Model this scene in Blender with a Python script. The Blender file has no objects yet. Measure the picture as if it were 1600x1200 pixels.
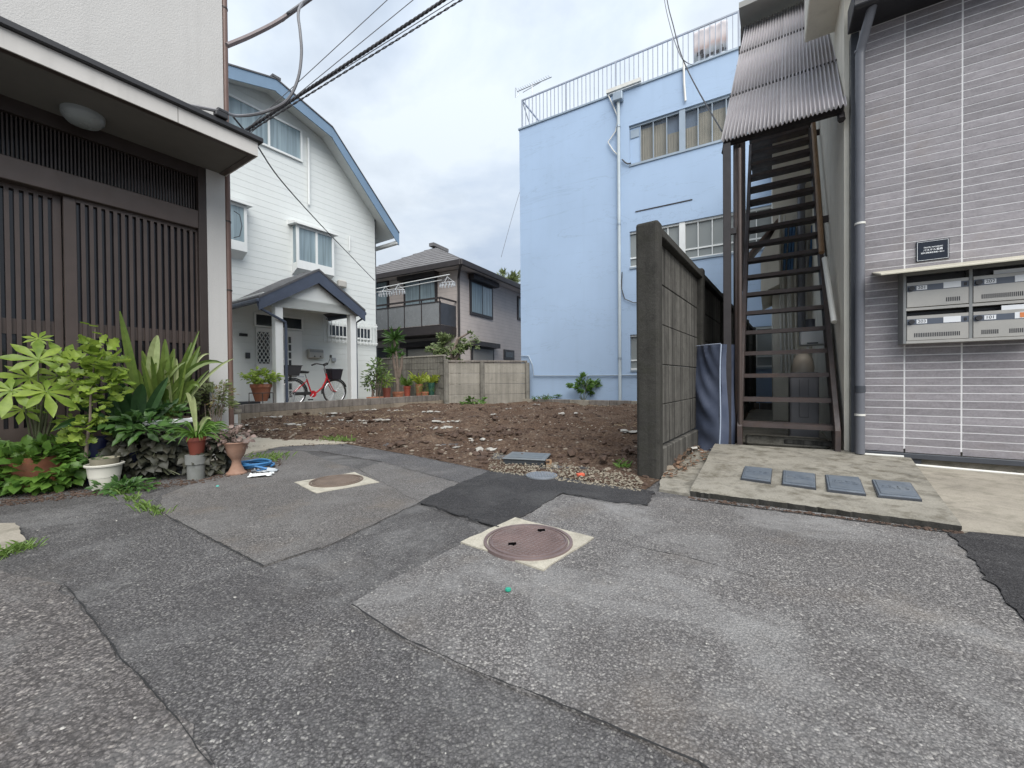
import bpy, bmesh, math, random
from mathutils import Vector, Matrix
import numpy as np

# ------------------------------------------------------------------ camera, world, sun, exposure
SC = bpy.context.scene
COL = SC.collection
rad = math.radians
CAMH, FPX = 0.80, 630.0
PITCH, ROLL = math.atan(6.7 / 630), rad(0.5)
cam_d = bpy.data.cameras.new("camera"); cam = bpy.data.objects.new("camera", cam_d); COL.objects.link(cam)
cam_d.sensor_width = 36.0; cam_d.lens = 36.0 * FPX / 1600; cam_d.clip_start = 0.05; cam_d.clip_end = 2000
_F = Vector((0, math.cos(PITCH), -math.sin(PITCH))); _R0 = Vector((1, 0, 0)); _U0 = _R0.cross(_F)
_R = _R0 * math.cos(ROLL) - _U0 * math.sin(ROLL); _U = _R0 * math.sin(ROLL) + _U0 * math.cos(ROLL)
CAM = Vector((0, 0, CAMH))
cam.matrix_world = Matrix(((_R.x, _U.x, -_F.x, 0), (_R.y, _U.y, -_F.y, 0), (_R.z, _U.z, -_F.z, CAMH), (0, 0, 0, 1)))
SC.camera = cam
SC.render.resolution_x, SC.render.resolution_y = 1024, 768
SC.view_settings.view_transform = 'Standard'; SC.view_settings.look = 'None'
SC.view_settings.exposure = 1.62; SC.view_settings.gamma = 1.0

SUN_EL, SUN_AZ = rad(50), rad(166)          # high behind the camera, hidden by cloud
world = bpy.data.worlds.new("World"); SC.world = world; world.use_nodes = True
wn, wl = world.node_tree.nodes, world.node_tree.links
wn.clear()
def wnode(t, **k):
    n = wn.new(t)
    for a, b in k.items(): setattr(n, a, b)
    return n
w_out = wnode('ShaderNodeOutputWorld'); w_bg = wnode('ShaderNodeBackground')
sky = wnode('ShaderNodeTexSky', sky_type='NISHITA', sun_disc=False)
sky.sun_elevation, sky.sun_rotation = SUN_EL, SUN_AZ
tc = wnode('ShaderNodeTexCoord')
sep = wnode('ShaderNodeSeparateXYZ'); wl.new(tc.outputs['Generated'], sep.inputs[0])
# project the view direction on a cloud layer so that the clouds flatten towards the horizon
zc = wnode('ShaderNodeMath', operation='MAXIMUM'); wl.new(sep.outputs['Z'], zc.inputs[0]); zc.inputs[1].default_value = 0.02
za = wnode('ShaderNodeMath', operation='ADD'); wl.new(zc.outputs[0], za.inputs[0]); za.inputs[1].default_value = 0.25
dv = wnode('ShaderNodeVectorMath', operation='DIVIDE'); wl.new(tc.outputs['Generated'], dv.inputs[0]); wl.new(za.outputs[0], dv.inputs[1])
n1 = wnode('ShaderNodeTexNoise'); n1.inputs['Scale'].default_value = 1.5; n1.inputs['Detail'].default_value = 9; n1.inputs['Roughness'].default_value = 0.55
n1.inputs['Distortion'].default_value = 0.2
wl.new(dv.outputs[0], n1.inputs['Vector'])
cr = wnode('ShaderNodeValToRGB')                      # cloud brightness
cr.color_ramp.elements[0].position = 0.40; cr.color_ramp.elements[0].color = (0.60, 0.71, 0.87, 1)
cr.color_ramp.elements[1].position = 0.60; cr.color_ramp.elements[1].color = (0.86, 0.945, 1.04, 1)
wl.new(n1.outputs['Fac'], cr.inputs[0])
# overcast luminance grows towards the zenith: (1 + 2 sin h) / 3
ov = wnode('ShaderNodeMath', operation='MULTIPLY_ADD'); wl.new(zc.outputs[0], ov.inputs[0]); ov.inputs[1].default_value = 0.55; ov.inputs[2].default_value = 0.86
cm = wnode('ShaderNodeVectorMath', operation='SCALE'); wl.new(cr.outputs[0], cm.inputs[0]); wl.new(ov.outputs[0], cm.inputs['Scale'])
sk = wnode('ShaderNodeVectorMath', operation='SCALE'); wl.new(sky.outputs[0], sk.inputs[0]); sk.inputs['Scale'].default_value = 0.10
n2 = wnode('ShaderNodeTexNoise'); n2.inputs['Scale'].default_value = 2.4; n2.inputs['Detail'].default_value = 6; wl.new(dv.outputs[0], n2.inputs['Vector'])
cov = wnode('ShaderNodeMapRange'); wl.new(n2.outputs['Fac'], cov.inputs[0])
cov.inputs[1].default_value = 0.33; cov.inputs[2].default_value = 0.52; cov.inputs[3].default_value = 0.72; cov.inputs[4].default_value = 0.97
mx = wnode('ShaderNodeMix', data_type='RGBA'); wl.new(cov.outputs[0], mx.inputs['Factor'])
wl.new(sk.outputs[0], mx.inputs['A']); wl.new(cm.outputs[0], mx.inputs['B'])
wl.new(mx.outputs['Result'], w_bg.inputs['Color']); w_bg.inputs['Strength'].default_value = 0.30
wl.new(w_bg.outputs[0], w_out.inputs[0])

sun_d = bpy.data.lights.new("sun", 'SUN'); sun_d.energy = 1.5; sun_d.angle = rad(60); sun_d.color = (1.0, 0.97, 0.93)
sun = bpy.data.objects.new("sun", sun_d); COL.objects.link(sun)
sdir = Vector((math.sin(SUN_AZ) * math.cos(SUN_EL), math.cos(SUN_AZ) * math.cos(SUN_EL), math.sin(SUN_EL)))
sun.rotation_euler = sdir.to_track_quat('Z', 'Y').to_euler()

# ------------------------------------------------------------------ helpers
RNG = random.Random(7)
def ray(x, y): return (_F + _R * ((x - 800) / FPX) + _U * ((600 - y) / FPX))
def gp(x, y, z=0.0):
    d = ray(x, y); t = (z - CAMH) / d.z
    return CAM + d * t
def at(x, y, Y):
    d = ray(x, y); return CAM + d * (Y / d.y)
class Frame:
    """a vertical facade: local x along it, local y into depth, z up"""
    def __init__(s, phi, org):
        s.phi = phi; s.o = Vector((org[0], org[1], 0)); c, n = math.cos(phi), math.sin(phi)
        s.X = Vector((c, n, 0)); s.Y = Vector((-n, c, 0))
    def px(s, x, y, ly=0.0):
        d = ray(x, y); t = ((s.o - CAM).dot(s.Y) + ly) / d.dot(s.Y); p = CAM + d * t
        return (p - s.o).dot(s.X), p.z
    def x(s, x, y, ly=0.0): return s.px(x, y, ly)[0]
    def z(s, x, y, ly=0.0): return s.px(x, y, ly)[1]
    def w(s, lx, ly, z): return s.o + s.X * lx + s.Y * ly + Vector((0, 0, z))
    def loc(s, p): q = Vector(p) - s.o; return (q.dot(s.X), q.dot(s.Y), q.z)
    def shifted(s, lx, ly=0): return Frame(s.phi, s.w(lx, ly, 0))
def frameD(phi, D): return Frame(phi, (-math.sin(phi) * D, math.cos(phi) * D))

class MB:
    def __init__(s): s.v = []; s.f = []; s.m = []
    def add(s, vs, fs, m=0):
        o = len(s.v); s.v += [tuple(v) for v in vs]
        for f in fs: s.f.append(tuple(i + o for i in f)); s.m.append(m)
        return s
    def box(s, x0, x1, y0, y1, z0, z1, m=0):
        return s.hexa([(x0, y0, z0), (x1, y0, z0), (x1, y1, z0), (x0, y1, z0), (x0, y0, z1), (x1, y0, z1), (x1, y1, z1), (x0, y1, z1)], m)
    def hexa(s, p, m=0):
        return s.add(p, [(3, 2, 1, 0), (4, 5, 6, 7), (0, 1, 5, 4), (1, 2, 6, 5), (2, 3, 7, 6), (3, 0, 4, 7)], m)
    def quad(s, a, b, c, d, m=0): return s.add([a, b, c, d], [(0, 1, 2, 3)], m)
    def prism(s, poly, fn, a, b, m=0):
        """poly 2d, fn(p, t) -> 3d; extruded from t=a to t=b"""
        n = len(poly)
        vs = [fn(p, a) for p in poly] + [fn(p, b) for p in poly]
        fs = [tuple(range(n - 1, -1, -1)), tuple(range(n, 2 * n))] + [(i, (i + 1) % n, n + (i + 1) % n, n + i) for i in range(n)]
        return s.add(vs, fs, m)
    def xz(s, poly, y0, y1, m=0): return s.prism(poly, lambda p, t: (p[0], t, p[1]), y1, y0, m)
    def yz(s, poly, x0, x1, m=0): return s.prism(poly, lambda p, t: (t, p[0], p[1]), x0, x1, m)
    def xy(s, poly, z0, z1, m=0): return s.prism(poly, lambda p, t: (p[0], p[1], t), z0, z1, m)
    def tube(s, path, r, n=8, m=0, closed=False):
        path = [Vector(p) for p in path]; k = len(path); rs = r if isinstance(r, (list, tuple)) else [r] * k
        vs = []; up = Vector((0, 0, 1)); prev = None
        for i, p in enumerate(path):
            if closed: t = path[(i + 1) % k] - path[i - 1]
            else: t = path[min(i + 1, k - 1)] - path[max(i - 1, 0)]
            t.normalize()
            if prev is None:
                a = t.cross(up)
                if a.length < 1e-3: a = t.cross(Vector((1, 0, 0)))
            else: a = prev - t * prev.dot(t)
            a.normalize(); prev = a; b = t.cross(a)
            for j in range(n):
                an = 2 * math.pi * j / n; vs.append(p + (a * math.cos(an) + b * math.sin(an)) * rs[i])
        fs = []
        for i in range(k if closed else k - 1):
            for j in range(n):
                i2 = (i + 1) % k; fs.append((i * n + j, i * n + (j + 1) % n, i2 * n + (j + 1) % n, i2 * n + j))
        if not closed: fs += [tuple(range(n - 1, -1, -1)), tuple((k - 1) * n + j for j in range(n))]
        return s.add(vs, fs, m)
    def lathe(s, prof, c=(0, 0, 0), n=20, m=0, sq=1.0, caps=True):
        vs = []; k = len(prof)
        for r, z in prof:
            for j in range(n):
                an = 2 * math.pi * j / n; vs.append((c[0] + r * math.cos(an), c[1] + r * sq * math.sin(an), c[2] + z))
        fs = [(i * n + j, i * n + (j + 1) % n, (i + 1) * n + (j + 1) % n, (i + 1) * n + j) for i in range(k - 1) for j in range(n)]
        if caps and prof[0][0] > 1e-4: fs.append(tuple(range(n - 1, -1, -1)))
        if caps and prof[-1][0] > 1e-4: fs.append(tuple((k - 1) * n + j for j in range(n)))
        return s.add(vs, fs, m)
    def mesh(s, name, mats, smooth=False):
        me = bpy.data.meshes.new(name); me.from_pydata(s.v, [], s.f)
        if not isinstance(mats, (list, tuple)): mats = [mats]
        for mt in mats: me.materials.append(mt)
        if len(mats) > 1: me.polygons.foreach_set('material_index', s.m)
        if smooth: me.polygons.foreach_set('use_smooth', [True] * len(me.polygons))
        me.update(); return me
    def build(s, name, mats, parent=None, smooth=False, bevel=0, seg=1, recalc=True):
        me = s.mesh(name, mats, smooth)
        if recalc:
            bm = bmesh.new(); bm.from_mesh(me); bmesh.ops.recalc_face_normals(bm, faces=bm.faces[:]); bm.to_mesh(me); bm.free()
        return link(name, me, parent, bevel, seg, smooth)
def link(name, me, parent=None, bevel=0, seg=1, smooth=False):
    o = bpy.data.objects.new(name, me); COL.objects.link(o)
    if parent is not None: o.parent = parent
    if bevel:
        md = o.modifiers.new('bevel', 'BEVEL'); md.width = bevel; md.segments = seg; md.limit_method = 'ANGLE'; md.angle_limit = rad(40)
        md.harden_normals = False
    if smooth:
        try: me.set_sharp_from_angle(angle=rad(42))
        except Exception: pass
    return o
def tag(o, label=None, cat=None, group=None, kind=None):
    if label: o['label'] = label
    if cat: o['category'] = cat
    if group: o['group'] = group
    if kind: o['kind'] = kind
    return o
def empty(name, loc, rz=0.0):
    o = bpy.data.objects.new(name, None); COL.objects.link(o); o.location = loc; o.rotation_euler = (0, 0, rz); o.empty_display_size = 0.1
    return o
def thing(name, label, cat, fr=None, loc=(0, 0, 0), rz=0.0, group=None):
    if fr is not None: loc, rz = fr.o, fr.phi
    return tag(empty(name, loc, rz), label, cat, group)
def struct(o): o['kind'] = 'structure'; return o
def stuff(o): o['kind'] = 'stuff'; return o
def copy_tree(o, parent=None):
    c = o.copy(); COL.objects.link(c); c.parent = parent
    for ch in list(o.children): copy_tree(ch, c)
    return c

# ------------------------------------------------------------------ materials
def ramp_node(nt, fac, stops):
    r = nt.nodes.new('ShaderNodeValToRGB'); nt.links.new(fac, r.inputs[0]); e = r.color_ramp.elements
    while len(e) < len(stops): e.new(0.5)
    for i, (p, c) in enumerate(stops):
        e[i].position = p; e[i].color = (c[0], c[1], c[2], 1)
    return r.outputs[0]
def noise_node(nt, vec, scale, detail=4, rough=0.55, dist=0.0, out='Fac'):
    n = nt.nodes.new('ShaderNodeTexNoise'); n.inputs['Scale'].default_value = scale; n.inputs['Detail'].default_value = detail
    n.inputs['Roughness'].default_value = rough; n.inputs['Distortion'].default_value = dist
    if vec is not None: nt.links.new(vec, n.inputs['Vector'])
    return n.outputs[out]
def mixc(nt, fac, a, b, mode='MIX'):
    m = nt.nodes.new('ShaderNodeMix'); m.data_type = 'RGBA'; m.blend_type = mode
    for s, v in (('Factor', fac), ('A', a), ('B', b)):
        if isinstance(v, (int, float)): m.inputs[s].default_value = v
        elif isinstance(v, (tuple, list)): m.inputs[s].default_value = (v[0], v[1], v[2], 1)
        else: nt.links.new(v, m.inputs[s])
    return m.outputs['Result']
def maprange(nt, v, a, b, c, d):
    m = nt.nodes.new('ShaderNodeMapRange'); nt.links.new(v, m.inputs[0])
    for i, q in enumerate((a, b, c, d)): m.inputs[i + 1].default_value = q
    return m.outputs[0]
def math_node(nt, op, a, b=0.0):
    m = nt.nodes.new('ShaderNodeMath'); m.operation = op
    for i, v in enumerate((a, b)):
        if isinstance(v, (int, float)): m.inputs[i].default_value = v
        else: nt.links.new(v, m.inputs[i])
    return m.outputs[0]
def coords(nt, kind='Object', scale=(1, 1, 1)):
    t = nt.nodes.new('ShaderNodeTexCoord'); o = t.outputs[kind]
    if scale != (1, 1, 1):
        m = nt.nodes.new('ShaderNodeMapping'); m.inputs['Scale'].default_value = scale; nt.links.new(o, m.inputs[0]); o = m.outputs[0]
    return o
def world_pos(nt, scale=(1, 1, 1)):
    g = nt.nodes.new('ShaderNodeNewGeometry'); o = g.outputs['Position']
    if scale != (1, 1, 1):
        m = nt.nodes.new('ShaderNodeMapping'); m.inputs['Scale'].default_value = scale; nt.links.new(o, m.inputs[0]); o = m.outputs[0]
    return o
def bump(nt, h, strength, dist, prev=None):
    b = nt.nodes.new('ShaderNodeBump'); b.inputs['Strength'].default_value = strength; b.inputs['Distance'].default_value = dist
    nt.links.new(h, b.inputs['Height'])
    if prev is not None: nt.links.new(prev, b.inputs['Normal'])
    return b.outputs[0]
def newmat(name):
    m = bpy.data.materials.new(name); m.use_nodes = True; nt = m.node_tree; return m, nt, nt.nodes['Principled BSDF']
def sc(c, k): return tuple(min(1, q * k) for q in c)
def basic(name, col, rough=0.6, var=0.12, nscale=3.0, bscale=0, bstr=0.2, bdist=0.004, metal=0.0, streak=0.0, streak_col=None,
          objrand=0.0, fine=0.0, spec=0.5, stain=0.0, stain_col=None, stain_scale=1.2):
    """paint, plaster, metal, plastic: colour with soft mottling, optional vertical run marks, stains and fine bump"""
    m, nt, b = newmat(name); P = world_pos(nt)
    c = ramp_node(nt, noise_node(nt, P, nscale, 6, 0.6), [(0.3, sc(col, 1 - var)), (0.7, sc(col, 1 + var))])
    if fine: c = mixc(nt, fine, c, ramp_node(nt, noise_node(nt, P, 160, 3, 0.6), [(0.35, sc(col, 0.55)), (0.65, sc(col, 1.4))]))
    if streak:
        S = world_pos(nt, (9, 9, 0.35)); f = maprange(nt, noise_node(nt, S, 1.0, 5, 0.6), 0.5, 0.75, 0, streak)
        c = mixc(nt, f, c, streak_col or sc(col, 0.45))
    if stain:
        f = maprange(nt, noise_node(nt, P, stain_scale, 7, 0.65, 0.4), 0.5, 0.72, 0, stain)
        c = mixc(nt, f, c, stain_col or sc(col, 0.5))
    if objrand:
        oi = nt.nodes.new('ShaderNodeObjectInfo'); f = maprange(nt, oi.outputs['Random'], 0, 1, 1 - objrand, 1 + objrand)
        hs = nt.nodes.new('ShaderNodeHueSaturation'); nt.links.new(f, hs.inputs['Value']); nt.links.new(c, hs.inputs['Color']); c = hs.outputs[0]
    nt.links.new(c, b.inputs['Base Color'])
    rr = maprange(nt, noise_node(nt, P, nscale * 2.5, 4), 0.3, 0.7, max(0.03, rough - 0.08), min(1, rough + 0.08)); nt.links.new(rr, b.inputs['Roughness'])
    b.inputs['Metallic'].default_value = metal; b.inputs['Specular IOR Level'].default_value = spec
    if bscale: nt.links.new(bump(nt, noise_node(nt, P, bscale, 5, 0.6), bstr, bdist), b.inputs['Normal'])
    return m
def glassmat(name, tint=(0.03, 0.035, 0.04), rough=0.06, spec=0.5):
    """window pane: dark room behind, sky reflected"""
    m, nt, b = newmat(name); b.inputs['Base Color'].default_value = (*tint, 1); P = world_pos(nt)
    b.inputs['Roughness'].default_value = rough; b.inputs['Specular IOR Level'].default_value = spec
    nt.links.new(bump(nt, noise_node(nt, P, 1.3, 2), 0.05, 0.02), b.inputs['Normal'])
    return m
def leafmat(name, c1, c2, back=0.35, rough=0.42, vein=False, spec=0.4):
    m, nt, b = newmat(name); g = nt.nodes.new('ShaderNodeNewGeometry')
    oi = nt.nodes.new('ShaderNodeObjectInfo')
    f = math_node(nt, 'FRACT', math_node(nt, 'ADD', g.outputs['Random Per Island'], oi.outputs['Random']))
    c = ramp_node(nt, f, [(0.0, c1), (1.0, c2)])
    c = mixc(nt, 0.35, c, ramp_node(nt, noise_node(nt, world_pos(nt), 25, 3), [(0.3, sc(c1, 0.8)), (0.7, sc(c2, 1.15))]))
    nt.links.new(c, b.inputs['Base Color']); b.inputs['Roughness'].default_value = rough; b.inputs['Specular IOR Level'].default_value = spec
    tr = nt.nodes.new('ShaderNodeBsdfTranslucent'); nt.links.new(c, tr.inputs[0])
    ms = nt.nodes.new('ShaderNodeMixShader'); ms.inputs[0].default_value = back
    nt.links.new(b.outputs[0], ms.inputs[1]); nt.links.new(tr.outputs[0], ms.inputs[2])
    nt.links.new(ms.outputs[0], nt.nodes['Material Output'].inputs[0])
    return m
def asphalt(name, col, light, speck=0.5, stain=0.5, bs=0.8, stone=105.0, warm=0.15, seed=0.0, dusty=0.3):
    col = (col[0] * 0.955, col[1] * 0.915, col[2] * 0.91); light = (light[0] * 1.0, light[1] * 0.98, light[2] * 0.96)
    """bituminous paving: graded stones in binder, worn pale tracks, damp dark marks"""
    m, nt, b = newmat(name); P = world_pos(nt)
    mp = nt.nodes.new('ShaderNodeMapping'); mp.inputs['Location'].default_value = (seed, seed * 0.7, 0); nt.links.new(P, mp.inputs[0]); P = mp.outputs[0]
    dis = nt.nodes.new('ShaderNodeVectorMath'); dis.operation = 'MULTIPLY_ADD'
    nt.links.new(noise_node(nt, P, 90, 2, 0.6, 0, 'Color'), dis.inputs[0]); dis.inputs[1].default_value = (0.010, 0.010, 0.010); nt.links.new(P, dis.inputs[2])
    v1 = nt.nodes.new('ShaderNodeTexVoronoi'); v1.inputs['Scale'].default_value = stone; nt.links.new(dis.outputs[0], v1.inputs['Vector'])
    s1 = nt.nodes.new('ShaderNodeSeparateColor'); nt.links.new(v1.outputs['Color'], s1.inputs[0])
    v3 = nt.nodes.new('ShaderNodeTexVoronoi'); v3.inputs['Scale'].default_value = stone * 2.3; nt.links.new(dis.outputs[0], v3.inputs['Vector'])
    s3 = nt.nodes.new('ShaderNodeSeparateColor'); nt.links.new(v3.outputs['Color'], s3.inputs[0])
    c1 = ramp_node(nt, s1.outputs[0], [(0.0, sc(col, 0.45)), (0.35, sc(col, 0.85)), (0.72, sc(col, 1.3)), (0.92, light), (1.0, sc(light, 1.5))])
    c3 = ramp_node(nt, s3.outputs[0], [(0.0, sc(col, 0.3)), (0.5, col), (0.85, sc(col, 1.6)), (1.0, sc(light, 1.3))])
    c = mixc(nt, maprange(nt, noise_node(nt, P, 6.0, 4, 0.6), 0.35, 0.65, 0.15, 0.85), c1, c3)
    edge = maprange(nt, v1.outputs['Distance'], 0.35, 0.7, 0.0, 0.75)
    c = mixc(nt, edge, c, sc(col, 0.35))
    big = math_node(nt, 'MULTIPLY', math_node(nt, 'GREATER_THAN', s1.outputs[1], 0.988), math_node(nt, 'LESS_THAN', v1.outputs['Distance'], 0.42))
    c = mixc(nt, math_node(nt, 'MULTIPLY', big, speck), c, (0.46, 0.44, 0.40))
    f = maprange(nt, noise_node(nt, P, 0.8, 6, 0.62, 0.6), 0.40, 0.66, 0, stain); c = mixc(nt, f, c, sc(col, 0.45), 'MIX')
    f = maprange(nt, noise_node(nt, P, 1.5, 8, 0.72, 0.5), 0.48, 0.68, 0, dusty); c = mixc(nt, f, c, (0.33, 0.325, 0.315))
    f = maprange(nt, noise_node(nt, P, 4.2, 6, 0.7, 0.8), 0.60, 0.72, 0, stain); c = mixc(nt, f, c, sc(col, 0.4))
    f = maprange(nt, noise_node(nt, P, 2.1, 4, 0.6), 0.55, 0.74, 0, warm); c = mixc(nt, f, c, (0.21, 0.165, 0.12))
    nt.links.new(c, b.inputs['Base Color'])
    nt.links.new(maprange(nt, s1.outputs[2], 0, 1, 0.65, 0.95), b.inputs['Roughness']); b.inputs['Specular IOR Level'].default_value = 0.3
    h = math_node(nt, 'ADD', math_node(nt, 'MULTIPLY', math_node(nt, 'SUBTRACT', 1.0, v1.outputs['Distance']), 0.6), math_node(nt, 'ADD', math_node(nt, 'MULTIPLY', s1.outputs[2], 0.4), math_node(nt, 'MULTIPLY', s3.outputs[2], 0.25)))
    nb = bump(nt, h, bs, 0.008); nb = bump(nt, noise_node(nt, P, 7, 3), 0.35, 0.02, nb)
    nt.links.new(nb, b.inputs['Normal'])
    return m
def concrete(name, col, dark=0.5, moss=0.0, streak=0.0, nscale=2.0, bs=0.35, fine=0.25, moss_col=(0.06, 0.06, 0.035), grime=0.6, objrand=0.0):
    m, nt, b = newmat(name); P = world_pos(nt)
    c = ramp_node(nt, noise_node(nt, P, nscale, 8, 0.65, 0.3), [(0.28, sc(col, 1 - dark)), (0.5, col), (0.75, sc(col, 1.22))])
    c = mixc(nt, fine, c, ramp_node(nt, noise_node(nt, P, 130, 3), [(0.3, sc(col, 0.45)), (0.7, sc(col, 1.5))]))
    f = maprange(nt, noise_node(nt, P, 5.5, 8, 0.7, 0.6), 0.52, 0.72, 0, grime); c = mixc(nt, f, c, sc(col, 0.3))
    if moss: c = mixc(nt, maprange(nt, noise_node(nt, P, 8, 6, 0.7), 0.48, 0.66, 0, moss), c, moss_col)
    if streak:
        S = world_pos(nt, (14, 14, 0.5)); c = mixc(nt, maprange(nt, noise_node(nt, S, 1, 6, 0.6), 0.42, 0.68, 0, streak), c, sc(col, 0.16))
    if objrand:
        oi = nt.nodes.new('ShaderNodeObjectInfo'); f = maprange(nt, oi.outputs['Random'], 0, 1, 1 - objrand, 1 + objrand)
        hs = nt.nodes.new('ShaderNodeHueSaturation'); nt.links.new(f, hs.inputs['Value']); nt.links.new(c, hs.inputs['Color']); c = hs.outputs[0]
    nt.links.new(c, b.inputs['Base Color']); b.inputs['Roughness'].default_value = 0.92; b.inputs['Specular IOR Level'].default_value = 0.25
    nb = bump(nt, noise_node(nt, P, 45, 6, 0.65), bs, 0.006); nt.links.new(nb, b.inputs['Normal'])
    return m
# ------------------------------------------------------------------ shared materials
M = {}
M['road'] = asphalt('road_asphalt', (0.128, 0.127, 0.127), (0.27, 0.265, 0.25), 0.5, 0.65, 0.8, 125, 0.10, 0.0, 0.35)
M['road_light'] = asphalt('light_asphalt', (0.195, 0.192, 0.187), (0.35, 0.34, 0.32), 0.5, 0.35, 0.75, 125, 0.22, 3.1, 0.52)
M['road_mid'] = asphalt('mid_asphalt', (0.165, 0.160, 0.152), (0.27, 0.26, 0.245), 0.4, 0.40, 0.6, 140, 0.28, 7.7, 0.2)
M['road_strip'] = asphalt('strip_asphalt', (0.120, 0.120, 0.122), (0.20, 0.20, 0.20), 0.3, 0.3, 0.5, 140, 0.1, 9.7, 0.2)
M['road_pale'] = asphalt('pale_asphalt', (0.165, 0.162, 0.155), (0.26, 0.25, 0.24), 0.3, 0.2, 0.5, 140, 0.15, 12.7, 0.2)
M['road_left'] = asphalt('left_asphalt', (0.145, 0.138, 0.133), (0.29, 0.27, 0.25), 0.6, 0.35, 0.85, 105, 0.35, 5.3, 0.3)
M['road_new'] = asphalt('new_asphalt', (0.048, 0.048, 0.050), (0.10, 0.10, 0.10), 0.15, 0.25, 0.6, 150, 0.03, 1.9, 0.12)
M['tar'] = basic('tar', (0.018, 0.018, 0.018), 0.8, 0.3, 20, 60, 0.4)
M['apron'] = concrete('apron_concrete', (0.255, 0.238, 0.200), 0.45, 0.75, 0, 2.2, 0.5, 0.35, (0.090, 0.078, 0.055), 0.85)
M['pave'] = concrete('pavement_concrete', (0.31, 0.28, 0.23), 0.35, 0.35, 0, 2.0, 0.3, 0.25)
M['path'] = concrete('path_concrete', (0.37, 0.335, 0.27), 0.2, 0.0, 0, 1.8, 0.25, 0.2, grime=0.35)
M['old_conc'] = concrete('weathered_concrete', (0.130, 0.124, 0.111), 0.45, 0.35, 0.92, 2.0, 0.4, 0.3, (0.05, 0.048, 0.04), 0.7, 0.12)
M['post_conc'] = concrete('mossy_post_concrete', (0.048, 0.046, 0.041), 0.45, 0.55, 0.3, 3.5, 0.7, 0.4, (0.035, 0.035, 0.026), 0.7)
M['frame_conc'] = concrete('cover_frame_concrete', (0.42, 0.39, 0.32), 0.35, 0.3, 0, 5, 0.4, 0.3, (0.16, 0.14, 0.11), 0.6)
M['block'] = concrete('kerb_block', (0.235, 0.21, 0.185), 0.35, 0.3, 0.5, 2.5, 0.4, 0.3, (0.06, 0.05, 0.04), 0.5, 0.15)
M['block_low'] = concrete('kerb_block_low', (0.28, 0.235, 0.18), 0.3, 0.2, 0.2, 2.5, 0.4, 0.3, (0.07, 0.055, 0.04), 0.5, 0.15)
M['soil'] = None
def soilmat():
    m, nt, b = newmat('soil'); P = world_pos(nt)
    c = ramp_node(nt, noise_node(nt, P, 1.6, 9, 0.72, 0.4), [(0.33, (0.050, 0.028, 0.018)), (0.5, (0.098, 0.066, 0.049)), (0.68, (0.24, 0.185, 0.14))])
    c = mixc(nt, 0.6, c, ramp_node(nt, noise_node(nt, P, 38, 5, 0.7), [(0.32, (0.026, 0.015, 0.010)), (0.5, (0.12, 0.076, 0.052)), (0.72, (0.28, 0.21, 0.15))]))
    v = nt.nodes.new('ShaderNodeTexVoronoi'); v.inputs['Scale'].default_value = 26; nt.links.new(P, v.inputs['Vector'])
    s = nt.nodes.new('ShaderNodeSeparateColor'); nt.links.new(v.outputs['Color'], s.inputs[0])
    f = math_node(nt, 'MULTIPLY', math_node(nt, 'GREATER_THAN', s.outputs[0], 0.90), math_node(nt, 'LESS_THAN', v.outputs['Distance'], 0.36))
    f = math_node(nt, 'MULTIPLY', f, maprange(nt, noise_node(nt, P, 0.9, 4), 0.42, 0.6, 0.15, 0.9))
    c = mixc(nt, f, c, (0.40, 0.36, 0.30)); nt.links.new(c, b.inputs['Base Color'])
    b.inputs['Roughness'].default_value = 0.95; b.inputs['Specular IOR Level'].default_value = 0.15
    nt.links.new(bump(nt, noise_node(nt, P, 22, 8, 0.75), 0.9, 0.05), b.inputs['Normal'])
    return m
M['soil'] = soilmat()
M['stone'] = concrete('rubble_stone', (0.22, 0.185, 0.145), 0.5, 0, 0, 14, 0.4, 0.2)
M['stone_pale'] = concrete('pale_rubble', (0.40, 0.385, 0.35), 0.45, 0, 0, 9, 0.4, 0.2)
M['clod'] = concrete('clod', (0.086, 0.058, 0.044), 0.5, 0, 0, 16, 0.6, 0.3)
M['gravel'] = concrete('gravel_stone', (0.25, 0.22, 0.17), 0.55, 0, 0, 40, 0.4, 0.2)
M['brown_pipe'] = basic('brown_pipe', (0.165, 0.100, 0.080), 0.45, 0.15, 4, streak=0.3)
M['grey_pvc'] = basic('grey_pvc', (0.135, 0.14, 0.158), 0.4, 0.1, 4, streak=0.25)
M['white_pvc'] = basic('white_pvc', (0.66, 0.65, 0.60), 0.4, 0.08, 4)
M['black_metal'] = basic('black_metal', (0.022, 0.022, 0.025), 0.45, 0.2, 6)
M['dark_metal'] = basic('dark_grey_metal', (0.05, 0.055, 0.065), 0.4, 0.15, 5)
M['wire'] = basic('wire_black', (0.055, 0.055, 0.06), 0.6, 0.1, 6)
M['wire_grey'] = basic('wire_grey', (0.16, 0.16, 0.17), 0.6, 0.1, 6)
M['alu'] = basic('aluminium', (0.52, 0.53, 0.54), 0.35, 0.08, 6, metal=0.6)
M['white_paint'] = basic('white_paint', (0.74, 0.755, 0.74), 0.5, 0.04, 2, streak=0.08)
M['glass'] = glassmat('dark_glass')
M['glass_sky'] = glassmat('window_glass', (0.07, 0.085, 0.095), 0.08)
M['terracotta'] = basic('terracotta', (0.30, 0.115, 0.062), 0.8, 0.2, 9, 60, 0.2, stain=0.4, stain_col=(0.34, 0.26, 0.19), stain_scale=6)

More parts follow.
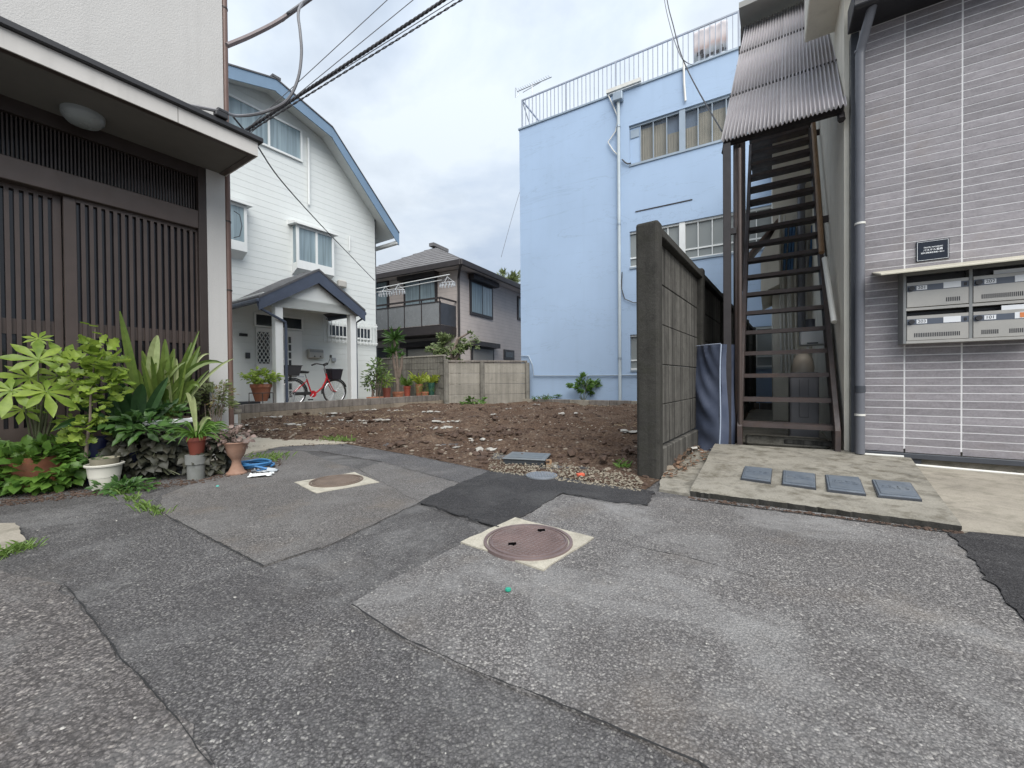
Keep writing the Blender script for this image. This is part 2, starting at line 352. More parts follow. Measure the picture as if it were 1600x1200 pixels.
def ico(r, jitter, rng, sx=1, sy=1, sz=1):
    t = (1 + 5 ** 0.5) / 2
    vs = [(-1, t, 0), (1, t, 0), (-1, -t, 0), (1, -t, 0), (0, -1, t), (0, 1, t), (0, -1, -t), (0, 1, -t), (t, 0, -1), (t, 0, 1), (-t, 0, -1), (-t, 0, 1)]
    fs = [(0, 11, 5), (0, 5, 1), (0, 1, 7), (0, 7, 10), (0, 10, 11), (1, 5, 9), (5, 11, 4), (11, 10, 2), (10, 7, 6), (7, 1, 8), (3, 9, 4), (3, 4, 2), (3, 2, 6), (3, 6, 8), (3, 8, 9), (4, 9, 5), (2, 4, 11), (6, 2, 10), (8, 6, 7), (9, 8, 1)]
    q = Vector((rng.gauss(0, 1), rng.gauss(0, 1), rng.gauss(0, 1))).normalized().to_track_quat('Z', 'Y')
    out = []
    for v in vs:
        p = Vector(v).normalized() * r * (1 + rng.uniform(-jitter, jitter)); p = Vector((p.x * sx, p.y * sy, p.z)); p = q @ p; out.append((p.x, p.y, p.z * sz))
    return out, fs
def scatter(mb, pts, r0, r1, rng, jitter=0.35, sz=0.7, sx=1.3):
    for p in pts:
        r = r0 + (r1 - r0) * rng.random() ** 2.2; vs, fs = ico(r, jitter, rng, sx, 1, sz)
        mb.add([(v[0] + p[0], v[1] + p[1], v[2] + p[2] + r * 0.25) for v in vs], fs)

# ------------------------------------------------------------------ frames of the place
FL = frameD(rad(90 - 33.2), 4.90)       # entrance house on the left
FT = frameD(rad(-32.2), 4.86)           # tiled building on the right
FB = frameD(rad(-30.5), 11.93)          # blue building
FW = frameD(rad(55.4), 11.0)            # white gambrel house
FK = frameD(rad(55.4), 8.92)            # kerb in front of the yard
FC = Frame(rad(54.5), gp(1033, 745))    # concrete panel fence: right face of the panels

# ------------------------------------------------------------------ ground
mb = MB(); S_ = 400
mb.quad((-S_, -S_, -0.004), (S_, -S_, -0.004), (S_, S_, -0.004), (-S_, S_, -0.004))
struct(mb.build('ground', M['road_strip'], recalc=False))
def jag(poly, step, amp, rng, fixed=()):
    out = []; n = len(poly)
    for i in range(n):
        a, b = poly[i], poly[(i + 1) % n]; d = (b - a); k = max(1, int(d.length / step)); nrm = Vector((-d.y, d.x, 0)).normalized() if d.length else Vector()
        for j in range(k):
            p = a + d * (j / k)
            if j or i not in fixed: p = p + nrm * rng.gauss(0, amp)
            out.append(p)
    return out
def sheet(name, pix, z, mat, step=0.06, amp=0.008, thick=0.012, pts=None):
    rng = random.Random(name + str(z)); poly = pts or [gp(x, y) for x, y in pix]
    poly = [Vector((p[0], p[1], 0)) for p in poly]
    poly = jag(poly, step, amp, rng) if step else poly
    bm = bmesh.new(); top = [bm.verts.new((p.x, p.y, z)) for p in poly]; bot = [bm.verts.new((p.x, p.y, z - thick)) for p in poly]
    f = bm.faces.new(top); n = len(top)
    for i in range(n): bm.faces.new((top[i], bot[i], bot[(i + 1) % n], top[(i + 1) % n]))
    bmesh.ops.recalc_face_normals(bm, faces=bm.faces[:])
    if f.normal.z < 0: bmesh.ops.reverse_faces(bm, faces=bm.faces[:])
    bmesh.ops.triangulate(bm, faces=[f])
    me = bpy.data.meshes.new(name); bm.to_mesh(me); bm.free(); me.materials.append(mat)
    return struct(link(name, me))
road = sheet('road', None, 0.0, M['road'], 0, 0, 0.05, pts=[Vector(p) for p in ((-9, -8, 0), (9, -8, 0), (9, 3.4, 0), (0.6, 3.4, 0), (-1, 4.3, 0), (-2.2, 5.2, 0), (-5, 6.5, 0), (-9, 5, 0))])
sheet('road_patch', [(548, 948), (600, 915), (722, 852), (800, 812), (878, 774), (955, 786), (1015, 780), (1080, 778), (1300, 806), (1505, 836), (1552, 915), (1640, 1020), (1900, 1330), (1500, 1500), (1260, 1290), (1090, 1198), (900, 1115), (760, 1062), (640, 1008)], 0.008, M['road_light'], 0.05, 0.003, 0.012)
sheet('road_patch', [(248, 800), (330, 842), (412, 886), (520, 850), (655, 786), (640, 772), (560, 735), (500, 716), (470, 704), (440, 700), (330, 745), (255, 775)], 0.005, M['road_mid'], 0.05, 0.005)
sheet('road_patch', [(560, 734), (600, 722), (725, 757), (690, 772), (655, 786)], 0.0075, M['road_pale'], 0.05, 0.004)
sheet('road_patch', [(395, 702), (440, 694), (530, 696), (640, 712), (768, 738), (725, 758), (600, 723), (500, 706), (440, 704)], 0.010, M['road_strip'], 0.05, 0.004)
sheet('road_patch', [(655, 786), (700, 765), (762, 739), (835, 744), (930, 757), (1022, 770), (1012, 792), (955, 787), (880, 772), (840, 797), (812, 813), (778, 826), (720, 808)], 0.013, M['road_new'], 0.04, 0.007)
sheet('road_patch', [(-160, 872), (0, 893), (85, 912), (125, 948), (190, 1030), (265, 1110), (330, 1200), (400, 1330), (-300, 1500), (-500, 1000)], 0.004, M['road_left'], 0.05, 0.006)
sheet('road_patch', [(1484, 838), (1530, 836), (1600, 842), (1800, 860), (1900, 1330), (1640, 1030), (1552, 918), (1520, 880)], 0.014, M['road_new'], 0.04, 0.007)
# tar-filled joints along the patch edges
def joint(pix, w=0.010, z=0.0185, seed=1):
    rng = random.Random(seed); pts = [gp(x, y) for x, y in pix]; path = []
    for i in range(len(pts) - 1):
        k = max(1, int((pts[i + 1] - pts[i]).length / 0.035))
        for j in range(k): path.append(pts[i].lerp(pts[i + 1], j / k))
    path.append(pts[-1]); vs = []; fs = []
    off = 0
    for i, p in enumerate(path):
        t = (path[min(i + 1, len(path) - 1)] - path[max(0, i - 1)]).normalized(); nr = Vector((-t.y, t.x, 0))
        off = off * 0.8 + rng.gauss(0, 0.0018); ww = w * rng.uniform(0.15, 1.0); c = p + nr * off
        vs += [(c.x - nr.x * ww / 2, c.y - nr.y * ww / 2, z), (c.x + nr.x * ww / 2, c.y + nr.y * ww / 2, z)]
    for i in range(len(path) - 1): fs.append((2 * i, 2 * i + 1, 2 * i + 3, 2 * i + 2))
    m = MB(); m.add(vs, fs); return m.build('tar_joint', M['tar'], road, recalc=False)
joint([(548, 948), (640, 1008), (760, 1062), (900, 1115), (1090, 1198), (1200, 1270)], 0.008, 0.0095, 1)
joint([(252, 803), (330, 843), (412, 886)], 0.008, 0.0085, 2)
joint([(412, 886), (520, 851), (655, 787)], 0.005, 0.0085, 3)
joint([(100, 915), (130, 950), (190, 1032), (265, 1112), (330, 1200)], 0.006, 0.0055, 4)
joint([(655, 788), (720, 810), (778, 828)], 0.012, 0.016, 5)
joint([(880, 774), (955, 788), (1013, 793)], 0.012, 0.016, 6)
joint([(925, 838), (1000, 858), (1070, 872), (1180, 905)], 0.005, 0.0105, 7)
joint([(530, 697), (640, 713), (768, 739)], 0.008, 0.013, 8)
joint([(500, 708), (600, 725), (725, 759)], 0.006, 0.0125, 9)
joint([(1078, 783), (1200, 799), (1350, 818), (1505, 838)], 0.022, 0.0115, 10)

# concrete path to the yard and pale slab at the left edge
sheet('concrete_path', [(330, 688), (372, 676), (420, 677), (470, 686), (545, 693), (440, 699), (395, 708), (340, 728), (300, 740)], 0.016, M['path'], 0.05, 0.004, 0.02)
sheet('doorstep_slab', [(-200, 835), (-20, 822), (22, 822), (38, 850), (0, 868), (-200, 900)], 0.018, M['pave'], 0.05, 0.006, 0.02)

# ------------------------------------------------------------------ bare soil lot
from mathutils import noise as mnoise
def poly_at(pts, s):
    L = [0]
    for i in range(len(pts) - 1): L.append(L[-1] + (pts[i + 1] - pts[i]).length)
    d = s * L[-1]
    for i in range(len(pts) - 1):
        if d <= L[i + 1] or i == len(pts) - 2:
            return pts[i].lerp(pts[i + 1], (d - L[i]) / max(1e-6, L[i + 1] - L[i]))
front = [gp(x, y) for x, y in ((352, 678), (440, 690), (530, 692), (640, 711), (765, 736), (880, 746), (1004, 770))]
fence_far = FC.w(11.5, -0.1, 0)
back = [gp(345, 662), gp(380, 654), gp(540, 642), gp(697, 633), gp(825, 631), FB.w(FB.x(1003, 600), -0.35, 0), FB.w(FB.x(1060, 600), -0.3, 0), fence_far]
# pair the two curves so that the strips stay well shaped
fs_ = [0, .12, .30, .5, .68, .85, 1]; 
NS, NT = 170, 130
vs, fs = [], []
def soil_h(x, y):
    p = Vector((x, y, 0))
    h = 0.09 * mnoise.fractal(p * 0.55, 1.0, 2.0, 4) + 0.085 * mnoise.fractal(p * 2.3 + Vector((3, 1, 0)), 0.9, 2.1, 5) + 0.03 * abs(mnoise.noise(p * 6))
    return h + 0.04
for i in range(NS + 1):
    s = i / NS; a = poly_at(front, s); b = poly_at(back, s)
    for j in range(NT + 1):
        t = (j / NT) ** 1.5; p = a.lerp(b, t); edge = min(1, t * 12) ; h = 0.004 + (soil_h(p.x, p.y)) * edge
        vs.append((p.x, p.y, h))
for i in range(NS):
    for j in range(NT):
        a = i * (NT + 1) + j; fs.append((a, a + NT + 1, a + NT + 2, a + 1))
mb = MB(); mb.add(vs, fs); soil = struct(mb.build('soil_lot', M['soil'], smooth=True))
def soil_pt(rng, tmin=0.02, tmax=0.98, smin=0, smax=1, pw=1.5):
    s = rng.uniform(smin, smax); t = rng.uniform(tmin, tmax) ** pw; p = poly_at(front, s).lerp(poly_at(back, s), t)
    return (p.x, p.y, 0.004 + soil_h(p.x, p.y) * min(1, t * 12))
rng = random.Random(21)
mb = MB(); scatter(mb, [soil_pt(rng) for _ in range(3600)], 0.006, 0.030, rng); 
for _ in range(70):                                   # turned-over clumps
    c = soil_pt(rng, 0.1, 0.95); k = rng.randint(5, 18); sp_ = rng.uniform(0.06, 0.22)
    scatter(mb, [(c[0] + rng.gauss(0, sp_ * 1.6), c[1] + rng.gauss(0, sp_), c[2]) for _ in range(k)], 0.012, 0.048, rng, 0.4, 0.7, 1.3)
stuff(mb.build('soil_clods', M['clod'], soil))
mb = MB()
for _ in range(16):                                   # dry straw and root fragments
    c = soil_pt(rng, 0.15, 0.9)
    for _ in range(22):
        a = rng.uniform(0, 6.28); l = rng.uniform(0.03, 0.12); p = Vector((c[0] + rng.gauss(0, 0.25), c[1] + rng.gauss(0, 0.12), c[2] + 0.02)); d = Vector((math.cos(a), math.sin(a), rng.uniform(-.1, .25))) * l
        mb.tube([p, p + d * 0.5 + Vector((0, 0, 0.01)), p + d], 0.003, 4)
stuff(mb.build('straw', basic('dry_straw', (0.34, 0.27, 0.17), 0.8, 0.3, 9), soil))
mb = MB(); scatter(mb, [soil_pt(rng) for _ in range(1500)], 0.004, 0.026, rng); stuff(mb.build('rubble', M['stone'], soil))
mb = MB()
for _ in range(46):                                   # heaps of broken pale concrete
    c = soil_pt(rng, 0.12, 0.95); k = rng.randint(4, 26)
    scatter(mb, [(c[0] + rng.gauss(0, 0.14), c[1] + rng.gauss(0, 0.07), c[2]) for _ in range(k)], 0.006, 0.045, rng, 0.45, 0.5, 1.6)
stuff(mb.build('pale_rubble', M['stone_pale'], soil))
# gravel round the meter box and along the new asphalt
mb = MB(); pts = []
while len(pts) < 1700:
    x, y = rng.uniform(765, 1003), rng.uniform(712, 770); yf = 737 + (x - 765) * 0.135
    if y > yf + 2 or y < yf - 22 + (x - 765) * 0.03 - rng.random() * 6: continue
    p = gp(x, y); pts.append((p.x, p.y, 0.012 if y > yf - 3 else 0.012 + 0.02 * (yf - y) / 20))
scatter(mb, pts, 0.003, 0.010, rng); stuff(mb.build('gravel', M['gravel'], soil))

# ------------------------------------------------------------------ concrete apron in front of the stairs
A0, A1 = gp(1078, 775), gp(1503, 833); A2, A3 = gp(1418, 716, 0.05), gp(1117, 694, 0.10)
def bil(s, t): return A0.lerp(A1, s).lerp(A3.lerp(A2, s), t)
mb = MB(); NX, NY = 60, 24; vs = []; fs = []
rng = random.Random(5)
for j in range(NY + 1):
    for i in range(NX + 1):
        s, t = i / NX, j / NY; p = bil(s, t); hh = 0.042 + 0.05 * t + (0.015 if t > 0.62 else 0) * (1 - s)
        hh += 0.004 * mnoise.noise(Vector((p.x * 4, p.y * 4, 0)))
        if j == 0: p = p + Vector((0, rng.gauss(0, 0.006), 0)); hh -= 0.006
        vs.append((p.x, p.y, hh))
for j in range(NY):
    for i in range(NX):
        a = j * (NX + 1) + i; fs.append((a, a + 1, a + NX + 2, a + NX + 1))
rim = [i for i in range(NX + 1)] + [j * (NX + 1) + NX for j in range(1, NY + 1)] + [NY * (NX + 1) + i for i in range(NX - 1, -1, -1)] + [j * (NX + 1) for j in range(NY - 1, 0, -1)]
k = len(rim)
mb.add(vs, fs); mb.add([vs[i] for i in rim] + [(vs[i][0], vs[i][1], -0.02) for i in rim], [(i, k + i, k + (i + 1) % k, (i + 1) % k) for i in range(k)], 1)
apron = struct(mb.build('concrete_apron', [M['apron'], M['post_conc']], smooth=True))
def apron_z(p):
    # nearest grid height, enough for laying lids
    t = max(0, min(1, (FT.loc(p)[1] - FT.loc(A0)[1]) / (FT.loc(A3)[1] - FT.loc(A0)[1]))); return 0.042 + 0.05 * t
# pavement right of the apron, strip between fence and apron, floor under the stairs
sheet('concrete_pavement', [(1418, 718), (1640, 742), (1900, 765), (1900, 860), (1600, 843), (1503, 834)], 0.016, M['pave'], 0.08, 0.004, 0.03)
sheet('dirt_strip', [(1030, 768), (1078, 776), (1117, 696), (1120, 672), (1100, 664), (1035, 742)], 0.018, M['apron'], 0.06, 0.005, 0.03)
sheet('alley_floor', None, 0.05, M['pave'], 0, 0, 0.08, pts=[gp(1146, 694, 0.05), gp(1335, 708, 0.05), gp(1335, 708, 0.05) + FT.Y * 6, gp(1146, 694, 0.05) + FT.Y * 6])
# ------------------------------------------------------------------ left: entrance house with lattice sliding doors
M['stucco'] = basic('house_stucco', (0.52, 0.51, 0.49), 0.85, 0.04, 1.5, 85, 0.45, 0.008, streak=0.10, stain=0.10, stain_col=(0.36, 0.35, 0.33))
M['soffit'] = basic('soffit_board', (0.15, 0.143, 0.13), 0.8, 0.10, 2, 60, 0.2)
M['fascia'] = basic('fascia_white', (0.56, 0.54, 0.51), 0.6, 0.06, 2, streak=0.2)
M['bronze'] = basic('bronze_aluminium', (0.070, 0.052, 0.045), 0.42, 0.12, 5, metal=0.15, streak=0.15)
M['bronze_dark'] = basic('dark_bronze', (0.042, 0.031, 0.027), 0.45, 0.12, 5, metal=0.15)
M['door_glass'] = glassmat('patterned_glass', (0.018, 0.018, 0.022), 0.16)
HL = FL.shifted(FL.x(354, 450))
zS = HL.z(345, 272); cy = HL.loc(gp(395, 241, zS))[1]
XL = -4.2
xp = HL.x(325, 450)
house = thing('entrance_house', 'pale stucco house with brown lattice sliding doors under a flat canopy', 'house', HL)
mb = MB(); mb.box(XL, 0, 0, 6, zS + 0.10, 7.0).box(xp, 0, 0, 0.3, 0, zS + 0.1).box(XL, 0, 0.3, 6, 0, zS + 0.1)
mb.build('wall', M['stucco'], house)
can = MB().box(XL, 0.0, cy, 0.02, zS, zS + 0.02).build('canopy', M['soffit'], house)
MB().box(XL, 0.012, cy - 0.014, cy, zS - 0.008, zS + 0.125).box(0.0, 0.012, cy, -0.002, zS - 0.008, zS + 0.125).build('fascia', M['fascia'], can)
MB().box(XL, 0.05, cy - 0.05, -0.003, zS + 0.128, zS + 0.175).build('roof_edge', M['black_metal'], can, bevel=0.006)
MB().box(XL, 0.0, cy, cy + 0.05, zS - 0.006, zS - 0.001).box(-0.05, 0, cy + 0.05, 0, zS - 0.006, zS - 0.001).build('edge_trim', M['bronze'], can)
for px_ in (278,):
    q = HL.x(px_, 180, cy - 0.014); MB().box(q - 0.002, q + 0.002, cy - 0.0155, cy - 0.013, zS - 0.008, zS + 0.125).build('fascia_joint', M['soffit'], can)
lp = gp(130, 187, zS - 0.05); l = HL.loc(lp)
MB().lathe([(0.001, -0.075), (0.05, -0.072), (0.095, -0.055), (0.125, -0.02), (0.13, 0.0), (0.13, 0.03)], (l[0], l[1], zS - 0.03), 24).build('porch_lamp', basic('milk_glass', (0.30, 0.325, 0.325), 0.25, 0.03), house, smooth=True)
# door opening
xj = HL.x(308, 450, 0.03)
zt1, zt0 = HL.z(306, 279, 0.06), HL.z(306, 331, 0.06)
zl0 = HL.z(306, 358, 0.04); zd0 = HL.z(40, 669, 0.08) - 0.14
print('left house', 'zS', zS, 'canopy', cy, 'transom', zt0, zt1, 'lintel', zl0, 'door bottom', zd0, 'xj', xj, 'xp', xp)
MB().box(xj + 0.012, xp, 0.0, 0.28, 0.0, zS).build('door_jamb', M['bronze_dark'], house, bevel=0.004)
MB().box(XL, xj + 0.012, 0.0, 0.2, zl0, zt0).build('lintel', M['bronze'], house, bevel=0.006)
MB().box(XL, xj + 0.012, 0.01, 0.2, zt1, zS).build('transom_head', M['bronze_dark'], house)
MB().box(XL, xj + 0.012, 0.0, 0.28, zd0 - 0.06, zd0).build('door_sill', M['bronze_dark'], house)
MB().box(XL, xj + 0.012, -0.05, 0.28, 0, zd0 - 0.06).build('threshold', M['old_conc'], house, bevel=0.01)
mb = MB(); x = xj
while x > -2.6:
    mb.box(x - 0.010, x, 0.05, 0.075, zt0, zt1); x -= 0.0225
tr = MB().box(XL, xj + 0.012, 0.10, 0.11, zt0, zt1).build('transom', M['door_glass'], house)
stuff(mb.build('louvre', M['bronze_dark'], tr))
def leaf(x0, x1, ly, n, ztop):
    d = thing = bpy.data.objects.new('door_leaf', None); COL.objects.link(d); d.parent = house
    w0 = 0.075; MB().box(x0, x0 + w0, ly, ly + 0.035, zd0, ztop).build('stile', M['bronze'], d, bevel=0.003)
    MB().box(x1 - 0.05, x1, ly, ly + 0.035, zd0, ztop).build('stile', M['bronze'], d, bevel=0.003)
    a, b = x0 + w0, x1 - 0.05
    MB().box(a, b, ly, ly + 0.035, zd0, zd0 + 0.14).build('bottom_rail', M['bronze'], d)
    MB().box(a, b, ly, ly + 0.035, ztop - 0.03, ztop).build('top_rail', M['bronze'], d)
    zm1, zm0 = HL.z(130, 505, 0.06), HL.z(130, 527, 0.06)
    MB().box(a, b, ly + 0.020, ly + 0.034, zm0, zm1).build('middle_rail', M['bronze'], d)
    MB().box(a, b, ly + 0.035, ly + 0.041, zd0 + 0.14, ztop - 0.03).build('glass', M['door_glass'], d)
    me = None; pitch = (b - a) / (n + 0.5)
    sl = MB().box(-0.0125, 0.0125, 0, 0.014, zd0 + 0.14, ztop - 0.03).mesh('slat', M['bronze'])
    for i in range(n):
        o = link('slat', sl, d); o.location = (a + pitch * (i + 0.75), ly, 0)
x1 = HL.x(316, 450, 0.05); x0 = HL.x(101, 450, 0.05)
print('leaf width', x1 - x0)
leaf(x0, x1, 0.045, 16, zl0)
leaf(x0 - (x1 - x0) + 0.06, HL.x(98, 450, 0.1), 0.095, 15, zl0)
# down pipe at the corner and the cable clamp on the canopy
dp = MB().tube([(0.033, 0.035, 0.05), (0.033, 0.035, 7)], 0.030, 14).build('downpipe', M['brown_pipe'], house, smooth=True)
for zz in (HL.z(358, 453), HL.z(356, 345), HL.z(354, 12)):
    MB().tube([(0.033, 0.035, zz - 0.008), (0.033, 0.035, zz + 0.008)], 0.0345, 14).build('clamp', M['bronze_dark'], dp, smooth=True)
MB().tube([(0.055, -0.06, HL.z(356, 330)), (0.10, -0.09, HL.z(356, 335)), (0.12, -0.09, HL.z(356, 352)), (0.10, -0.08, HL.z(356, 368)), (0.05, -0.06, HL.z(356, 372))], 0.004, 6).build('cable_loop', M['wire'], house, smooth=True)
l = HL.loc(gp(345, 181, zS + 0.2)); lz = zS + 0.178
mb = MB().box(l[0] - 0.05, l[0] + 0.05, l[1] - 0.03, l[1] + 0.03, lz, lz + 0.05).box(l[0] - 0.03, l[0] + 0.06, l[1] - 0.02, l[1] + 0.04, lz + 0.05, lz + 0.085)
mb.build('cable_clamp', M['black_metal'], house, bevel=0.008)
CLAMP = HL.w(l[0], l[1], lz + 0.06)

# ------------------------------------------------------------------ right: tiled building
def tilemat():
    m, nt, b = newmat('grey_tile'); P = world_pos(nt)
    S = world_pos(nt, (1, 1, 3.0))
    c = ramp_node(nt, noise_node(nt, S, 9, 7, 0.68, 0.3), [(0.25, (0.165, 0.153, 0.166)), (0.5, (0.248, 0.232, 0.248)), (0.75, (0.320, 0.303, 0.320))])
    c = mixc(nt, 0.3, c, ramp_node(nt, noise_node(nt, P, 70, 4, 0.6), [(0.3, (0.15, 0.135, 0.14)), (0.7, (0.36, 0.34, 0.345))]))
    c = mixc(nt, maprange(nt, noise_node(nt, P, 3.2, 5, 0.6), 0.55, 0.75, 0, 0.35), c, (0.235, 0.195, 0.17))
    oi = nt.nodes.new('ShaderNodeObjectInfo'); f = maprange(nt, oi.outputs['Random'], 0, 1, 0.84, 1.15)
    hs = nt.nodes.new('ShaderNodeHueSaturation'); nt.links.new(f, hs.inputs['Value']); nt.links.new(c, hs.inputs['Color'])
    nt.links.new(hs.outputs[0], b.inputs['Base Color']); b.inputs['Roughness'].default_value = 0.62; b.inputs['Specular IOR Level'].default_value = 0.35
    nt.links.new(bump(nt, noise_node(nt, S, 60, 5, 0.6), 0.25, 0.004), b.inputs['Normal'])
    return m
M['tile'] = tilemat()
M['grout'] = basic('white_grout', (0.68, 0.67, 0.67), 0.85, 0.08, 12, streak=0.1)
TB = FT.shifted(FT.x(1346, 600))
tb = thing('tiled_building', 'grey tiled building with white grout lines on the right', 'building', TB)
zt0 = TB.z(1346, 693.5); zt1 = TB.z(1358, 43)
pit = (TB.z(1413, 578.7) - TB.z(1413, 683.8)) / 9
J1, J2 = TB.x(1413.2, 640), TB.x(1502.6, 640); W = J2 - J1
print('tile: base', zt0, 'top', zt1, 'pitch', pit, 'col', W, J1)
MB().box(-0.02, 7, 0.0022, 6, zt0 - 0.02, zt1 + 0.3).build('wall', M['grout'], tb)
GJ = 0.0062
tm_full = MB(); tm_full.box(GJ, W - GJ, 0, 0.004, 0.0044, pit - 0.0044); tm_full = tm_full.mesh('tile', M['tile'])
tm_left = MB(); tm_left.box(0, J1 - GJ, 0, 0.004, 0.0044, pit - 0.0044); tm_left = tm_left.mesh('tile', M['tile'])
rng = random.Random(3)
# the joint line seen at y=602 px anchors the rows
zref = TB.z(1413, 602.1); k0 = math.floor((zref - zt0) / pit); zrow0 = zref - k0 * pit - pit
mbx = MB(); r = 0; z = zrow0; rows = int((zt1 + 0.25 - zrow0) / pit)
for r in range(rows):
    z = zrow0 + r * pit
    for c in range(3):
        o = link('tile', tm_left if c == 0 else tm_full, tb); o.location = (0 if c == 0 else J1 + (c - 1) * W, rng.uniform(-0.0012, 0.0), z)
    for c in range(2, 14): mbx.box(J1 + c * W + GJ, J1 + (c + 1) * W - GJ, 0, 0.004, z + 0.0044, z + pit - 0.0044)
stuff(mbx.build('tile_field', M['tile'], tb))
MB().box(-0.01, 7, -0.03, 0.01, zrow0 - 0.047, zrow0 - 0.001).build('base_trim', M['dark_metal'], tb, bevel=0.004)
MB().box(0.32, 7, 0.03, 1, -0.05, zrow0 - 0.048).build('footing', M['pave'], tb)
MB().box(-0.02, 0.32, 0.2, 1, -0.05, zrow0 - 0.048).build('vent_recess', M['black_metal'], tb)
MB().box(0.315, 0.40, -0.005, 0.06, -0.03, zrow0 - 0.048).build('bracket', M['dark_metal'], tb, bevel=0.004)
ev = MB().yz([(0.0, zt1 - 0.002), (-0.30, zt1 + 0.0), (-0.32, zt1 + 0.02), (-0.32, zt1 + 0.16), (0.0, zt1 + 0.22)], -0.10, 7).build('eaves', M['black_metal'], tb, bevel=0.006)
MB().box(-0.10, 7, -0.36, -0.321, zt1 + 0.10, zt1 + 0.19).build('gutter', M['dark_metal'], ev, bevel=0.01)
pxl, zz = TB.px(1343, 72, -0.07)
e1 = TB.px(1371, 12, -0.28)
tp = MB().tube([(e1[0], -0.28, zt1 + 0.30), (e1[0], -0.28, zt1 + 0.12), (e1[0] - 0.02, -0.26, zt1 + 0.04), (-0.015, -0.09, zt1 - 0.20), (-0.022, -0.075, zt1 - 0.27), (-0.022, -0.075, 0.10)], 0.036, 14).build('downpipe', M['grey_pvc'], tb, smooth=True)
for yy in (350, 648, 80):
    zz = TB.z(1342, yy, -0.075); MB().tube([(-0.022, -0.075, zz - 0.009), (-0.022, -0.075, zz + 0.009)], 0.040, 14).build('clamp', M['white_pvc'] if yy != 80 else M['grey_pvc'], tp, smooth=True)
zz = TB.z(1342, 608, -0.075); MB().tube([(-0.022, -0.075, zz - 0.03), (-0.022, -0.075, zz + 0.03)], 0.040, 14).build('coupling', M['dark_metal'], tp, smooth=True)
MB().box(-0.075, -0.018, 0.0, 0.2, 0.08, zt1).build('corner_trim', M['dark_metal'], tb)
a = TB.px(1343, 709, -0.05); b = TB.px(1412, 713.5, -0.05)
p1 = MB().tube([(a[0], -0.05, a[1]), (b[0], -0.05, b[1])], 0.011, 10).build('conduit', M['white_pvc'], tb, smooth=True)
a = TB.px(1428, 726.5, -0.04); b = TB.px(1600, 742, -0.04)
MB().tube([(a[0], -0.04, a[1]), (b[0], -0.04, b[1]), (b[0] + 2.0, -0.04, b[1])], 0.012, 10).build('conduit', M['white_pvc'], tb, smooth=True)

# letter boxes
M['box_face'] = basic('letterbox_steel', (0.40, 0.385, 0.355), 0.38, 0.06, 3, metal=0.35, fine=0.06)
M['box_frame'] = basic('letterbox_frame', (0.24, 0.245, 0.24), 0.4, 0.1, 5, metal=0.3)
M['box_band'] = basic('letterbox_band', (0.085, 0.10, 0.13), 0.4, 0.08, 5)
M['card'] = basic('name_card', (0.72, 0.74, 0.76), 0.5, 0.03)
PB = 0.17
xa = TB.x(1411.5, 490, -PB); xc0, xc1 = TB.x(1514.3, 490, -PB), TB.x(1519.5, 490, -PB); xb0 = TB.x(1416, 490, -PB)
def zb(y): return TB.z(1416, y, -PB)
bw = xc0 - xb0; xend = xc1 + bw + (xb0 - xa)
MBF = TB.shifted(xa, 0)
mbx = thing('letterbox_unit', 'steel apartment letterbox unit of two rows on the tiled wall', 'mailbox', MBF)
ox = xa
def lb(x0, x1, y0, y1, z0, z1, name, mat, par, bev=0.0):
    return MB().box(x0 - ox, x1 - ox, y0, y1, z0, z1).build(name, mat, par, bevel=bev)
zB0, zB1 = zb(537), zb(433)
lb(xa, xend, -0.02, -0.002, zB0, zB1, 'back_plate', M['box_frame'], mbx)
lb(xa, xb0, -PB, -0.02, zB0, zB1 + 0.01, 'side_panel', M['box_frame'], mbx)
lb(xend - (xb0 - xa), xend, -PB, -0.02, zB0, zB1 + 0.01, 'side_panel', M['box_frame'], mbx)
lb(xc0, xc1, -PB, -0.02, zB0 + 0.016, zB1 + 0.01, 'divider', M['box_frame'], mbx)
lb(xb0, xend - (xb0 - xa), -PB - 0.002, -0.02, zB0, zb(533), 'bottom_rail', M['box_face'], mbx)
for ca, cb in ((xb0, xc0), (xc1, xc1 + bw)):
    lb(ca, cb, -PB + 0.001, -0.02, zb(486), zb(482), 'shelf', M['box_face'], mbx)
# sloping visor
vz = TB.z(1400, 428, -0.33)
vx0 = TB.x(1376, 432, -0.33)
MB().prism([(-0.335, vz), (-0.0, vz + 0.085), (0.0, vz + 0.10), (-0.335, vz + 0.016)], lambda p, t: (t - ox, p[0], p[1]), vx0, xend + 0.1).build('visor', basic('visor_cream', (0.50, 0.47, 0.38), 0.4, 0.08, 4), mbx, bevel=0.003)
lb(xa, xend, -PB + 0.01, -0.003, zB1 + 0.01, vz + 0.055, 'top_panel', M['box_frame'], mbx)
TXT = []
def text_mesh(name, body, size, mat, parent, loc, align='CENTER', squeeze=1.0, bold=False, ext=0.0006):
    cu = bpy.data.curves.new(name, 'FONT'); cu.body = body; cu.size = size; cu.align_x = align; cu.align_y = 'CENTER'; cu.extrude = ext
    if bold: cu.offset = size * 0.012
    o = bpy.data.objects.new(name, cu); COL.objects.link(o); bpy.context.view_layer.update()
    dg = bpy.context.evaluated_depsgraph_get(); me = bpy.data.meshes.new_from_object(o.evaluated_get(dg)); bpy.data.objects.remove(o)
    me.transform(Matrix.Diagonal((squeeze, 1, 1, 1))); me.transform(Matrix.Rotation(rad(90), 4, 'X'))
    me.materials.clear(); me.materials.append(mat); r = link(name, me, parent); r.location = loc
    return r
M['ink'] = basic('ink', (0.03, 0.03, 0.035), 0.6, 0.05)
nums = {(0, 0): '201', (1, 0): '202', (0, 1): '203', (1, 1): '101'}
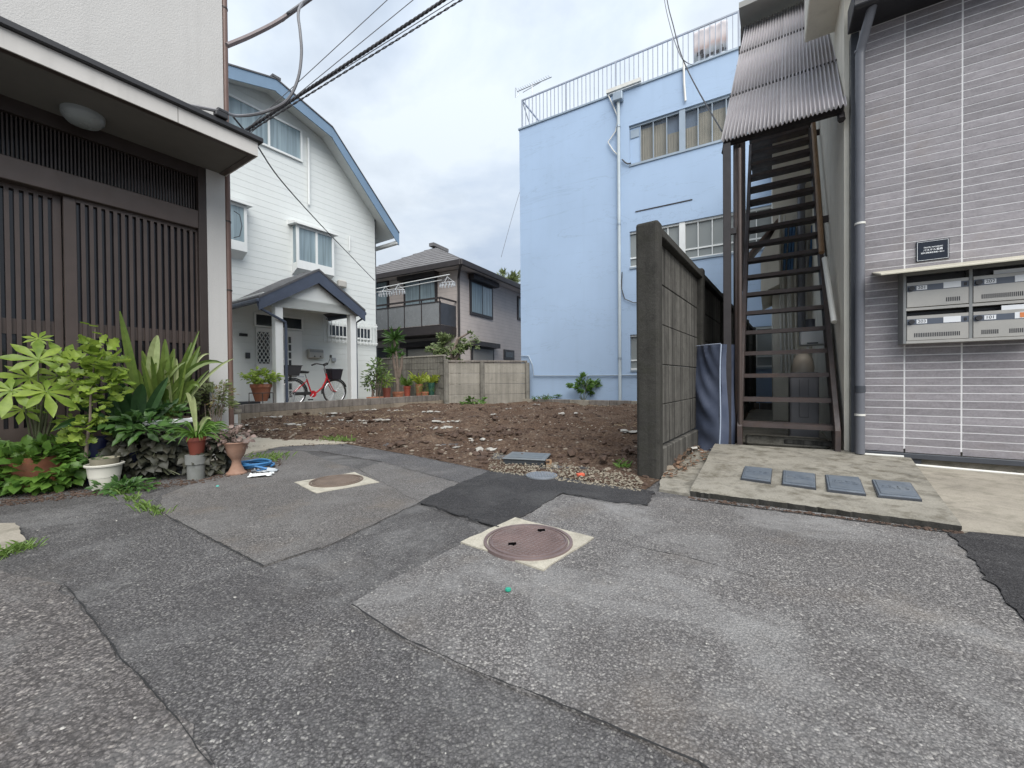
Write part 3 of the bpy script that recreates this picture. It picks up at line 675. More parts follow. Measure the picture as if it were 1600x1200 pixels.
for ci, ca in enumerate((xb0, xc1)):
    for ri, (yt, yb) in enumerate(((442.5, 481.5), (494.5, 533))):
        z1, z0 = zb(yt), zb(yb); cb = ca + bw; h = z1 - z0
        d = lb(ca + 0.003, cb - 0.003, -PB - 0.004, -PB + 0.004, z0 + 0.002, z1, 'mail_door', M['box_face'], mbx, 0.002)
        bz1, bz0 = z1 - h * 0.13, z1 - h * 0.36
        lb(ca + 0.004, cb - 0.004, -PB - 0.0055, -PB - 0.0045, bz0, bz1, 'band', M['box_band'], d)
        MB().tube([(ca + 0.03 - ox, -PB - 0.004, (bz0 + bz1) / 2), (ca + 0.03 - ox, -PB - 0.024, (bz0 + bz1) / 2)], 0.019, 14).build('lock_dial', M['black_metal'], d, smooth=True)
        lb(ca + 0.062, ca + 0.125, -PB - 0.0075, -PB - 0.0056, bz0 + 0.008, bz1 - 0.006, 'number_plate', M['card'], d)
        text_mesh('number', nums[(ci, ri)], 0.034, M['ink'], d, (ca + 0.094 - ox, -PB - 0.0082, (bz0 + bz1) / 2 + 0.001), squeeze=1.0)
        lb(ca + bw * 0.60, ca + bw * 0.87, -PB - 0.0075, -PB - 0.0056, bz0 + 0.004, bz1 + 0.004, 'name_card', M['card'], d)
        if (ci, ri) == (1, 1): lb(ca + bw * 0.67, ca + bw * 0.87, -PB - 0.009, -PB - 0.0076, bz0 + 0.010, bz1 + 0.000, 'sticker', basic('orange_sticker', (0.62, 0.20, 0.06), 0.5, 0.1), d)
        else: lb(cb - 0.030, cb - 0.014, -PB - 0.0085, -PB - 0.0056, bz0 + 0.012, bz1 - 0.012, 'catch', M['black_metal'], d)
        mv = MB(); nsl = 26
        for i in range(nsl):
            if (ci, ri) == (0, 0) and i < 18: continue
            if (ci, ri) == (1, 1) and 9 <= i < 14: continue
            q = ca + bw * 0.13 + i * (bw * 0.74 / nsl); mv.box(q - ox, q + 0.006 - ox, -PB - 0.0052, -PB - 0.0043, z0 + h * 0.14, z0 + h * 0.30)
        stuff(mv.build('vent_slots', M['ink'], d))
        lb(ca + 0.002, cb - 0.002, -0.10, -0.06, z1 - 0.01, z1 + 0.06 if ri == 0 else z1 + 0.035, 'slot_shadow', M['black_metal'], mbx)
lb(xc1 + 0.12, xc1 + 0.42, -PB + 0.02, -PB + 0.03, zb(452), zb(436), 'stuffed_mail', M['card'], mbx)
lb(xc1 + 0.155, xc1 + 0.40, -PB - 0.001, -PB + 0.008, zb(499), zb(488), 'stuffed_mail', M['card'], mbx)
# building name plaque
sx0, sx1 = TB.x(1431.5, 392, -0.012), TB.x(1483.5, 388, -0.012); sz1, sz0 = TB.z(1431.5, 378.5, -0.012), TB.z(1431.5, 409.5, -0.012)
SG = TB.shifted((sx0 + sx1) / 2)
sg = thing('name_plaque', 'small black building name plaque with white lettering above the letterboxes', 'sign', SG); hw = (sx1 - sx0) / 2
MB().box(-hw, hw, -0.012, -0.0015, sz0, sz1).build('plate', basic('plaque_black', (0.010, 0.013, 0.022), 0.2, 0.1), sg, bevel=0.002)
mb = MB(); e = 0.006; g = 0.0025
for (a, b, c, d) in ((-hw + e, hw - e, sz1 - e - g, sz1 - e), (-hw + e, hw - e, sz0 + e, sz0 + e + g), (-hw + e, -hw + e + g, sz0 + e + g, sz1 - e - g), (hw - e - g, hw - e, sz0 + e + g, sz1 - e - g)):
    mb.box(a, b, -0.0135, -0.0122, c, d)
mb.build('border', M['card'], sg)
zc = (sz0 + sz1) / 2
M['white_ink'] = basic('white_ink', (0.8, 0.82, 0.85), 0.5, 0.02)
text_mesh('lettering', 'PASTEL NAGASAKI', 0.0150, M['white_ink'], sg, (0.004, -0.0132, zc + 0.027), squeeze=0.92, bold=True)
text_mesh('lettering', 'パステル長崎', 0.0200, M['white_ink'], sg, (0.002, -0.0132, zc + 0.004), squeeze=1.0, bold=True)
text_mesh('lettering', '東京都豊島区長崎1-28-21', 0.0140, M['white_ink'], sg, (0, -0.0132, zc - 0.019), squeeze=0.92, bold=True)
# ------------------------------------------------------------------ concrete panel fence
fc = thing('concrete_panel_fence', 'dark weathered concrete panel fence with mossy posts and coping', 'fence', FC)
ztop = FC.z(1033, 355); PT = 0.05
def post(lx, w=0.15, d=0.15, name='post', top=None):
    t = top or ztop + 0.02
    return MB().prism([(-d - PT / 2 + 0.075, 0), (d / 2, 0), (d / 2, t - 0.04), (d / 2 - 0.03, t - 0.005), (-d / 2, t), (-d / 2 - 0.04, t - 0.05), (-d / 2 - 0.04, 0)], lambda p, q: (q, p[0] + 0.02, p[1]), lx - w / 2, lx + w / 2).build(name, M['post_conc'], fc, bevel=0.012, seg=2)
def fpost(lx, w=0.13, y0=-0.13, y1=0.06, t=None):
    t = t or ztop + 0.015; mb = MB()
    mb.box(lx - w / 2, lx + w / 2, -y1, -y0, -0.1, t)
    return mb.build('post', M['post_conc'], fc, bevel=0.022, seg=2)
# local y of this frame points left/away; the face we see is at y = 0
fpost(-0.06, 0.13, -0.16, 0.02)
sp = 1.66
for k in range(1, 7): fpost(k * sp, 0.12, -0.12, 0.035)
zs = [0.02] + [ztop - 0.10 - (5 - i) * ((ztop - 0.36) / 5) for i in range(6)]
ph = (ztop - 0.10 - 0.24) / 5
for k in range(6):
    a, b = (0.0 if k == 0 else k * sp + 0.06), (k + 1) * sp - 0.06
    MB().box(a, b, 0.0, 0.10, 0.0, 0.225).build('base_panel', M['old_conc'], fc, bevel=0.008)
    for i in range(5):
        z0 = 0.24 + i * ph
        mb = MB(); mb.box(a, b, 0.03 + (i % 2) * 0.002, 0.075, z0 + 0.003, z0 + ph - 0.002)
        mb.build('panel', M['old_conc'], fc, bevel=0.005)
    MB().prism([(-0.03, ztop - 0.10), (0.13, ztop - 0.10), (0.12, ztop - 0.02), (0.05, ztop + 0.01), (-0.02, ztop - 0.02)], lambda p, q: (q, p[0], p[1]), a - 0.05 if k else 0.006, b + 0.05).build('coping', M['post_conc'], fc, bevel=0.008)

# ------------------------------------------------------------------ iron stairs beside the tiled building
M['iron'] = basic('brown_iron', (0.060, 0.046, 0.043), 0.55, 0.25, 7, 40, 0.15, stain=0.5, stain_col=(0.10, 0.055, 0.035), stain_scale=5)
M['iron_dark'] = basic('dark_iron', (0.028, 0.024, 0.025), 0.6, 0.25, 7, 40, 0.15)
M['cream'] = basic('cream_stucco', (0.78, 0.74, 0.64), 0.88, 0.07, 1.2, 70, 0.35, 0.008, streak=0.22, streak_col=(0.28, 0.255, 0.20), stain=0.25, stain_col=(0.25, 0.23, 0.185))
M['timber'] = basic('tan_timber', (0.30, 0.185, 0.10), 0.6, 0.2, 6, streak=0.2)
p0, p1 = gp(1152, 693, 0.10), gp(1313, 704, 0.10)
STF = Frame(rad(-32.6), p0); wst = STF.loc(p1)[0]
print('stair width', wst)
st = thing('iron_staircase', 'steep open brown iron staircase with corrugated roof between fence and tiled building', 'staircase', STF)
RUN, RISE, NTR = 0.172, 0.2600, 18
z1 = 0.325
def tread_y(k): return 0.06 + k * RUN
def tread_z(k): return z1 + k * RISE
for s_, nm in ((0, 'l'), (1, 'r')):
    xx = (0.0, 0.045) if s_ == 0 else (wst - 0.045, wst)
    sl = RISE / RUN; ya, za = -0.05, 0.05
    yt, ztp = tread_y(NTR - 1) + 0.12, tread_z(NTR - 1) + 0.03
    poly = [(ya, za), (ya + 0.16, za), (yt + 0.02, ztp - 0.16), (yt + 0.02, ztp), (tread_y(0) - 0.05, tread_z(0) + 0.06), (ya, za + 0.24)]
    MB().yz(poly, xx[0], xx[1]).build('stringer', M['iron'], st, bevel=0.004)
tmesh = MB().box(0.046, wst - 0.046, -0.02, 0.19, -0.032, 0.0)
tmesh.box(0.046, wst - 0.046, -0.022, -0.016, -0.045, -0.0321); tmesh = tmesh.mesh('tread', M['iron'])
for k in range(NTR):
    o = link('tread', tmesh, st); o.location = (0, tread_y(k), tread_z(k))
zl = tread_z(NTR - 1) + RISE; yl = tread_y(NTR)
MB().box(0, wst, yl - 0.02, yl + 1.5, zl - 0.12, zl).build('landing', M['iron_dark'], st)
MB().box(0.0, wst, yl - 0.035, yl - 0.02, zl - 0.03, zl + 0.012).build('landing_edge', M['alu'], st)
# front post and brown side cladding
q = STF.px(1136.5, 500, -0.02); 
MB().box(q[0] - 0.036, q[0] + 0.036, -0.055, 0.015, 0.05, 3.28).build('post', M['iron_dark'], st, bevel=0.004)
mb = MB(); y = 0.02
xs0 = STF.x(1148, 500, 0.02)
vs = []; fs = []; n = 48
for i in range(n + 1):
    yy = 0.02 + 0.9 * i / n; xo = 0.018 * math.sin(i * 2 * math.pi / 8)
    xx = xs0 + (0.0 - xs0 - 0.03) * (i / n) * 0.6
    zt = 3.2 + yy * 1.25; zbm = 0.10 + max(0, yy - 0.5) * 1.2
    vs += [(xx + xo, yy, zbm), (xx + xo, yy, zt)]
for i in range(n): fs.append((2 * i, 2 * i + 2, 2 * i + 3, 2 * i + 1))
mb.add(vs, fs); o = mb.build('side_cladding', M['iron'], st, smooth=True); sd = o.modifiers.new('thick', 'SOLIDIFY'); sd.thickness = 0.006
MB().tube([(xs0 + 0.05, -0.02, 0.08), (xs0 + 0.05, -0.02, 3.2)], 0.022, 10).build('downpipe', M['bronze'], st, smooth=True)
for yy in (1.15, 1.55, 2.0, 2.5):
    MB().box(-0.09, -0.03, yy, yy + 0.10, 0.3 + yy * 0.9, 3.2 + yy * 1.25).build('cladding_board', M['iron'], st)
MB().box(xs0 - 0.10, xs0 + 0.02, -0.04, 0.0, 2.32, 2.38).build('tie_bar', M['iron_dark'], st)
# timber handrail and brackets along the right wall
hr = [(wst + 0.0, tread_y(k), tread_z(k) + 0.62) for k in (4, 14)]
MB().tube([(wst - 0.06, tread_y(5), tread_z(5) + 0.60), (wst - 0.04, tread_y(9), tread_z(9) + 0.60), (wst - 0.03, tread_y(15), tread_z(15) + 0.70)], 0.028, 10).build('handrail', M['timber'], st, smooth=True)
MB().tube([(wst - 0.02, 0.25, 1.35), (wst - 0.05, tread_y(4), tread_z(4) + 0.75)], 0.026, 10).build('lower_handrail', M['white_pvc'], st, smooth=True)
for k in (7, 13): MB().box(wst - 0.04, wst + 0.035, tread_y(k) - 0.01, tread_y(k) + 0.01, tread_z(k) + 0.52, tread_z(k) + 0.60).build('rail_bracket', M['iron'], st)
# corrugated roof following the slope of the flight
M['corr'] = basic('corrugated_sheet', (0.66, 0.63, 0.64), 0.45, 0.08, 2.5, metal=0.1, streak=0.2, streak_col=(0.25, 0.22, 0.21), objrand=0.05)
def translucent_sheet(m, amount):
    nt = m.node_tree; b = nt.nodes['Principled BSDF']; tr = nt.nodes.new('ShaderNodeBsdfTranslucent'); tr.inputs[0].default_value = (0.80, 0.78, 0.76, 1)
    ms = nt.nodes.new('ShaderNodeMixShader'); ms.inputs[0].default_value = amount; nt.links.new(b.outputs[0], ms.inputs[1]); nt.links.new(tr.outputs[0], ms.inputs[2]); nt.links.new(ms.outputs[0], nt.nodes['Material Output'].inputs[0])
translucent_sheet(M['corr'], 0.22)  # translucency added to brighten the dark space behind the stairs
aL = STF.loc(at(1126, 221, 4.30)); zR = aL[2] + 0.01
ax0 = aL[0]; ax1 = STF.x(1323, 164, aL[1]); tl = STF.loc(at(1164, 40, 6.1)); 
print('awning', ax0, ax1, aL, tl)
def corr_sheet(x0a, x1a, x0b, x1b, ya, yb, za, zb_, off, waves):
    vs = []; fs = []; nx = waves * 8
    for j in range(3):
        t = j / 2
        for i in range(nx + 1):
            s = i / nx; xa = (x0a + (x1a - x0a) * s) * (1 - t) + (x0b + (x1b - x0b) * s) * t
            h = 0.017 * math.sin(2 * math.pi * waves * s) + off
            vs.append((xa, ya + (yb - ya) * t - h * 0.8, za + (zb_ - za) * t + h * 0.6))
    for j in range(2):
        for i in range(nx): a = j * (nx + 1) + i; fs.append((a, a + 1, a + nx + 2, a + nx + 1))
    return vs, fs
aw = bpy.data.objects.new('corrugated_roof', None); COL.objects.link(aw); aw.parent = st
y0, z0 = aL[1], aL[2]; y1_, z1_ = tl[1], tl[2]; xt0 = tl[0]; xt1 = wst + 0.10
rowsT = [(0.0, 0.31), (0.28, 0.69), (0.66, 1.0)]
for ri, (ta, tb_) in enumerate(rowsT):
    for ci, (sa, sb, wv) in enumerate(((0, 0.53, 16), (0.50, 1.0, 15))):
        def ex(s, t): return (ax0 + (ax1 - ax0) * s) * (1 - t) + (xt0 + (xt1 - xt0) * s) * t
        vs, fs = corr_sheet(ex(sa, ta), ex(sb, ta), ex(sa, tb_), ex(sb, tb_), y0 + (y1_ - y0) * ta, y0 + (y1_ - y0) * tb_, z0 + (z1_ - z0) * ta, z0 + (z1_ - z0) * tb_, -0.007 * ri + 0.004 * ci, wv)
        mb = MB(); mb.add(vs, fs); o = mb.build('corrugated_sheet', M['corr'], aw, smooth=True); sd = o.modifiers.new('thick', 'SOLIDIFY'); sd.thickness = 0.003
    if ri:
        mb = MB()
        for i in range(31):
            s = (i + 0.25) / 31; t = ta + 0.012; p = (ex(s, t), y0 + (y1_ - y0) * t, z0 + (z1_ - z0) * t + 0.016); mb.box(p[0] - 0.008, p[0] + 0.008, p[1] - 0.022, p[1] - 0.008, p[2] - 0.012, p[2] + 0.010)
        stuff(mb.build('roof_bolts', M['iron_dark'], aw))
for t in (0.03, 0.36, 0.70):
    MB().box(ex(0.01, t), ex(0.99, t), y0 + (y1_ - y0) * t + 0.03, y0 + (y1_ - y0) * t + 0.08, z0 + (z1_ - z0) * t - 0.085, z0 + (z1_ - z0) * t - 0.035).build('purlin', M['iron_dark'], aw)
for s in (0.03, 0.97):
    mb = MB(); a = Vector((ex(s, 0), y0 + 0.05, z0 - 0.10)); b = Vector((ex(s, 1), y1_ + 0.05, z1_ - 0.10)); mb.tube([a, b], 0.03, 6); mb.build('rafter', M['iron_dark'], aw)
# roof over the top of the stairs
t0 = Vector((xt0 - 0.03, y1_ - 0.10, z1_ + 0.05)); 
MB().hexa([(xt0 - 0.06, y1_ - 0.35, z1_ + 0.02), (xt1 + 0.5, y1_ - 0.35, z1_ + 0.02), (xt1 + 0.5, y1_ + 0.9, z1_ + 0.12), (xt0 - 0.06, y1_ + 0.9, z1_ + 0.12), (xt0 - 0.06, y1_ - 0.35, z1_ + 0.10), (xt1 + 0.5, y1_ - 0.35, z1_ + 0.10), (xt1 + 0.5, y1_ + 0.9, z1_ + 0.20), (xt0 - 0.06, y1_ + 0.9, z1_ + 0.20)]).build('top_roof', basic('grey_sheet_roof', (0.30, 0.30, 0.28), 0.6, 0.1), st)
MB().box(xt0 - 0.02, xt0 + 0.02, y1_ + 0.02, y1_ + 0.06, zl, z1_).build('roof_post', M['iron_dark'], st)

# ------------------------------------------------------------------ cream building behind the stairs
CBF = STF.shifted(wst + 0.035, 0.0)
cb = thing('cream_building', 'cream stucco building behind the iron staircase with pipes on its wall', 'building', CBF)
YB = 3.55
xbk = CBF.x(1207, 400, YB)
sxw = CBF.x(1333, 500, 0.0)
MB().box(0.0, 4, 0.06, 9, 0.0, 6.3).box(xbk, 0.0, YB, 9, 0.0, 6.3).build('wall', M['cream'], cb)
# cantilevered box over the corner
zq = 4.55; c0 = CBF.loc(gp(1257, 68, zq)); c1 = CBF.loc(gp(1303, 61, zq))
MB().box(c0[0], 0.4, c0[1] - 1.4, c0[1], zq, zq + 1.1).build('balcony_box', M['cream'], cb, bevel=0.01)
# door opening at the landing
MB().box(xbk + 0.55, -0.02, YB - 0.012, YB - 0.003, zl + 0.02, zl + 2.0).build('door', basic('olive_door', (0.10, 0.085, 0.03), 0.5, 0.1), cb)
xg = CBF.x(1252, 400, YB - 0.1)
MB().tube([(xg, YB - 0.10, CBF.z(1252, 512, YB - 0.1)), (xg, YB - 0.10, CBF.z(1252, 290, YB - 0.1)), (xg + 0.03, YB - 0.02, CBF.z(1252, 282, YB - 0.1))], 0.055, 12).build('flue_pipe', M['grey_pvc'], cb, smooth=True)
for i, px_ in enumerate((1219, 1226, 1231, 1237, 1243, 1262)):
    xx = CBF.x(px_, 450, YB - 0.05); mb = MB(); zt_, zb_ = CBF.z(px_, 330 + i * 7, YB - .05), CBF.z(px_, 585, YB - .05)
    mb.tube([(xx, YB - 0.05, zt_), (xx - 0.03 * (i % 2), YB - 0.06, (zt_ * 0.6 + zb_ * 0.4)), (xx + 0.02, YB - 0.05, zb_)], 0.018, 8); mb.build('water_pipe', M['white_pvc'] if i != 4 else M['cream'], cb, smooth=True)
bl = basic('blue_tape', (0.05, 0.13, 0.26), 0.5, 0.15)
for px_ in (1229, 1236, 1241, 1270):
    xx = CBF.x(px_, 380, YB - 0.09); mb = MB().tube([(xx, YB - 0.09, CBF.z(px_, 352, YB - .09)), (xx - 0.04, YB - 0.09, CBF.z(px_, 425, YB - .09))], 0.022, 8); mb.build('lagged_pipe', bl, cb, smooth=True)
# lean-to eaves on the left of that wall
e0 = CBF.loc(at(1176, 405, 7.0)); e1 = CBF.loc(at(1214, 376, 7.6))
MB().xz([(e0[0] - 0.12, e0[2] - 0.06), (e1[0], e1[2]), (e1[0], e1[2] + 0.06), (e0[0] - 0.12, e0[2])], e0[1] - 0.15, e0[1] + 0.3).build('lean_to_roof', basic('brown_roof', (0.13, 0.085, 0.065), 0.6, 0.2), cb)
MB().xz([(e0[0] + 0.12, e0[2] - 0.62), (e1[0] + 0.02, e0[2] - 0.5), (e1[0] + 0.02, e1[2] - 0.01), (e0[0] + 0.12, e0[2] + 0.03)], e0[1] - 0.1, e0[1] + 2.0).build('lean_to_wall', M['cream'], cb)
# appliances standing under the stairs
def local_box_thing(name, label, cat, px0, px1, py0, py1, ly, dep, mat, extras=None, bev=0.02, floor=None):
    x0, z1b = CBF.px(px0, py0, ly); x1, _ = CBF.px(px1, py0, ly); z0b = CBF.z(px0, py1, ly) if floor is None else floor
    f = CBF.shifted((x0 + x1) / 2, ly); t = thing(name, label, cat, f); h = (x1 - x0) / 2; t.location.z = z0b
    MB().box(-h, h, 0, dep, 0, z1b - z0b).build('body', mat, t, bevel=bev, seg=2)
    if extras: extras(t, h, z1b - z0b, dep)
    return t
def heater_x(t, h, H, d):
    MB().box(-h * 0.5, h * 0.3, -0.004, -0.001, H * 0.08, H * 0.16).build('label_plate', M['dark_metal'], t)
    MB().tube([(-h * 0.2, d * 0.5, H), (-h * 0.2, d * 0.5, H + 0.12)], 0.05, 10).build('flue_stub', M['grey_pvc'], t, smooth=True)
local_box_thing('gas_water_heater', 'white gas water heater on the cream wall behind the stairs', 'water heater', 1250, 1294, 514, 540, 1.15, 0.22, M['white_paint'], heater_x)
def ac_x(t, h, H, d):
    MB().tube([(0, -0.004, H * 0.5), (0, -0.012, H * 0.5)], H * 0.38, 20).build('fan_grille', M['dark_metal'], t, smooth=True)
    MB().box(-h * 0.9, -h * 0.8, -0.003, -0.001, H * 0.1, H * 0.9).build('side_vent', M['dark_metal'], t)
    for s in (-0.7, 0.6): MB().box(h * s - 0.03, h * s + 0.03, 0.02, d - 0.02, -0.06, 0).build('foot', M['dark_metal'], t)
def tank_x(t, h, H, d):
    MB().lathe([(h * 0.8, H), (h * 0.82, H + 0.06), (h * 0.7, H + 0.16), (h * 0.4, H + 0.23), (0.001, H + 0.25)], (0, d / 2, 0), 20).build('lid', basic('beige_lid', (0.52, 0.45, 0.36), 0.5, 0.1), t, smooth=True)
    MB().box(-h * 0.35, h * 0.3, -0.012, -0.001, H * 0.35, H * 0.9).build('panel', basic('machine_panel', (0.15, 0.15, 0.16), 0.5, 0.1), t, bevel=0.004)
    MB().box(-h * 0.95, h * 0.95, -0.008, -0.001, H * 0.93, H * 0.99).build('band', M['dark_metal'], t)
local_box_thing('washing_machine', 'old dark grey washing machine with domed beige lid under the stairs', 'washing machine', 1234, 1280, 582, 652, 0.75, 0.45, basic('machine_grey', (0.17, 0.17, 0.18), 0.5, 0.15), tank_x, floor=0.07)
# broken plank stub and sill at the foot of the stairs
pk = STF.loc(gp(1225, 693, 0.10)); pl = thing('loose_plank', 'weathered grey plank lying at the foot of the iron stairs', 'plank', STF.shifted(pk[0], pk[1]))
MB().box(-0.0, 0.46, 0.0, 0.09, 0.10, 0.145).build('board', M['old_conc'], pl, bevel=0.006)
MB().box(0.02, 0.44, 0.09, 0.12, 0.10, 0.125).build('batten', M['timber'], pl, bevel=0.003)
MB().box(0.06, wst - 0.06, 0.25, 0.45, 0.06, 0.16).build('sill_block', M['apron'], st, bevel=0.02)

# ------------------------------------------------------------------ covered board leaning by the fence
def clothmat():
    m, nt, b = newmat('blue_cover'); P = world_pos(nt)
    c = ramp_node(nt, noise_node(nt, P, 5, 5), [(0.3, (0.045, 0.058, 0.095)), (0.7, (0.085, 0.102, 0.150))]); nt.links.new(c, b.inputs['Base Color']); b.inputs['Roughness'].default_value = 0.55
    return m
M['cover'] = clothmat()
b0 = gp(1083, 698, 0.02); b1 = gp(1119, 705, 0.03)
BF = Frame(math.atan2(b1.y - b0.y, b1.x - b0.x) + 0.12, b0); bwid = (b1 - b0).length
bz = BF.z(1090, 541); 
bd = thing('covered_mattress', 'folded mattress in a creased navy cover standing against the concrete fence', 'mattress', BF)
n, mN = 16, 40; vs = []; fs = []
def mat_pt(u, v, face):
    # u across, v up
    x = u * bwid; z = v * bz
    w = 0.010 * math.sin(11 * v + 5.5 * u) + 0.014 * math.sin(23 * v * (0.7 + u) + 2) * (1 - abs(2 * u - 1)) + 0.02 * math.sin(3.2 * v + u * 2)
    return x, z, w
per = []
for j in range(mN + 1):
    v = j / mN; ring = []
    for i in range(n + 1):
        x, z, w = mat_pt(i / n, v, 0); ring.append((x + 0.01 * math.sin(6 * v), -w - 0.03 * math.sin(math.pi * i / n) + 0.04 * v, z))
    for i in range(n + 1):
        x, z, w = mat_pt(1 - i / n, v, 1); ring.append((x + 0.01 * math.sin(6 * v), 0.20 + 0.5 * w + 0.04 * v, z + 0.0))
    per.append(ring)
k = len(per[0]); vs = [p for r_ in per for p in r_]
fs = [(j * k + i, j * k + (i + 1) % k, (j + 1) * k + (i + 1) % k, (j + 1) * k + i) for j in range(mN) for i in range(k)]
fs.append(tuple(mN * k + i for i in range(k)))
mb = MB(); mb.add(vs, fs); mb.build('cover', M['cover'], bd, smooth=True)
MB().tube([(bwid + 0.004 + 0.01 * math.sin(6 * v), -0.012 + 0.04 * v, v * bz) for v in [i / 20 for i in range(21)]], 0.007, 6).build('piping', basic('pale_piping', (0.36, 0.42, 0.52), 0.5, 0.05), bd, smooth=True)
MB().tube([(bwid * t, -0.02 - 0.03 * math.sin(math.pi * t) + 0.04, bz + 0.004) for t in [i / 10 for i in range(11)]], 0.006, 6).build('top_piping', basic('pale_piping2', (0.30, 0.34, 0.42), 0.5, 0.05), bd, smooth=True)
# ------------------------------------------------------------------ blue building
def bluemat():
    m, nt, b = newmat('blue_paint'); P = world_pos(nt); col = (0.365, 0.480, 0.640)
    c = ramp_node(nt, noise_node(nt, P, 0.5, 6, 0.6), [(0.3, sc(col, 0.95)), (0.7, sc(col, 1.05))])
    S = world_pos(nt, (0.25, 0.25, 1.6)); cr_ = noise_node(nt, S, 0.9, 7, 0.6, 0.8)
    f = math_node(nt, 'SUBTRACT', 1.0, maprange(nt, math_node(nt, 'ABSOLUTE', math_node(nt, 'SUBTRACT', cr_, 0.5)), 0.0, 0.006, 0, 1))
    c = mixc(nt, math_node(nt, 'MULTIPLY', f, 0.35), c, sc(col, 0.6))
    c = mixc(nt, maprange(nt, noise_node(nt, world_pos(nt, (5, 5, 0.3)), 1, 5), 0.52, 0.8, 0, 0.16), c, sc(col, 0.75))
    nt.links.new(c, b.inputs['Base Color']); b.inputs['Roughness'].default_value = 0.75
    nb = bump(nt, noise_node(nt, P, 35, 4), 0.2, 0.008); nb = bump(nt, f, -0.15, 0.01, nb); nt.links.new(nb, b.inputs['Normal'])
    return m
M['blue'] = bluemat(); M['rail'] = basic('rail_paint', (0.34, 0.37, 0.43), 0.5, 0.1)
M['blue_frame'] = basic('blue_grey_frame', (0.30, 0.36, 0.42), 0.4, 0.08, 4, metal=0.2)
M['curtain'] = basic('curtain_beige', (0.66, 0.61, 0.48), 0.8, 0.12, 3)
BB = FB.shifted(FB.x(813, 400))
bb = thing('blue_building', 'three storey pale blue building with roof railing and long windows', 'building', BB)
zT = BB.z(813, 203); wx0 = BB.x(983, 230); wx1 = wx0 + 4.6; ENDX = 12.0
fl = [(BB.z(985, 578), BB.z(985, 523)), (BB.z(985, 418), BB.z(985, 362)), (BB.z(985, 258), BB.z(985, 196))]
print('blue', zT, wx0, fl)
mb = MB(); mb.box(0, wx0, 0, 8, 0, zT).box(wx1, ENDX, 0, 8, 0, zT).box(wx0, wx1, 0.18, 8, 0, zT)
zz = 0
for a, b in fl: mb.box(wx0, wx1, 0, 0.18, zz, a); zz = b
mb.box(wx0, wx1, 0, 0.18, zz, zT); mb.build('wall', M['blue'], bb)
MB().box(-0.03, ENDX, -0.035, 0.25, zT, zT + 0.05).build('parapet_cap', M['blue_frame'], bb)
cuts = [[(983, 1000, 'b'), (1000, 1063, 'g')], [(983, 1063, 'g')], [(983, 1063, 'g')]]
def pane_set(z0, z1, floor):
    win = MB().box(wx0, wx1, -0.03, 0.10, z0 - 0.05, z0).build('window', M['blue_frame'], bb)
    ed = [BB.x(p, (430, 400, 230)[floor], 0.08) for p in ((983, 1001, 1021, 1042, 1063) if floor == 2 else (983, 1005, 1026, 1044, 1063))]
    e2 = [BB.x(p, (430, 400, 230)[floor], 0.08) for p in (1070, 1091, 1113, 1135)]; w = e2[1] - e2[0]
    while e2[-1] < wx1 - 0.3: e2.append(e2[-1] + w)
    e2[-1] = wx1
    bars = MB()
    for i, q in enumerate(ed + e2):
        t = 0.055 if i in (0, 4, 5) else 0.022
        if i == 4: bars.box(q - 0.02, e2[0] + 0.02, 0.02, 0.12, z0 + 0.001, z1 - 0.001)
        elif i == 5: continue
        else: bars.box(q - t / 2, q + t / 2, 0.06, 0.12, z0 + 0.001, z1 - 0.001)
    bars.box(wx0, wx1, 0.05, 0.115, z1 - 0.06, z1 - 0.001).box(wx0, wx1, 0.05, 0.115, z0 + 0.001, z0 + 0.05)
    if floor < 2: zz = z0 + (z1 - z0) * 0.27; bars.box(wx0, wx1, 0.07, 0.112, zz - 0.02, zz + 0.02)
    bars.build('frame', M['blue_frame'] if floor == 2 else M['white_paint'], win)
    if floor == 2: MB().box(ed[0] + 0.02, ed[1] - 0.01, 0.08, 0.118, z0 + 0.05, z1 - 0.06).build('blank_panel', M['blue'], win); v = MB().box(ed[0] + 0.05, ed[1] - 0.04, 0.06, 0.079, z1 - 0.35, z1 - 0.12).build('vent', M['blue_frame'], win)
    st_ = 1 if floor == 2 else 0
    rr = random.Random(floor)
    for L in (ed, e2):
        for i in range(len(L) - 1):
            if L is ed and i < st_: continue
            if L[i + 1] - L[i] < 0.05: continue
            MB().box(L[i] + 0.01, L[i + 1] - 0.01, 0.10, 0.105, z0 + 0.05, z1 - 0.06).build('pane', M['pane3'] if floor == 2 else M['pane2'], win)
            h = (z1 - z0) * (0.5 + 0.35 * rr.random()) if floor == 2 else (z1 - z0) * 0.96
            vs = []; fs = []; nn = 14
            for k in range(nn + 1):
                xx = L[i] + (L[i + 1] - L[i]) * k / nn; yy = 0.15 + 0.012 * math.sin(k * 2.4); vs += [(xx, yy, z0 + 0.05), (xx, yy, z0 + 0.05 + h)]
            for k in range(nn): fs.append((2 * k, 2 * k + 2, 2 * k + 3, 2 * k + 1))
            m2 = MB(); m2.add(vs, fs); m2.build('curtain', M['curtain'] if floor == 2 else M['frost'], win, recalc=False)
def clearpane(name, tint, alpha, rough):
    m, nt, b = newmat(name); b.inputs['Base Color'].default_value = (*tint, 1); b.inputs['Roughness'].default_value = rough; b.inputs['Alpha'].default_value = alpha
    return m
M['pane3'] = clearpane('clear_pane', (0.10, 0.11, 0.12), 0.28, 0.05)
M['pane2'] = clearpane('frosted_pane', (0.27, 0.29, 0.285), 0.85, 0.22)
M['frost'] = basic('blind_grey', (0.30, 0.31, 0.29), 0.8, 0.1)
for i, (a, b) in enumerate(fl): pane_set(a, b, i)
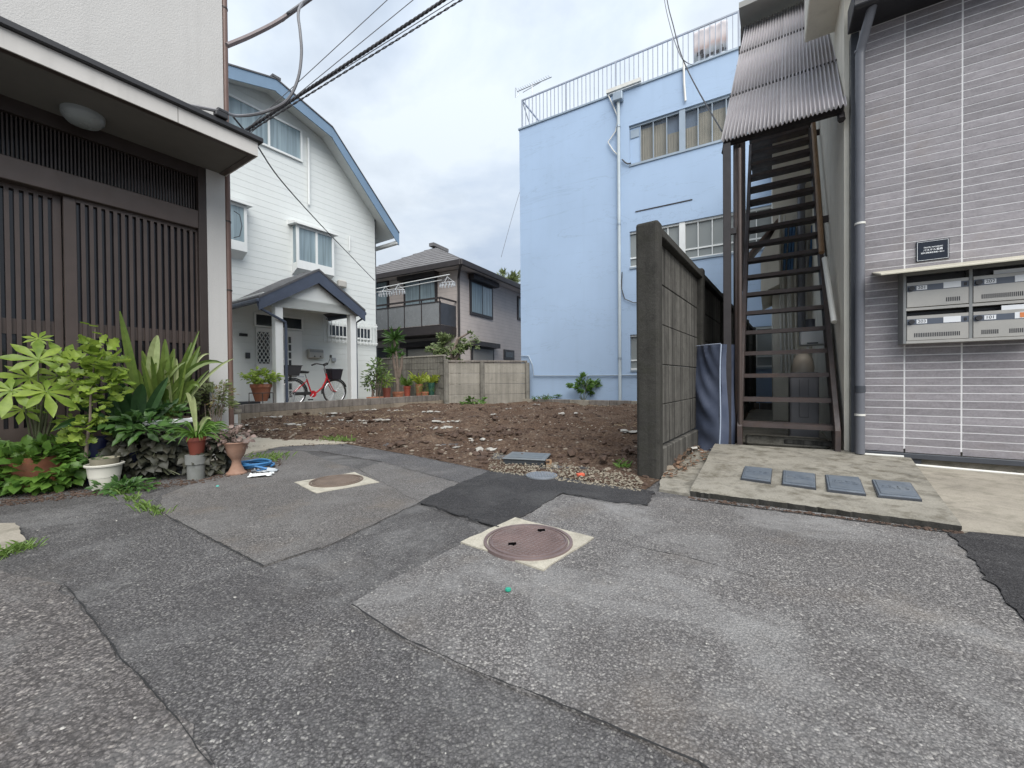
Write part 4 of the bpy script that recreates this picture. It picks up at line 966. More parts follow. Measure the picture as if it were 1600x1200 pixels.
# rain pipe with hopper, cables and slot lines
xp_ = BB.x(967.5, 400, -0.08)
rp = MB().tube([(xp_, -0.08, 0.1), (xp_, -0.08, zT - 0.25)], 0.047, 12).build('rain_pipe', basic('pale_pipe', (0.46, 0.52, 0.55), 0.5, 0.1, 3, streak=0.3, streak_col=(0.30, 0.30, 0.26)), bb, smooth=True)
MB().box(xp_ - 0.14, xp_ + 0.14, -0.20, -0.001, zT - 0.30, zT - 0.06).build('hopper', M['blue_frame'], rp, bevel=0.02)
for y in (200, 352, 560): z = BB.z(967, y); MB().tube([(xp_, -0.08, z - 0.03), (xp_, -0.08, z + 0.03)], 0.058, 12).build('socket', M['blue_frame'], rp, smooth=True)
MB().box(xp_ - 0.35, xp_ + 0.65, -0.12, -0.04, zT + 0.06, zT + 0.16).build('cable_tray', M['white_pvc'], bb)
def wcable(pts, r, nm, mat, ly=-0.05):
    P3 = [(BB.x(x, y, ly), ly, BB.z(x, y, ly)) for x, y in pts]; MB().tube(P3, r, 6).build(nm, mat, bb, smooth=True)
wcable([(950, 148), (958, 165), (966, 185), (962, 205), (950, 222), (958, 235), (966, 243)], 0.018, 'hose', M['white_pvc'], -0.06)
wcable([(972, 249), (977, 254), (981, 256), (986, 255)], 0.02, 'cable', M['wire'])
wcable([(972, 425), (971, 450), (976, 467), (990, 473), (1010, 472), (1100, 464), (1140, 461)], 0.015, 'cable', M['wire'])
wcable([(1068, 95), (1069, 130), (1071, 158)], 0.03, 'hose', M['white_pvc'])
wcable([(814, 556), (826, 556), (832, 570), (834, 587), (900, 587), (1000, 586)], 0.02, 'conduit', M['blue_frame'])
for a, b in (((993, 331), (1082, 311)), ((985, 260), (985.5, 260))):
    q0 = BB.px(*a); q1 = BB.px(*b)
    if abs(q1[0] - q0[0]) > 0.1: MB().box(q0[0], q1[0], -0.012, -0.001, q0[1] - 0.015, q0[1] + 0.015).build('flashing', M['iron_dark'], bb)
rl = MB(); zr = BB.z(818, 156, 0.12); h = zr - zT
rail = MB().box(0.03, ENDX, 0.10, 0.14, zr - 0.02, zr + 0.02).box(0.03, 0.07, 0.14, 6, zr - 0.02, zr + 0.02).build('railing', M['rail'], bb)
bar = MB().box(-0.011, 0.011, 0.11, 0.13, zT + 0.04, zr - 0.02).mesh('bar', M['rail']); pst = MB().box(-0.022, 0.022, 0.10, 0.14, zT + 0.04, zr - 0.02).mesh('rail_post', M['rail'])
x = 0.05; i = 0
while x < ENDX - 0.1:
    o = link('rail_post' if i % 12 == 0 else 'bar', pst if i % 12 == 0 else bar, rail); o.location = (x, 0, 0); x += 0.133; i += 1
MB().tube([(0.05, 0.12, zr), (0.05, 1.2, zT + 0.05)], 0.018, 6).build('brace', M['alu'], rail)
# the low concrete kerb under the blue wall
kb = thing('blue_building_kerb', 'low grey concrete kerb along the foot of the blue building', 'kerb', BB.shifted(0.05, -0.42))
for i in range(13):
    MB().box(i * 0.62 + 0.005, (i + 1) * 0.62 - 0.005, 0, 0.12, 0.0, 0.17 + (i * 7 % 3) * 0.004).build('block', M['block'] if i % 3 else M['pave'], kb, bevel=0.008)
# banner on the railing, aerial
bq = [BB.px(*p, 0.2) for p in ((1084, 51), (1137, 33), (1137.5, 75), (1085.5, 98))]
BNF = BB.shifted(bq[0][0], 0.20); bn = thing('faded_banner', 'faded pink and grey picture banner tied inside the roof railing', 'banner', BNF)
def bannermat():
    m, nt, b = newmat('banner_print'); P = coords(nt)
    s = nt.nodes.new('ShaderNodeSeparateXYZ'); nt.links.new(P, s.inputs[0])
    zz = math_node(nt, 'ADD', s.outputs[2], math_node(nt, 'MULTIPLY', noise_node(nt, P, 3.0, 3), 0.25))
    c = ramp_node(nt, maprange(nt, zz, zT + 0.10, zT + 1.15, 0, 1), [(0.0, (0.55, 0.58, 0.55)), (0.42, (0.60, 0.62, 0.64)), (0.55, (0.58, 0.46, 0.43)), (0.66, (0.62, 0.56, 0.55)), (1.0, (0.62, 0.58, 0.58))])
    nt.links.new(c, b.inputs['Base Color']); b.inputs['Roughness'].default_value = 0.7; return m
wB = bq[1][0] - bq[0][0]; zb0, zb1 = bq[3][1], bq[0][1]
vs = []; fs = []; nn = 16
for i in range(nn + 1):
    x = wB * i / nn; y = 0.012 * math.sin(i * 1.3); vs += [(x, y, zb0 + 0.02 * math.sin(i)), (x, y, zb1)]
for i in range(nn): fs.append((2 * i, 2 * i + 2, 2 * i + 3, 2 * i + 1))
m2 = MB(); m2.add(vs, fs); o = m2.build('sheet', bannermat(), bn, smooth=True, recalc=False); sd = o.modifiers.new('thick', 'SOLIDIFY'); sd.thickness = 0.004
mb = MB(); rr = random.Random(4)
for (u, v, w_, h_) in ((0.10, 0.16, 0.10, 0.12), (0.22, 0.05, 0.10, 0.12), (0.20, 0.20, 0.09, 0.12), (0.37, 0.03, 0.09, 0.07), (0.50, 0.04, 0.09, 0.08), (0.65, 0.03, 0.10, 0.10), (0.80, 0.04, 0.09, 0.10), (0.93, 0.06, 0.06, 0.04), (0.83, 0.14, 0.02, 0.12)):
    mb.box(wB * u, wB * (u + w_), -0.022, -0.014, zb0 + (zb1 - zb0) * v, zb0 + (zb1 - zb0) * (v + h_))
stuff(mb.build('dark_print', M['ink'], bn))
av = BB.loc(at(832, 200, 15.2)); AF = BB.shifted(av[0], av[1]); an = thing('television_aerial', 'grey television aerial on a mast at the blue building roof corner', 'antenna', AF)
za = AF.z(832, 133); MB().tube([(0, 0, zT), (0, 0, za + 0.05)], 0.022, 8).build('mast', M['alu'], an, smooth=True)
sA = AF.px(808, 137); sB = AF.px(862, 118)
MB().tube([(sA[0], 0, za), (sB[0], 0.0, za)], 0.016, 6).build('boom', M['alu'], an, smooth=True)
MB().tube([(sA[0] + 0.25, 0, za - 0.12), (0.35, 0.0, za - 0.02)], 0.012, 6).build('support', M['alu'], an, smooth=True)
L = sB[0] - sA[0]
for i in range(14): MB().tube([(sA[0] + 0.1 + L * 0.93 * i / 14, -0.11, za + 0.02), (sA[0] + 0.1 + L * 0.93 * i / 14, 0.11, za + 0.06)], 0.008, 5).build('element', M['alu'], an)
for s in (-1, 1): MB().tube([(sA[0], -0.14, za), (sA[0] - 0.08, 0.0, za + s * 0.2), (sA[0], 0.14, za)], 0.010, 5).build('reflector', M['alu'], an)

# ------------------------------------------------------------------ white gambrel house
M['siding'] = basic('white_siding', (0.67, 0.695, 0.675), 0.55, 0.03, 0.8, streak=0.06)
M['blue_trim'] = basic('blue_trim', (0.155, 0.235, 0.33), 0.5, 0.08, 2, streak=0.12)
M['slate'] = basic('dark_shingle', (0.085, 0.085, 0.09), 0.7, 0.2, 5)
M['porch_trim'] = basic('slate_blue_trim', (0.060, 0.075, 0.110), 0.5, 0.12, 4)
M['pale_curtain'] = basic('pale_curtain', (0.34, 0.45, 0.48), 0.7, 0.15, 2.5)
WH = FW.shifted(FW.x(588, 560)); wh = thing('white_house', 'white clapboard house with blue trimmed gambrel roof and gabled porch', 'house', WH)
RL = -0.5
rk = [WH.px(*p, RL) for p in ((622.7, 365), (518.7, 200), (430.7, 125))]
apx = rk[2][0]; YZ = 0.2
out = [(rk[0][0], rk[0][1]), (rk[1][0], rk[1][1]), (apx, rk[2][1]), (2 * apx - rk[1][0], rk[1][1]), (2 * apx - rk[0][0], rk[0][1])]
print('white house rake', out)
xr, xl = 0.0, 2 * apx
DEP = 8.0
def roof_z(x):
    for (x0, z0), (x1, z1) in zip(out, out[1:]):
        if x1 <= x <= x0: return z0 + (z1 - z0) * (x0 - x) / (x0 - x1)
    return out[0][1]
poly = [(xr, 0), (xr, roof_z(xr) - 0.10), (out[1][0], out[1][1] - 0.12), (apx, out[2][1] - 0.12), (out[3][0], out[3][1] - 0.12), (xl, roof_z(xl) - 0.10), (xl, 0)]
MB().xz(poly, 0.02, DEP).build('wall', M['siding'], wh)
bh = 0.165; z = 0.12; rng = random.Random(8)
def xlim(z):
    # right limit of the wall at height z under the roof
    if z < roof_z(xr) - 0.12: return xr
    (x0, z0), (x1, z1), (x2, z2) = out[0], out[1], out[2]
    zz = z + 0.12
    if zz < z1: return x0 + (x1 - x0) * (zz - z0) / (z1 - z0)
    return x1 + (x2 - x1) * (zz - z1) / (z2 - z1)
while z < out[2][1] - 0.2:
    a, b = xlim(z), xlim(z + bh); al, bl_ = 2 * apx - a, 2 * apx - b
    if b < apx + 0.05: b = apx + 0.05; bl_ = apx - 0.05
    y0, y1 = -0.003, 0.000
    MB().hexa([(al, y0, z + 0.0008), (a, y0, z + 0.0008), (a, 0.019, z + 0.0008), (al, 0.019, z + 0.0008), (bl_, y1, z + bh - 0.0008), (b, y1, z + bh - 0.0008), (b, 0.019, z + bh - 0.0008), (bl_, 0.019, z + bh - 0.0008)]).build('siding_board', M['siding'], wh)
    z += bh
MB().box(xr, xr + 0.025, -0.015, 0.10, 0.1, roof_z(xr) - 0.14).build('corner_board', M['dark_metal'], wh)
# gambrel roof: slabs with blue barge boards
TH = 0.11
ro = MB()
for (x0, z0), (x1, z1) in zip(out, out[1:]):
    d = Vector((x1 - x0, 0, z1 - z0)).normalized(); nn = Vector((-d.z, 0, d.x)); nn = nn if nn.z > 0 else -nn
    P = [(x0, z0 - TH), (x1, z1 - TH), (x1, z1), (x0, z0)]
    ro.xz(P, RL, DEP)
rf = ro.build('roof', M['siding'], wh)
to = MB()
for (x0, z0), (x1, z1) in zip(out, out[1:]): to.xz([(x0, z0 + 0.001), (x1, z1 + 0.001), (x1, z1 + 0.035), (x0, z0 + 0.035)], RL - 0.05, DEP)
to.build('shingles', M['slate'], rf)
for (x0, z0), (x1, z1) in zip(out, out[1:]):
    vw = 0.30 if abs(z1 - z0) < 0.9 else 0.42
    MB().xz([(x0, z0 - vw), (x1, z1 - (0.30 if z1 > out[1][1] - 0.01 and z0 < z1 and vw > 0.4 else vw)), (x1, z1), (x0, z0)] if False else [(x0, z0 - vw * 0.92), (x1, z1 - 0.30), (x1, z1), (x0, z0)], RL - 0.03, RL - 0.001).build('barge_board', M['blue_trim'], rf)
MB().box(out[0][0] - 0.09, out[0][0] + 0.02, RL - 0.02, DEP, out[0][1] - 0.36, out[0][1] - 0.24).build('gutter', M['white_paint'], rf, bevel=0.02)
MB().box(apx - 0.10, apx + 0.10, RL - 0.06, DEP, out[2][1] + 0.02, out[2][1] + 0.08).build('ridge_cap', M['slate'], rf)
# windows
def win_flat(x0, x1, z0, z1, mull, ly=-0.014, pane=None, fr=0.05, sill=True):
    w = MB().box(x0 - fr, x1 + fr, ly - 0.045, ly, z0 - fr, z0).box(x0 - fr, x1 + fr, ly - 0.045, ly, z1, z1 + fr).box(x0 - fr, x0, ly - 0.045, ly, z0, z1).box(x1, x1 + fr, ly - 0.045, ly, z0, z1).build('window', M['white_paint'], wh)
    for m_ in mull: MB().box(m_ - 0.025, m_ + 0.025, ly - 0.04, ly - 0.002, z0, z1).build('mullion', M['white_paint'], w)
    ed = [x0] + list(mull) + [x1]
    for a, b in zip(ed, ed[1:]): MB().box(a, b, ly - 0.014, ly - 0.004, z0, z1).build('pane', pane or M['glass_sky'], w)
    return w
M['curtain_pane'] = None
def curtain_glass():
    m, nt, b = newmat('curtained_glass'); P = world_pos(nt, (14, 14, 0.6))
    c = ramp_node(nt, noise_node(nt, P, 1.0, 4), [(0.3, (0.16, 0.21, 0.235)), (0.7, (0.30, 0.38, 0.41))]); nt.links.new(c, b.inputs['Base Color']); b.inputs['Roughness'].default_value = 0.08; return m
M['curtain_pane'] = curtain_glass()
a = WH.px(468, 206); b = WH.px(468, 250)
win_flat(WH.x(350, 200), a[0], b[1], a[1], [WH.x(419, 215)], pane=M['curtain_pane'])
def bay(x0, x1, z0, z1, divs, dep=0.28):
    w = MB().hexa([(x0, -dep, z0 - 0.16), (x1, -dep, z0 - 0.16), (x1, -0.001, z0 - 0.30), (x0, -0.001, z0 - 0.30), (x0, -dep, z0), (x1, -dep, z0), (x1, -0.001, z0), (x0, -0.001, z0)]).build('bay_window', M['white_paint'], wh)
    MB().hexa([(x0 - 0.10, -dep - 0.10, z1), (x1 + 0.10, -dep - 0.10, z1), (x1 + 0.10, -0.001, z1 + 0.03), (x0 - 0.10, -0.001, z1 + 0.03), (x0 - 0.10, -dep - 0.10, z1 + 0.05), (x1 + 0.10, -dep - 0.10, z1 + 0.05), (x1 + 0.10, -0.001, z1 + 0.15), (x0 - 0.10, -0.001, z1 + 0.15)]).build('hood', M['white_paint'], w)
    ed = [x0] + divs + [x1]
    fr = MB()
    for q in ed: qq = min(max(q, x0 + 0.03), x1 - 0.03); fr.box(qq - 0.03, qq + 0.03, -dep, -dep + 0.05, z0, z1)
    fr.box(x0, x0 + 0.04, -0.06, -0.002, z0, z1).box(x1 - 0.04, x1, -0.06, -0.002, z0, z1).box(x0 + 0.06, x1 - 0.06, -dep + 0.002, -dep + 0.048, z0, z0 + 0.06).box(x0 + 0.06, x1 - 0.06, -dep + 0.002, -dep + 0.048, z1 - 0.06, z1)
    fr.build('frame', M['white_paint'], w)
    for p, q in zip(ed, ed[1:]): MB().box(p + 0.03, q - 0.03, -dep + 0.02, -dep + 0.03, z0 + 0.05, z1 - 0.05).build('pane', M['curtain_pane'], w)
    for q in (x0 + 0.01, x1 - 0.02): MB().box(q, q + 0.01, -dep + 0.05, -0.06, z0, z1).build('side_pane', M['curtain_pane'], w)
bx0, bx1 = WH.x(464, 380, -0.28), WH.x(522, 390, -0.28)
bay(bx0, bx1, WH.z(466, 409, -0.28), WH.z(466, 351, -0.28), [WH.x(495, 385, -0.28)])
lx1 = WH.x(386, 350, -0.28)
bay(lx1 - 0.9, lx1, WH.z(384, 383, -0.28), WH.z(384, 322, -0.28), [lx1 - 0.45])
def wtube(pts, r, nm, mat, ly=-0.05): MB().tube([(WH.x(x, y, ly), ly, WH.z(x, y, ly)) for x, y in pts], r, 7).build(nm, mat, wh, smooth=True)
wtube([(482, 216), (483, 320)], 0.03, 'conduit', M['white_paint'])
wtube([(546, 368), (546, 392)], 0.02, 'conduit', M['white_paint'])
hx = WH.px(527, 446, -0.02); MB().box(hx[0] - 0.02, hx[0] + 0.25, -0.14, -0.013, hx[1] - 0.05, hx[1] + 0.16).build('vent_hood', basic('beige_hood', (0.46, 0.44, 0.40), 0.5, 0.1), wh, bevel=0.03)
# grille window right of the porch
g0, g1 = WH.x(514, 520), WH.x(577, 525); gz0, gz1 = WH.z(540, 526), WH.z(540, 511)
win_flat(g0, g1, gz0, gz1, [(g0 + g1) / 2], pane=M['glass'])
gr = MB().box(WH.x(502, 520), WH.x(588, 525) - 0.02, -0.10, -0.08, gz1 + 0.10, gz1 + 0.13).box(WH.x(502, 520), WH.x(588, 525) - 0.02, -0.10, -0.08, gz0 - 0.16, gz0 - 0.13).build('window_grille', M['white_paint'], wh)
bm_ = MB().box(-0.008, 0.008, -0.115, -0.10, gz0 - 0.22, gz1 + 0.18).mesh('bar', M['white_paint']); x = WH.x(503, 520); 
while x < WH.x(587, 525) - 0.03: o = link('bar', bm_, gr); o.location = (x, 0, 0); x += 0.118
# doors
def zdoor(y): return WH.z(440, y)
d0, d1 = WH.x(399, 520), WH.x(470, 520)
zt_b, zt_t = WH.z(400, 508), WH.z(400, 491)
tr_ = win_flat(d0, d1, zt_b, zt_t, [WH.x(435, 515)], pane=M['glass'], fr=0.04)
dxm = WH.x(431, 560); ztop_d = zt_b - 0.06
dr = MB().box(d0, dxm, -0.05, -0.013, YZ, ztop_d).build('front_door', M['white_paint'], wh)
lx0, lx1_ = WH.x(402.5, 545, -0.05), WH.x(421, 545, -0.05); lz0, lz1 = WH.z(412, 568, -0.05), WH.z(412, 519, -0.05)
MB().box(lx0, lx1_, -0.056, -0.051, lz0, lz1).build('glazing', M['glass'], dr)
la = MB(); w_ = lx1_ - lx0; hh = lz1 - lz0; nsx, nsz = 3, 5
def clip_line(x0, z0, x1, z1):
    la.tube([(lx0 + x0 * w_, -0.060, lz0 + z0 * hh), (lx0 + x1 * w_, -0.060, lz0 + z1 * hh)], 0.010, 4)
for i in range(-nsz, nsx + nsz + 1):
    # diagonals in a unit cell grid, clipped to the glass
    for sgn in (1, -1):
        pts = []
        for t in [k / 60 for k in range(61)]:
            xx = t; zz_ = (t * nsx - i) / nsz * 1.0 if sgn == 1 else (i - t * nsx) / nsz + 0.0
            if 0 <= zz_ <= 1: pts.append((xx, zz_))
        if len(pts) > 3: clip_line(pts[0][0], pts[0][1], pts[-1][0], pts[-1][1])
la.build('lattice', M['white_paint'], dr)
la2 = MB(); MB().box(lx0, lx1_, -0.056, -0.051, WH.z(412, 623, -0.05), WH.z(412, 606, -0.05)).build('lower_glazing', M['glass'], dr)
MB().box(dxm - 0.10, dxm - 0.06, -0.085, -0.051, WH.z(430, 573), WH.z(430, 562)).build('handle', M['black_metal'], dr)
fd = MB().box(dxm, d1, -0.05, -0.013, YZ, ztop_d).build('glazed_door', M['white_paint'], wh)
f0, f1 = WH.x(438, 560, -0.05), WH.x(456, 560, -0.05); fz1, fz0 = WH.z(450, 525, -0.05), WH.z(450, 622, -0.05)
for i in range(3):
    for j in range(8):
        a = f0 + (f1 - f0) * i / 3; b = f0 + (f1 - f0) * (i + 1) / 3; c = fz0 + (fz1 - fz0) * j / 8; d = fz0 + (fz1 - fz0) * (j + 1) / 8
        MB().box(a + 0.015, b - 0.015, -0.055, -0.051, c + 0.02, d - 0.02).build('pane', M['glass'], fd)
def wbox(x0, x1, y0, y1, nm, mat, dep=0.03, ref=(0, 0)): MB().box(WH.x(x0, y0), WH.x(x1, y0), -0.013 - dep, -0.013, WH.z((x0 + x1) / 2, y1), WH.z((x0 + x1) / 2, y0)).build(nm, mat, wh, bevel=0.006)
wbox(373, 386, 521, 525.5, 'nameplate', M['black_metal'])
wbox(383, 390, 551, 560, 'intercom', M['dark_metal'])
wbox(517, 523, 559, 565, 'tap_box', M['alu'], 0.06)
wbox(363, 397, 627, 640, 'door_step', M['dark_metal'], 0.3)
# porch
PL = -1.55
porch = bpy.data.objects.new('porch', None); COL.objects.link(porch); porch.parent = wh
GL = PL - 0.22
apx_p, zap = WH.px(497.5, 420, GL); xe_l, ze_l = WH.px(404, 462, GL); xe_r, ze_r = WH.px(570, 484, GL)
zep = (ze_l + ze_r) / 2; print('porch', apx_p, zap, xe_l, ze_l, xe_r, ze_r)
rp_ = MB(); tk = 0.05
sl_l = [(xe_l, ze_l), (apx_p, zap)]; sl_r = [(xe_r, ze_r), (apx_p, zap)]
for P in (sl_l, sl_r):
    (x0, z0), (x1, z1) = P; rp_.xz([(x0, z0 - tk), (x1, z1 - tk), (x1, z1), (x0, z0)], GL - 0.03, -0.02)
rp_.build('porch_roof', M['slate'], porch)
for P in (sl_l, sl_r):
    (x0, z0), (x1, z1) = P; MB().xz([(x0, z0 - 0.30), (x1, z1 - 0.34), (x1, z1 - tk - 0.002), (x0, z0 - tk - 0.002)], GL - 0.02, GL + 0.02).build('porch_barge_board', M['porch_trim'], porch)
    MB().box(min(x0, x0) - 0.05, x0 + 0.05, GL - 0.02, -0.03, z0 - 0.14, z0 - 0.055).build('porch_gutter', M['porch_trim'], porch, bevel=0.02)
pxl_, pxr_ = WH.x(434, 540, PL), WH.x(550, 560, PL); zbm = WH.z(434, 463, PL)
MB().xz([(xe_l + 0.2, ze_l - 0.16), (apx_p, zap - 0.3), (xe_r - 0.2, ze_r - 0.16), (xe_r - 0.2, zbm), (xe_l + 0.2, zbm)], PL - 0.10, PL - 0.06).build('gable_board', M['siding'], porch)
MB().box(xe_l + 0.15, xe_r - 0.15, PL - 0.059, -0.02, zbm, zbm + 0.03).build('porch_ceiling', M['white_paint'], porch)
for q in (pxl_, pxr_): MB().box(q - 0.085, q + 0.085, PL - 0.085, PL + 0.085, YZ, zbm - 0.001).build('porch_post', M['white_paint'], porch, bevel=0.008)
lm = WH.px(472, 475, PL + 0.6); MB().lathe([(0.14, 0.0), (0.14, -0.04), (0.10, -0.07), (0.001, -0.075)], (lm[0], PL + 0.7, zbm - 0.002), 18).build('porch_lamp', M['white_paint'], porch, smooth=True)
ML = []
def ptube(pts, r=0.03):
    MB().tube(pts, r, 8).build('porch_downpipe', M['porch_trim'], porch, smooth=True)
ptube([(xe_l, GL + 0.05, ze_l - 0.12), (xe_l + 0.02, GL + 0.02, ze_l - 0.25), (pxl_ + 0.12, PL - 0.11, ze_l - 0.48), (pxl_ + 0.125, PL - 0.115, ze_l - 0.60), (pxl_ + 0.125, PL - 0.115, YZ)])
ptube([(xe_r, GL + 0.05, ze_r - 0.12), (xe_r - 0.02, GL + 0.05, ze_r - 0.22), (pxr_ + 0.13, PL, ze_r - 0.34), (pxr_ + 0.13, PL, YZ)])
# yard and retaining kerb
yd = MB(); yd.xy([tuple(FK.w(-9, 0.12, 0).xy), tuple(FK.w(11, 0.12, 0).xy), tuple(FK.w(11, 4, 0).xy), tuple(FK.w(-9, 4, 0).xy)], 0.0, YZ); struct(yd.build('yard', M['pave']))
k0, k1 = FK.x(345, 650), FK.x(697, 632)
KF = FK.shifted(k0); kk = thing('yard_kerb', 'two course concrete block kerb between the soil lot and the yard', 'kerb', KF)
zk = KF.z(535, 625); n = 9; bwk = (k1 - k0) / n
for i in range(n):
    MB().box(i * bwk + 0.002, (i + 1) * bwk - 0.002, -0.01, 0.13, 0.0, zk * 0.52).build('block', M['block_low'], kk, bevel=0.004)
    MB().box(i * bwk + 0.002 - bwk * 0.4, (i + 1) * bwk - 0.002 - bwk * 0.4, 0.0, 0.12, zk * 0.53, zk + (i * 5 % 3) * 0.004).build('block', M['block'], kk, bevel=0.005)

# ------------------------------------------------------------------ garden walls at the back of the lot
M['wall_conc'] = concrete('garden_wall', (0.30, 0.28, 0.24), 0.22, 0.1, 0.30, 1.2, 0.3, 0.2, (0.13, 0.12, 0.10), 0.4, 0.1)
M['block_wall'] = concrete('block_wall', (0.20, 0.19, 0.165), 0.4, 0.35, 0.55, 2, 0.4, 0.25, (0.08, 0.065, 0.045), 0.6, 0.12)
c0 = at(697, 600, 12.5); c1 = at(824, 600, 13.2); pa = math.atan2(c1.y - c0.y, c1.x - c0.x)
PWF = Frame(pa, c0); pw = thing('concrete_garden_wall', 'tan concrete panel wall between the yard and the blue building', 'wall', PWF); PLn = (c1 - c0).length; zpw = PWF.z(760, 563)
MB().box(0.06, PLn, -0.03, 0.12, zpw - 0.07, zpw).build('coping', M['block'], pw, bevel=0.01)
for q in (0.0, PLn * 0.43, PLn): MB().box(q - 0.07, q + 0.07, -0.05, 0.12, 0, zpw - 0.071 if q else zpw + 0.03).build('post', M['block_wall'], pw, bevel=0.012)
for a, b in ((0.07, PLn * 0.43 - 0.07), (PLn * 0.43 + 0.07, PLn - 0.07)):
    for i in range(4): MB().box(a, b, 0.0, 0.07, i * (zpw - 0.08) / 4 + 0.004, (i + 1) * (zpw - 0.08) / 4 - 0.004).build('panel', M['wall_conc'], pw, bevel=0.008)
BWF = Frame(rad(-34), c0); bwv = thing('block_garden_wall', 'dark stained concrete block wall behind the potted plants', 'wall', BWF)
zbw = BWF.z(640, 564); XB = BWF.x(588, 600) - 0.8
bx = 0.4; r_ = 0; z = 0.15; bm1 = MB().box(0.004, 0.396, 0, 0.1, 0.004, 0.196).mesh('block', M['block_wall'])
while z < zbw - 0.1:
    x = -0.08 - (0.2 if r_ % 2 else 0.0)
    while x > XB: x -= bx; o = link('block', bm1, bwv); o.location = (x, 0, z); o.modifiers.new('b', 'BEVEL').width = 0.006
    z += 0.2; r_ += 1
MB().box(XB - 0.4, -0.08, -0.02, 0.12, z, z + 0.05).build('coping', M['wall_conc'], bwv, bevel=0.008)
MB().box(XB - 0.4, -0.081, 0.02, 0.085, 0, z).build('mortar', M['block_wall'], bwv)

# ------------------------------------------------------------------ beige house at the back
M['beige'] = None
def beigemat():
    m, nt, b = newmat('beige_siding'); P = world_pos(nt); col = (0.57, 0.505, 0.465)
    s = nt.nodes.new('ShaderNodeSeparateXYZ'); nt.links.new(P, s.inputs[0])
    fr = math_node(nt, 'FRACT', math_node(nt, 'MULTIPLY', s.outputs[2], 1 / 0.15)); ln = math_node(nt, 'LESS_THAN', fr, 0.10)
    c = ramp_node(nt, noise_node(nt, P, 2, 5), [(0.3, sc(col, 0.93)), (0.7, sc(col, 1.07))])
    c = mixc(nt, math_node(nt, 'MULTIPLY', ln, 0.45), c, sc(col, 0.6)); nt.links.new(c, b.inputs['Base Color']); b.inputs['Roughness'].default_value = 0.8
    nt.links.new(bump(nt, ln, -0.5, 0.01), b.inputs['Normal']); return m
M['beige'] = beigemat()
M['roof_tile'] = basic('grey_roof_tile', (0.145, 0.14, 0.14), 0.75, 0.18, 3, streak=0.2)
M['brown_black'] = basic('brown_black_trim', (0.035, 0.030, 0.030), 0.5, 0.15, 5)
corner = at(717.5, 594, 16.0); HB = Frame(rad(-28.5), corner); HS = Frame(rad(61.5), corner)
bh_ = thing('beige_house', 'two storey beige house with grey hipped roof and balcony behind the lot', 'house', HB)
ze = HB.z(717, 421); pk_ = HB.loc(at(686, 389, 20.6)); LW, RW = -2 * pk_[0], 2 * pk_[1]; print('beige', LW, RW, pk_)
MB().box(-LW, 0, 0, RW, 0, ze).build('wall', M['beige'], bh_)
OV = 0.55
zev = ze + 0.02; A = (-LW - OV, -OV); B = (OV, -OV); C = (OV, RW + OV); D = (-LW - OV, RW + OV)
zpk = pk_[2]
r1 = (-LW / 2, RW / 2 - 0.3, zpk); r2 = (-LW / 2, RW / 2 + 0.3, zpk)
rfm = MB(); rfm.add([(*A, zev + 0.16), (*B, zev + 0.16), (*C, zev + 0.16), (*D, zev + 0.16), r1, r2], [(0, 1, 4), (1, 2, 5, 4), (2, 3, 5), (3, 0, 4, 5)])
rfo = rfm.build('roof', M['roof_tile'], bh_)
MB().box(A[0], B[0], A[1], C[1], zev, zev + 0.02).build('eaves_soffit', M['beige'], rfo)
MB().box(A[0], B[0], A[1] - 0.10, A[1], zev - 0.06, zev + 0.17).box(B[0], B[0] + 0.10, A[1] - 0.10, C[1], zev - 0.06, zev + 0.17).build('gutter', M['brown_black'], rfo, bevel=0.02)
MB().box(-LW / 2 - 0.15, -LW / 2 + 0.15, RW / 2 - 0.6, RW / 2 + 0.6, zpk - 0.02, zpk + 0.14).build('ridge_cap', M['roof_tile'], rfo)
for i in range(9):           # tile courses
    t = 0.1 + i * 0.1; pA = Vector((*A, zev + 0.165)).lerp(Vector(r1), t); pB = Vector((*B, zev + 0.165)).lerp(Vector(r1), t); pC = Vector((*C, zev + 0.165)).lerp(Vector(r2), t)
    MB().tube([pA, pB, pC], 0.025, 5).build('tile_course', M['roof_tile'], rfo)
MB().tube([(0.06, -0.06, 0.3), (0.06, -0.06, ze - 0.35), (0.30, -0.30, ze - 0.05), (OV, -OV, ze)], 0.05, 8).build('downpipe', M['brown_black'], bh_, smooth=True)
def hwin(fr_, x0, x1, y0, y1, par, side=False, pane=None, hood=True, mull=1):
    a, z1_ = fr_.px(x0, y0); b, _ = fr_.px(x1, y0); z0_ = fr_.px(x0, y1)[1]
    def bx_(l0, l1, d0, d1, z0, z1, nm, mat, p):
        if side: q = MB().box(-d1 if False else d0 * -1, d1 * -1, l0, l1, z0, z1) if False else MB().box(min(-d0, -d1), max(-d0, -d1), l0, l1, z0, z1)
        else: q = MB().box(l0, l1, d0, d1, z0, z1)
        return q.build(nm, mat, p)
    w = bx_(a - 0.09, b + 0.09, -0.05, -0.002, z0_ - 0.12, z1_ + 0.09, 'window', M['brown_black'], par)
    n_ = mull + 1
    for i in range(n_):
        p, q = a + (b - a) * i / n_, a + (b - a) * (i + 1) / n_
        bx_(p + 0.03, q - 0.03, -0.06, -0.051, z0_, z1_ - 0.02, 'pane', pane or M['curtain_pane'], w)
    if hood: bx_(a - 0.2, b + 0.2, -0.32, -0.051, z1_ + 0.06, z1_ + 0.26, 'shutter_box', M['brown_black'], w)
hwin(HS, 735, 767, 440, 487, bh_, True)
hwin(HS, 809, 822, 466, 496, bh_, True, hood=False, mull=0)
hwin(HS, 737, 769, 543, 565, bh_, True, pane=basic('shutter_grey', (0.28, 0.27, 0.25), 0.6, 0.05), mull=0)
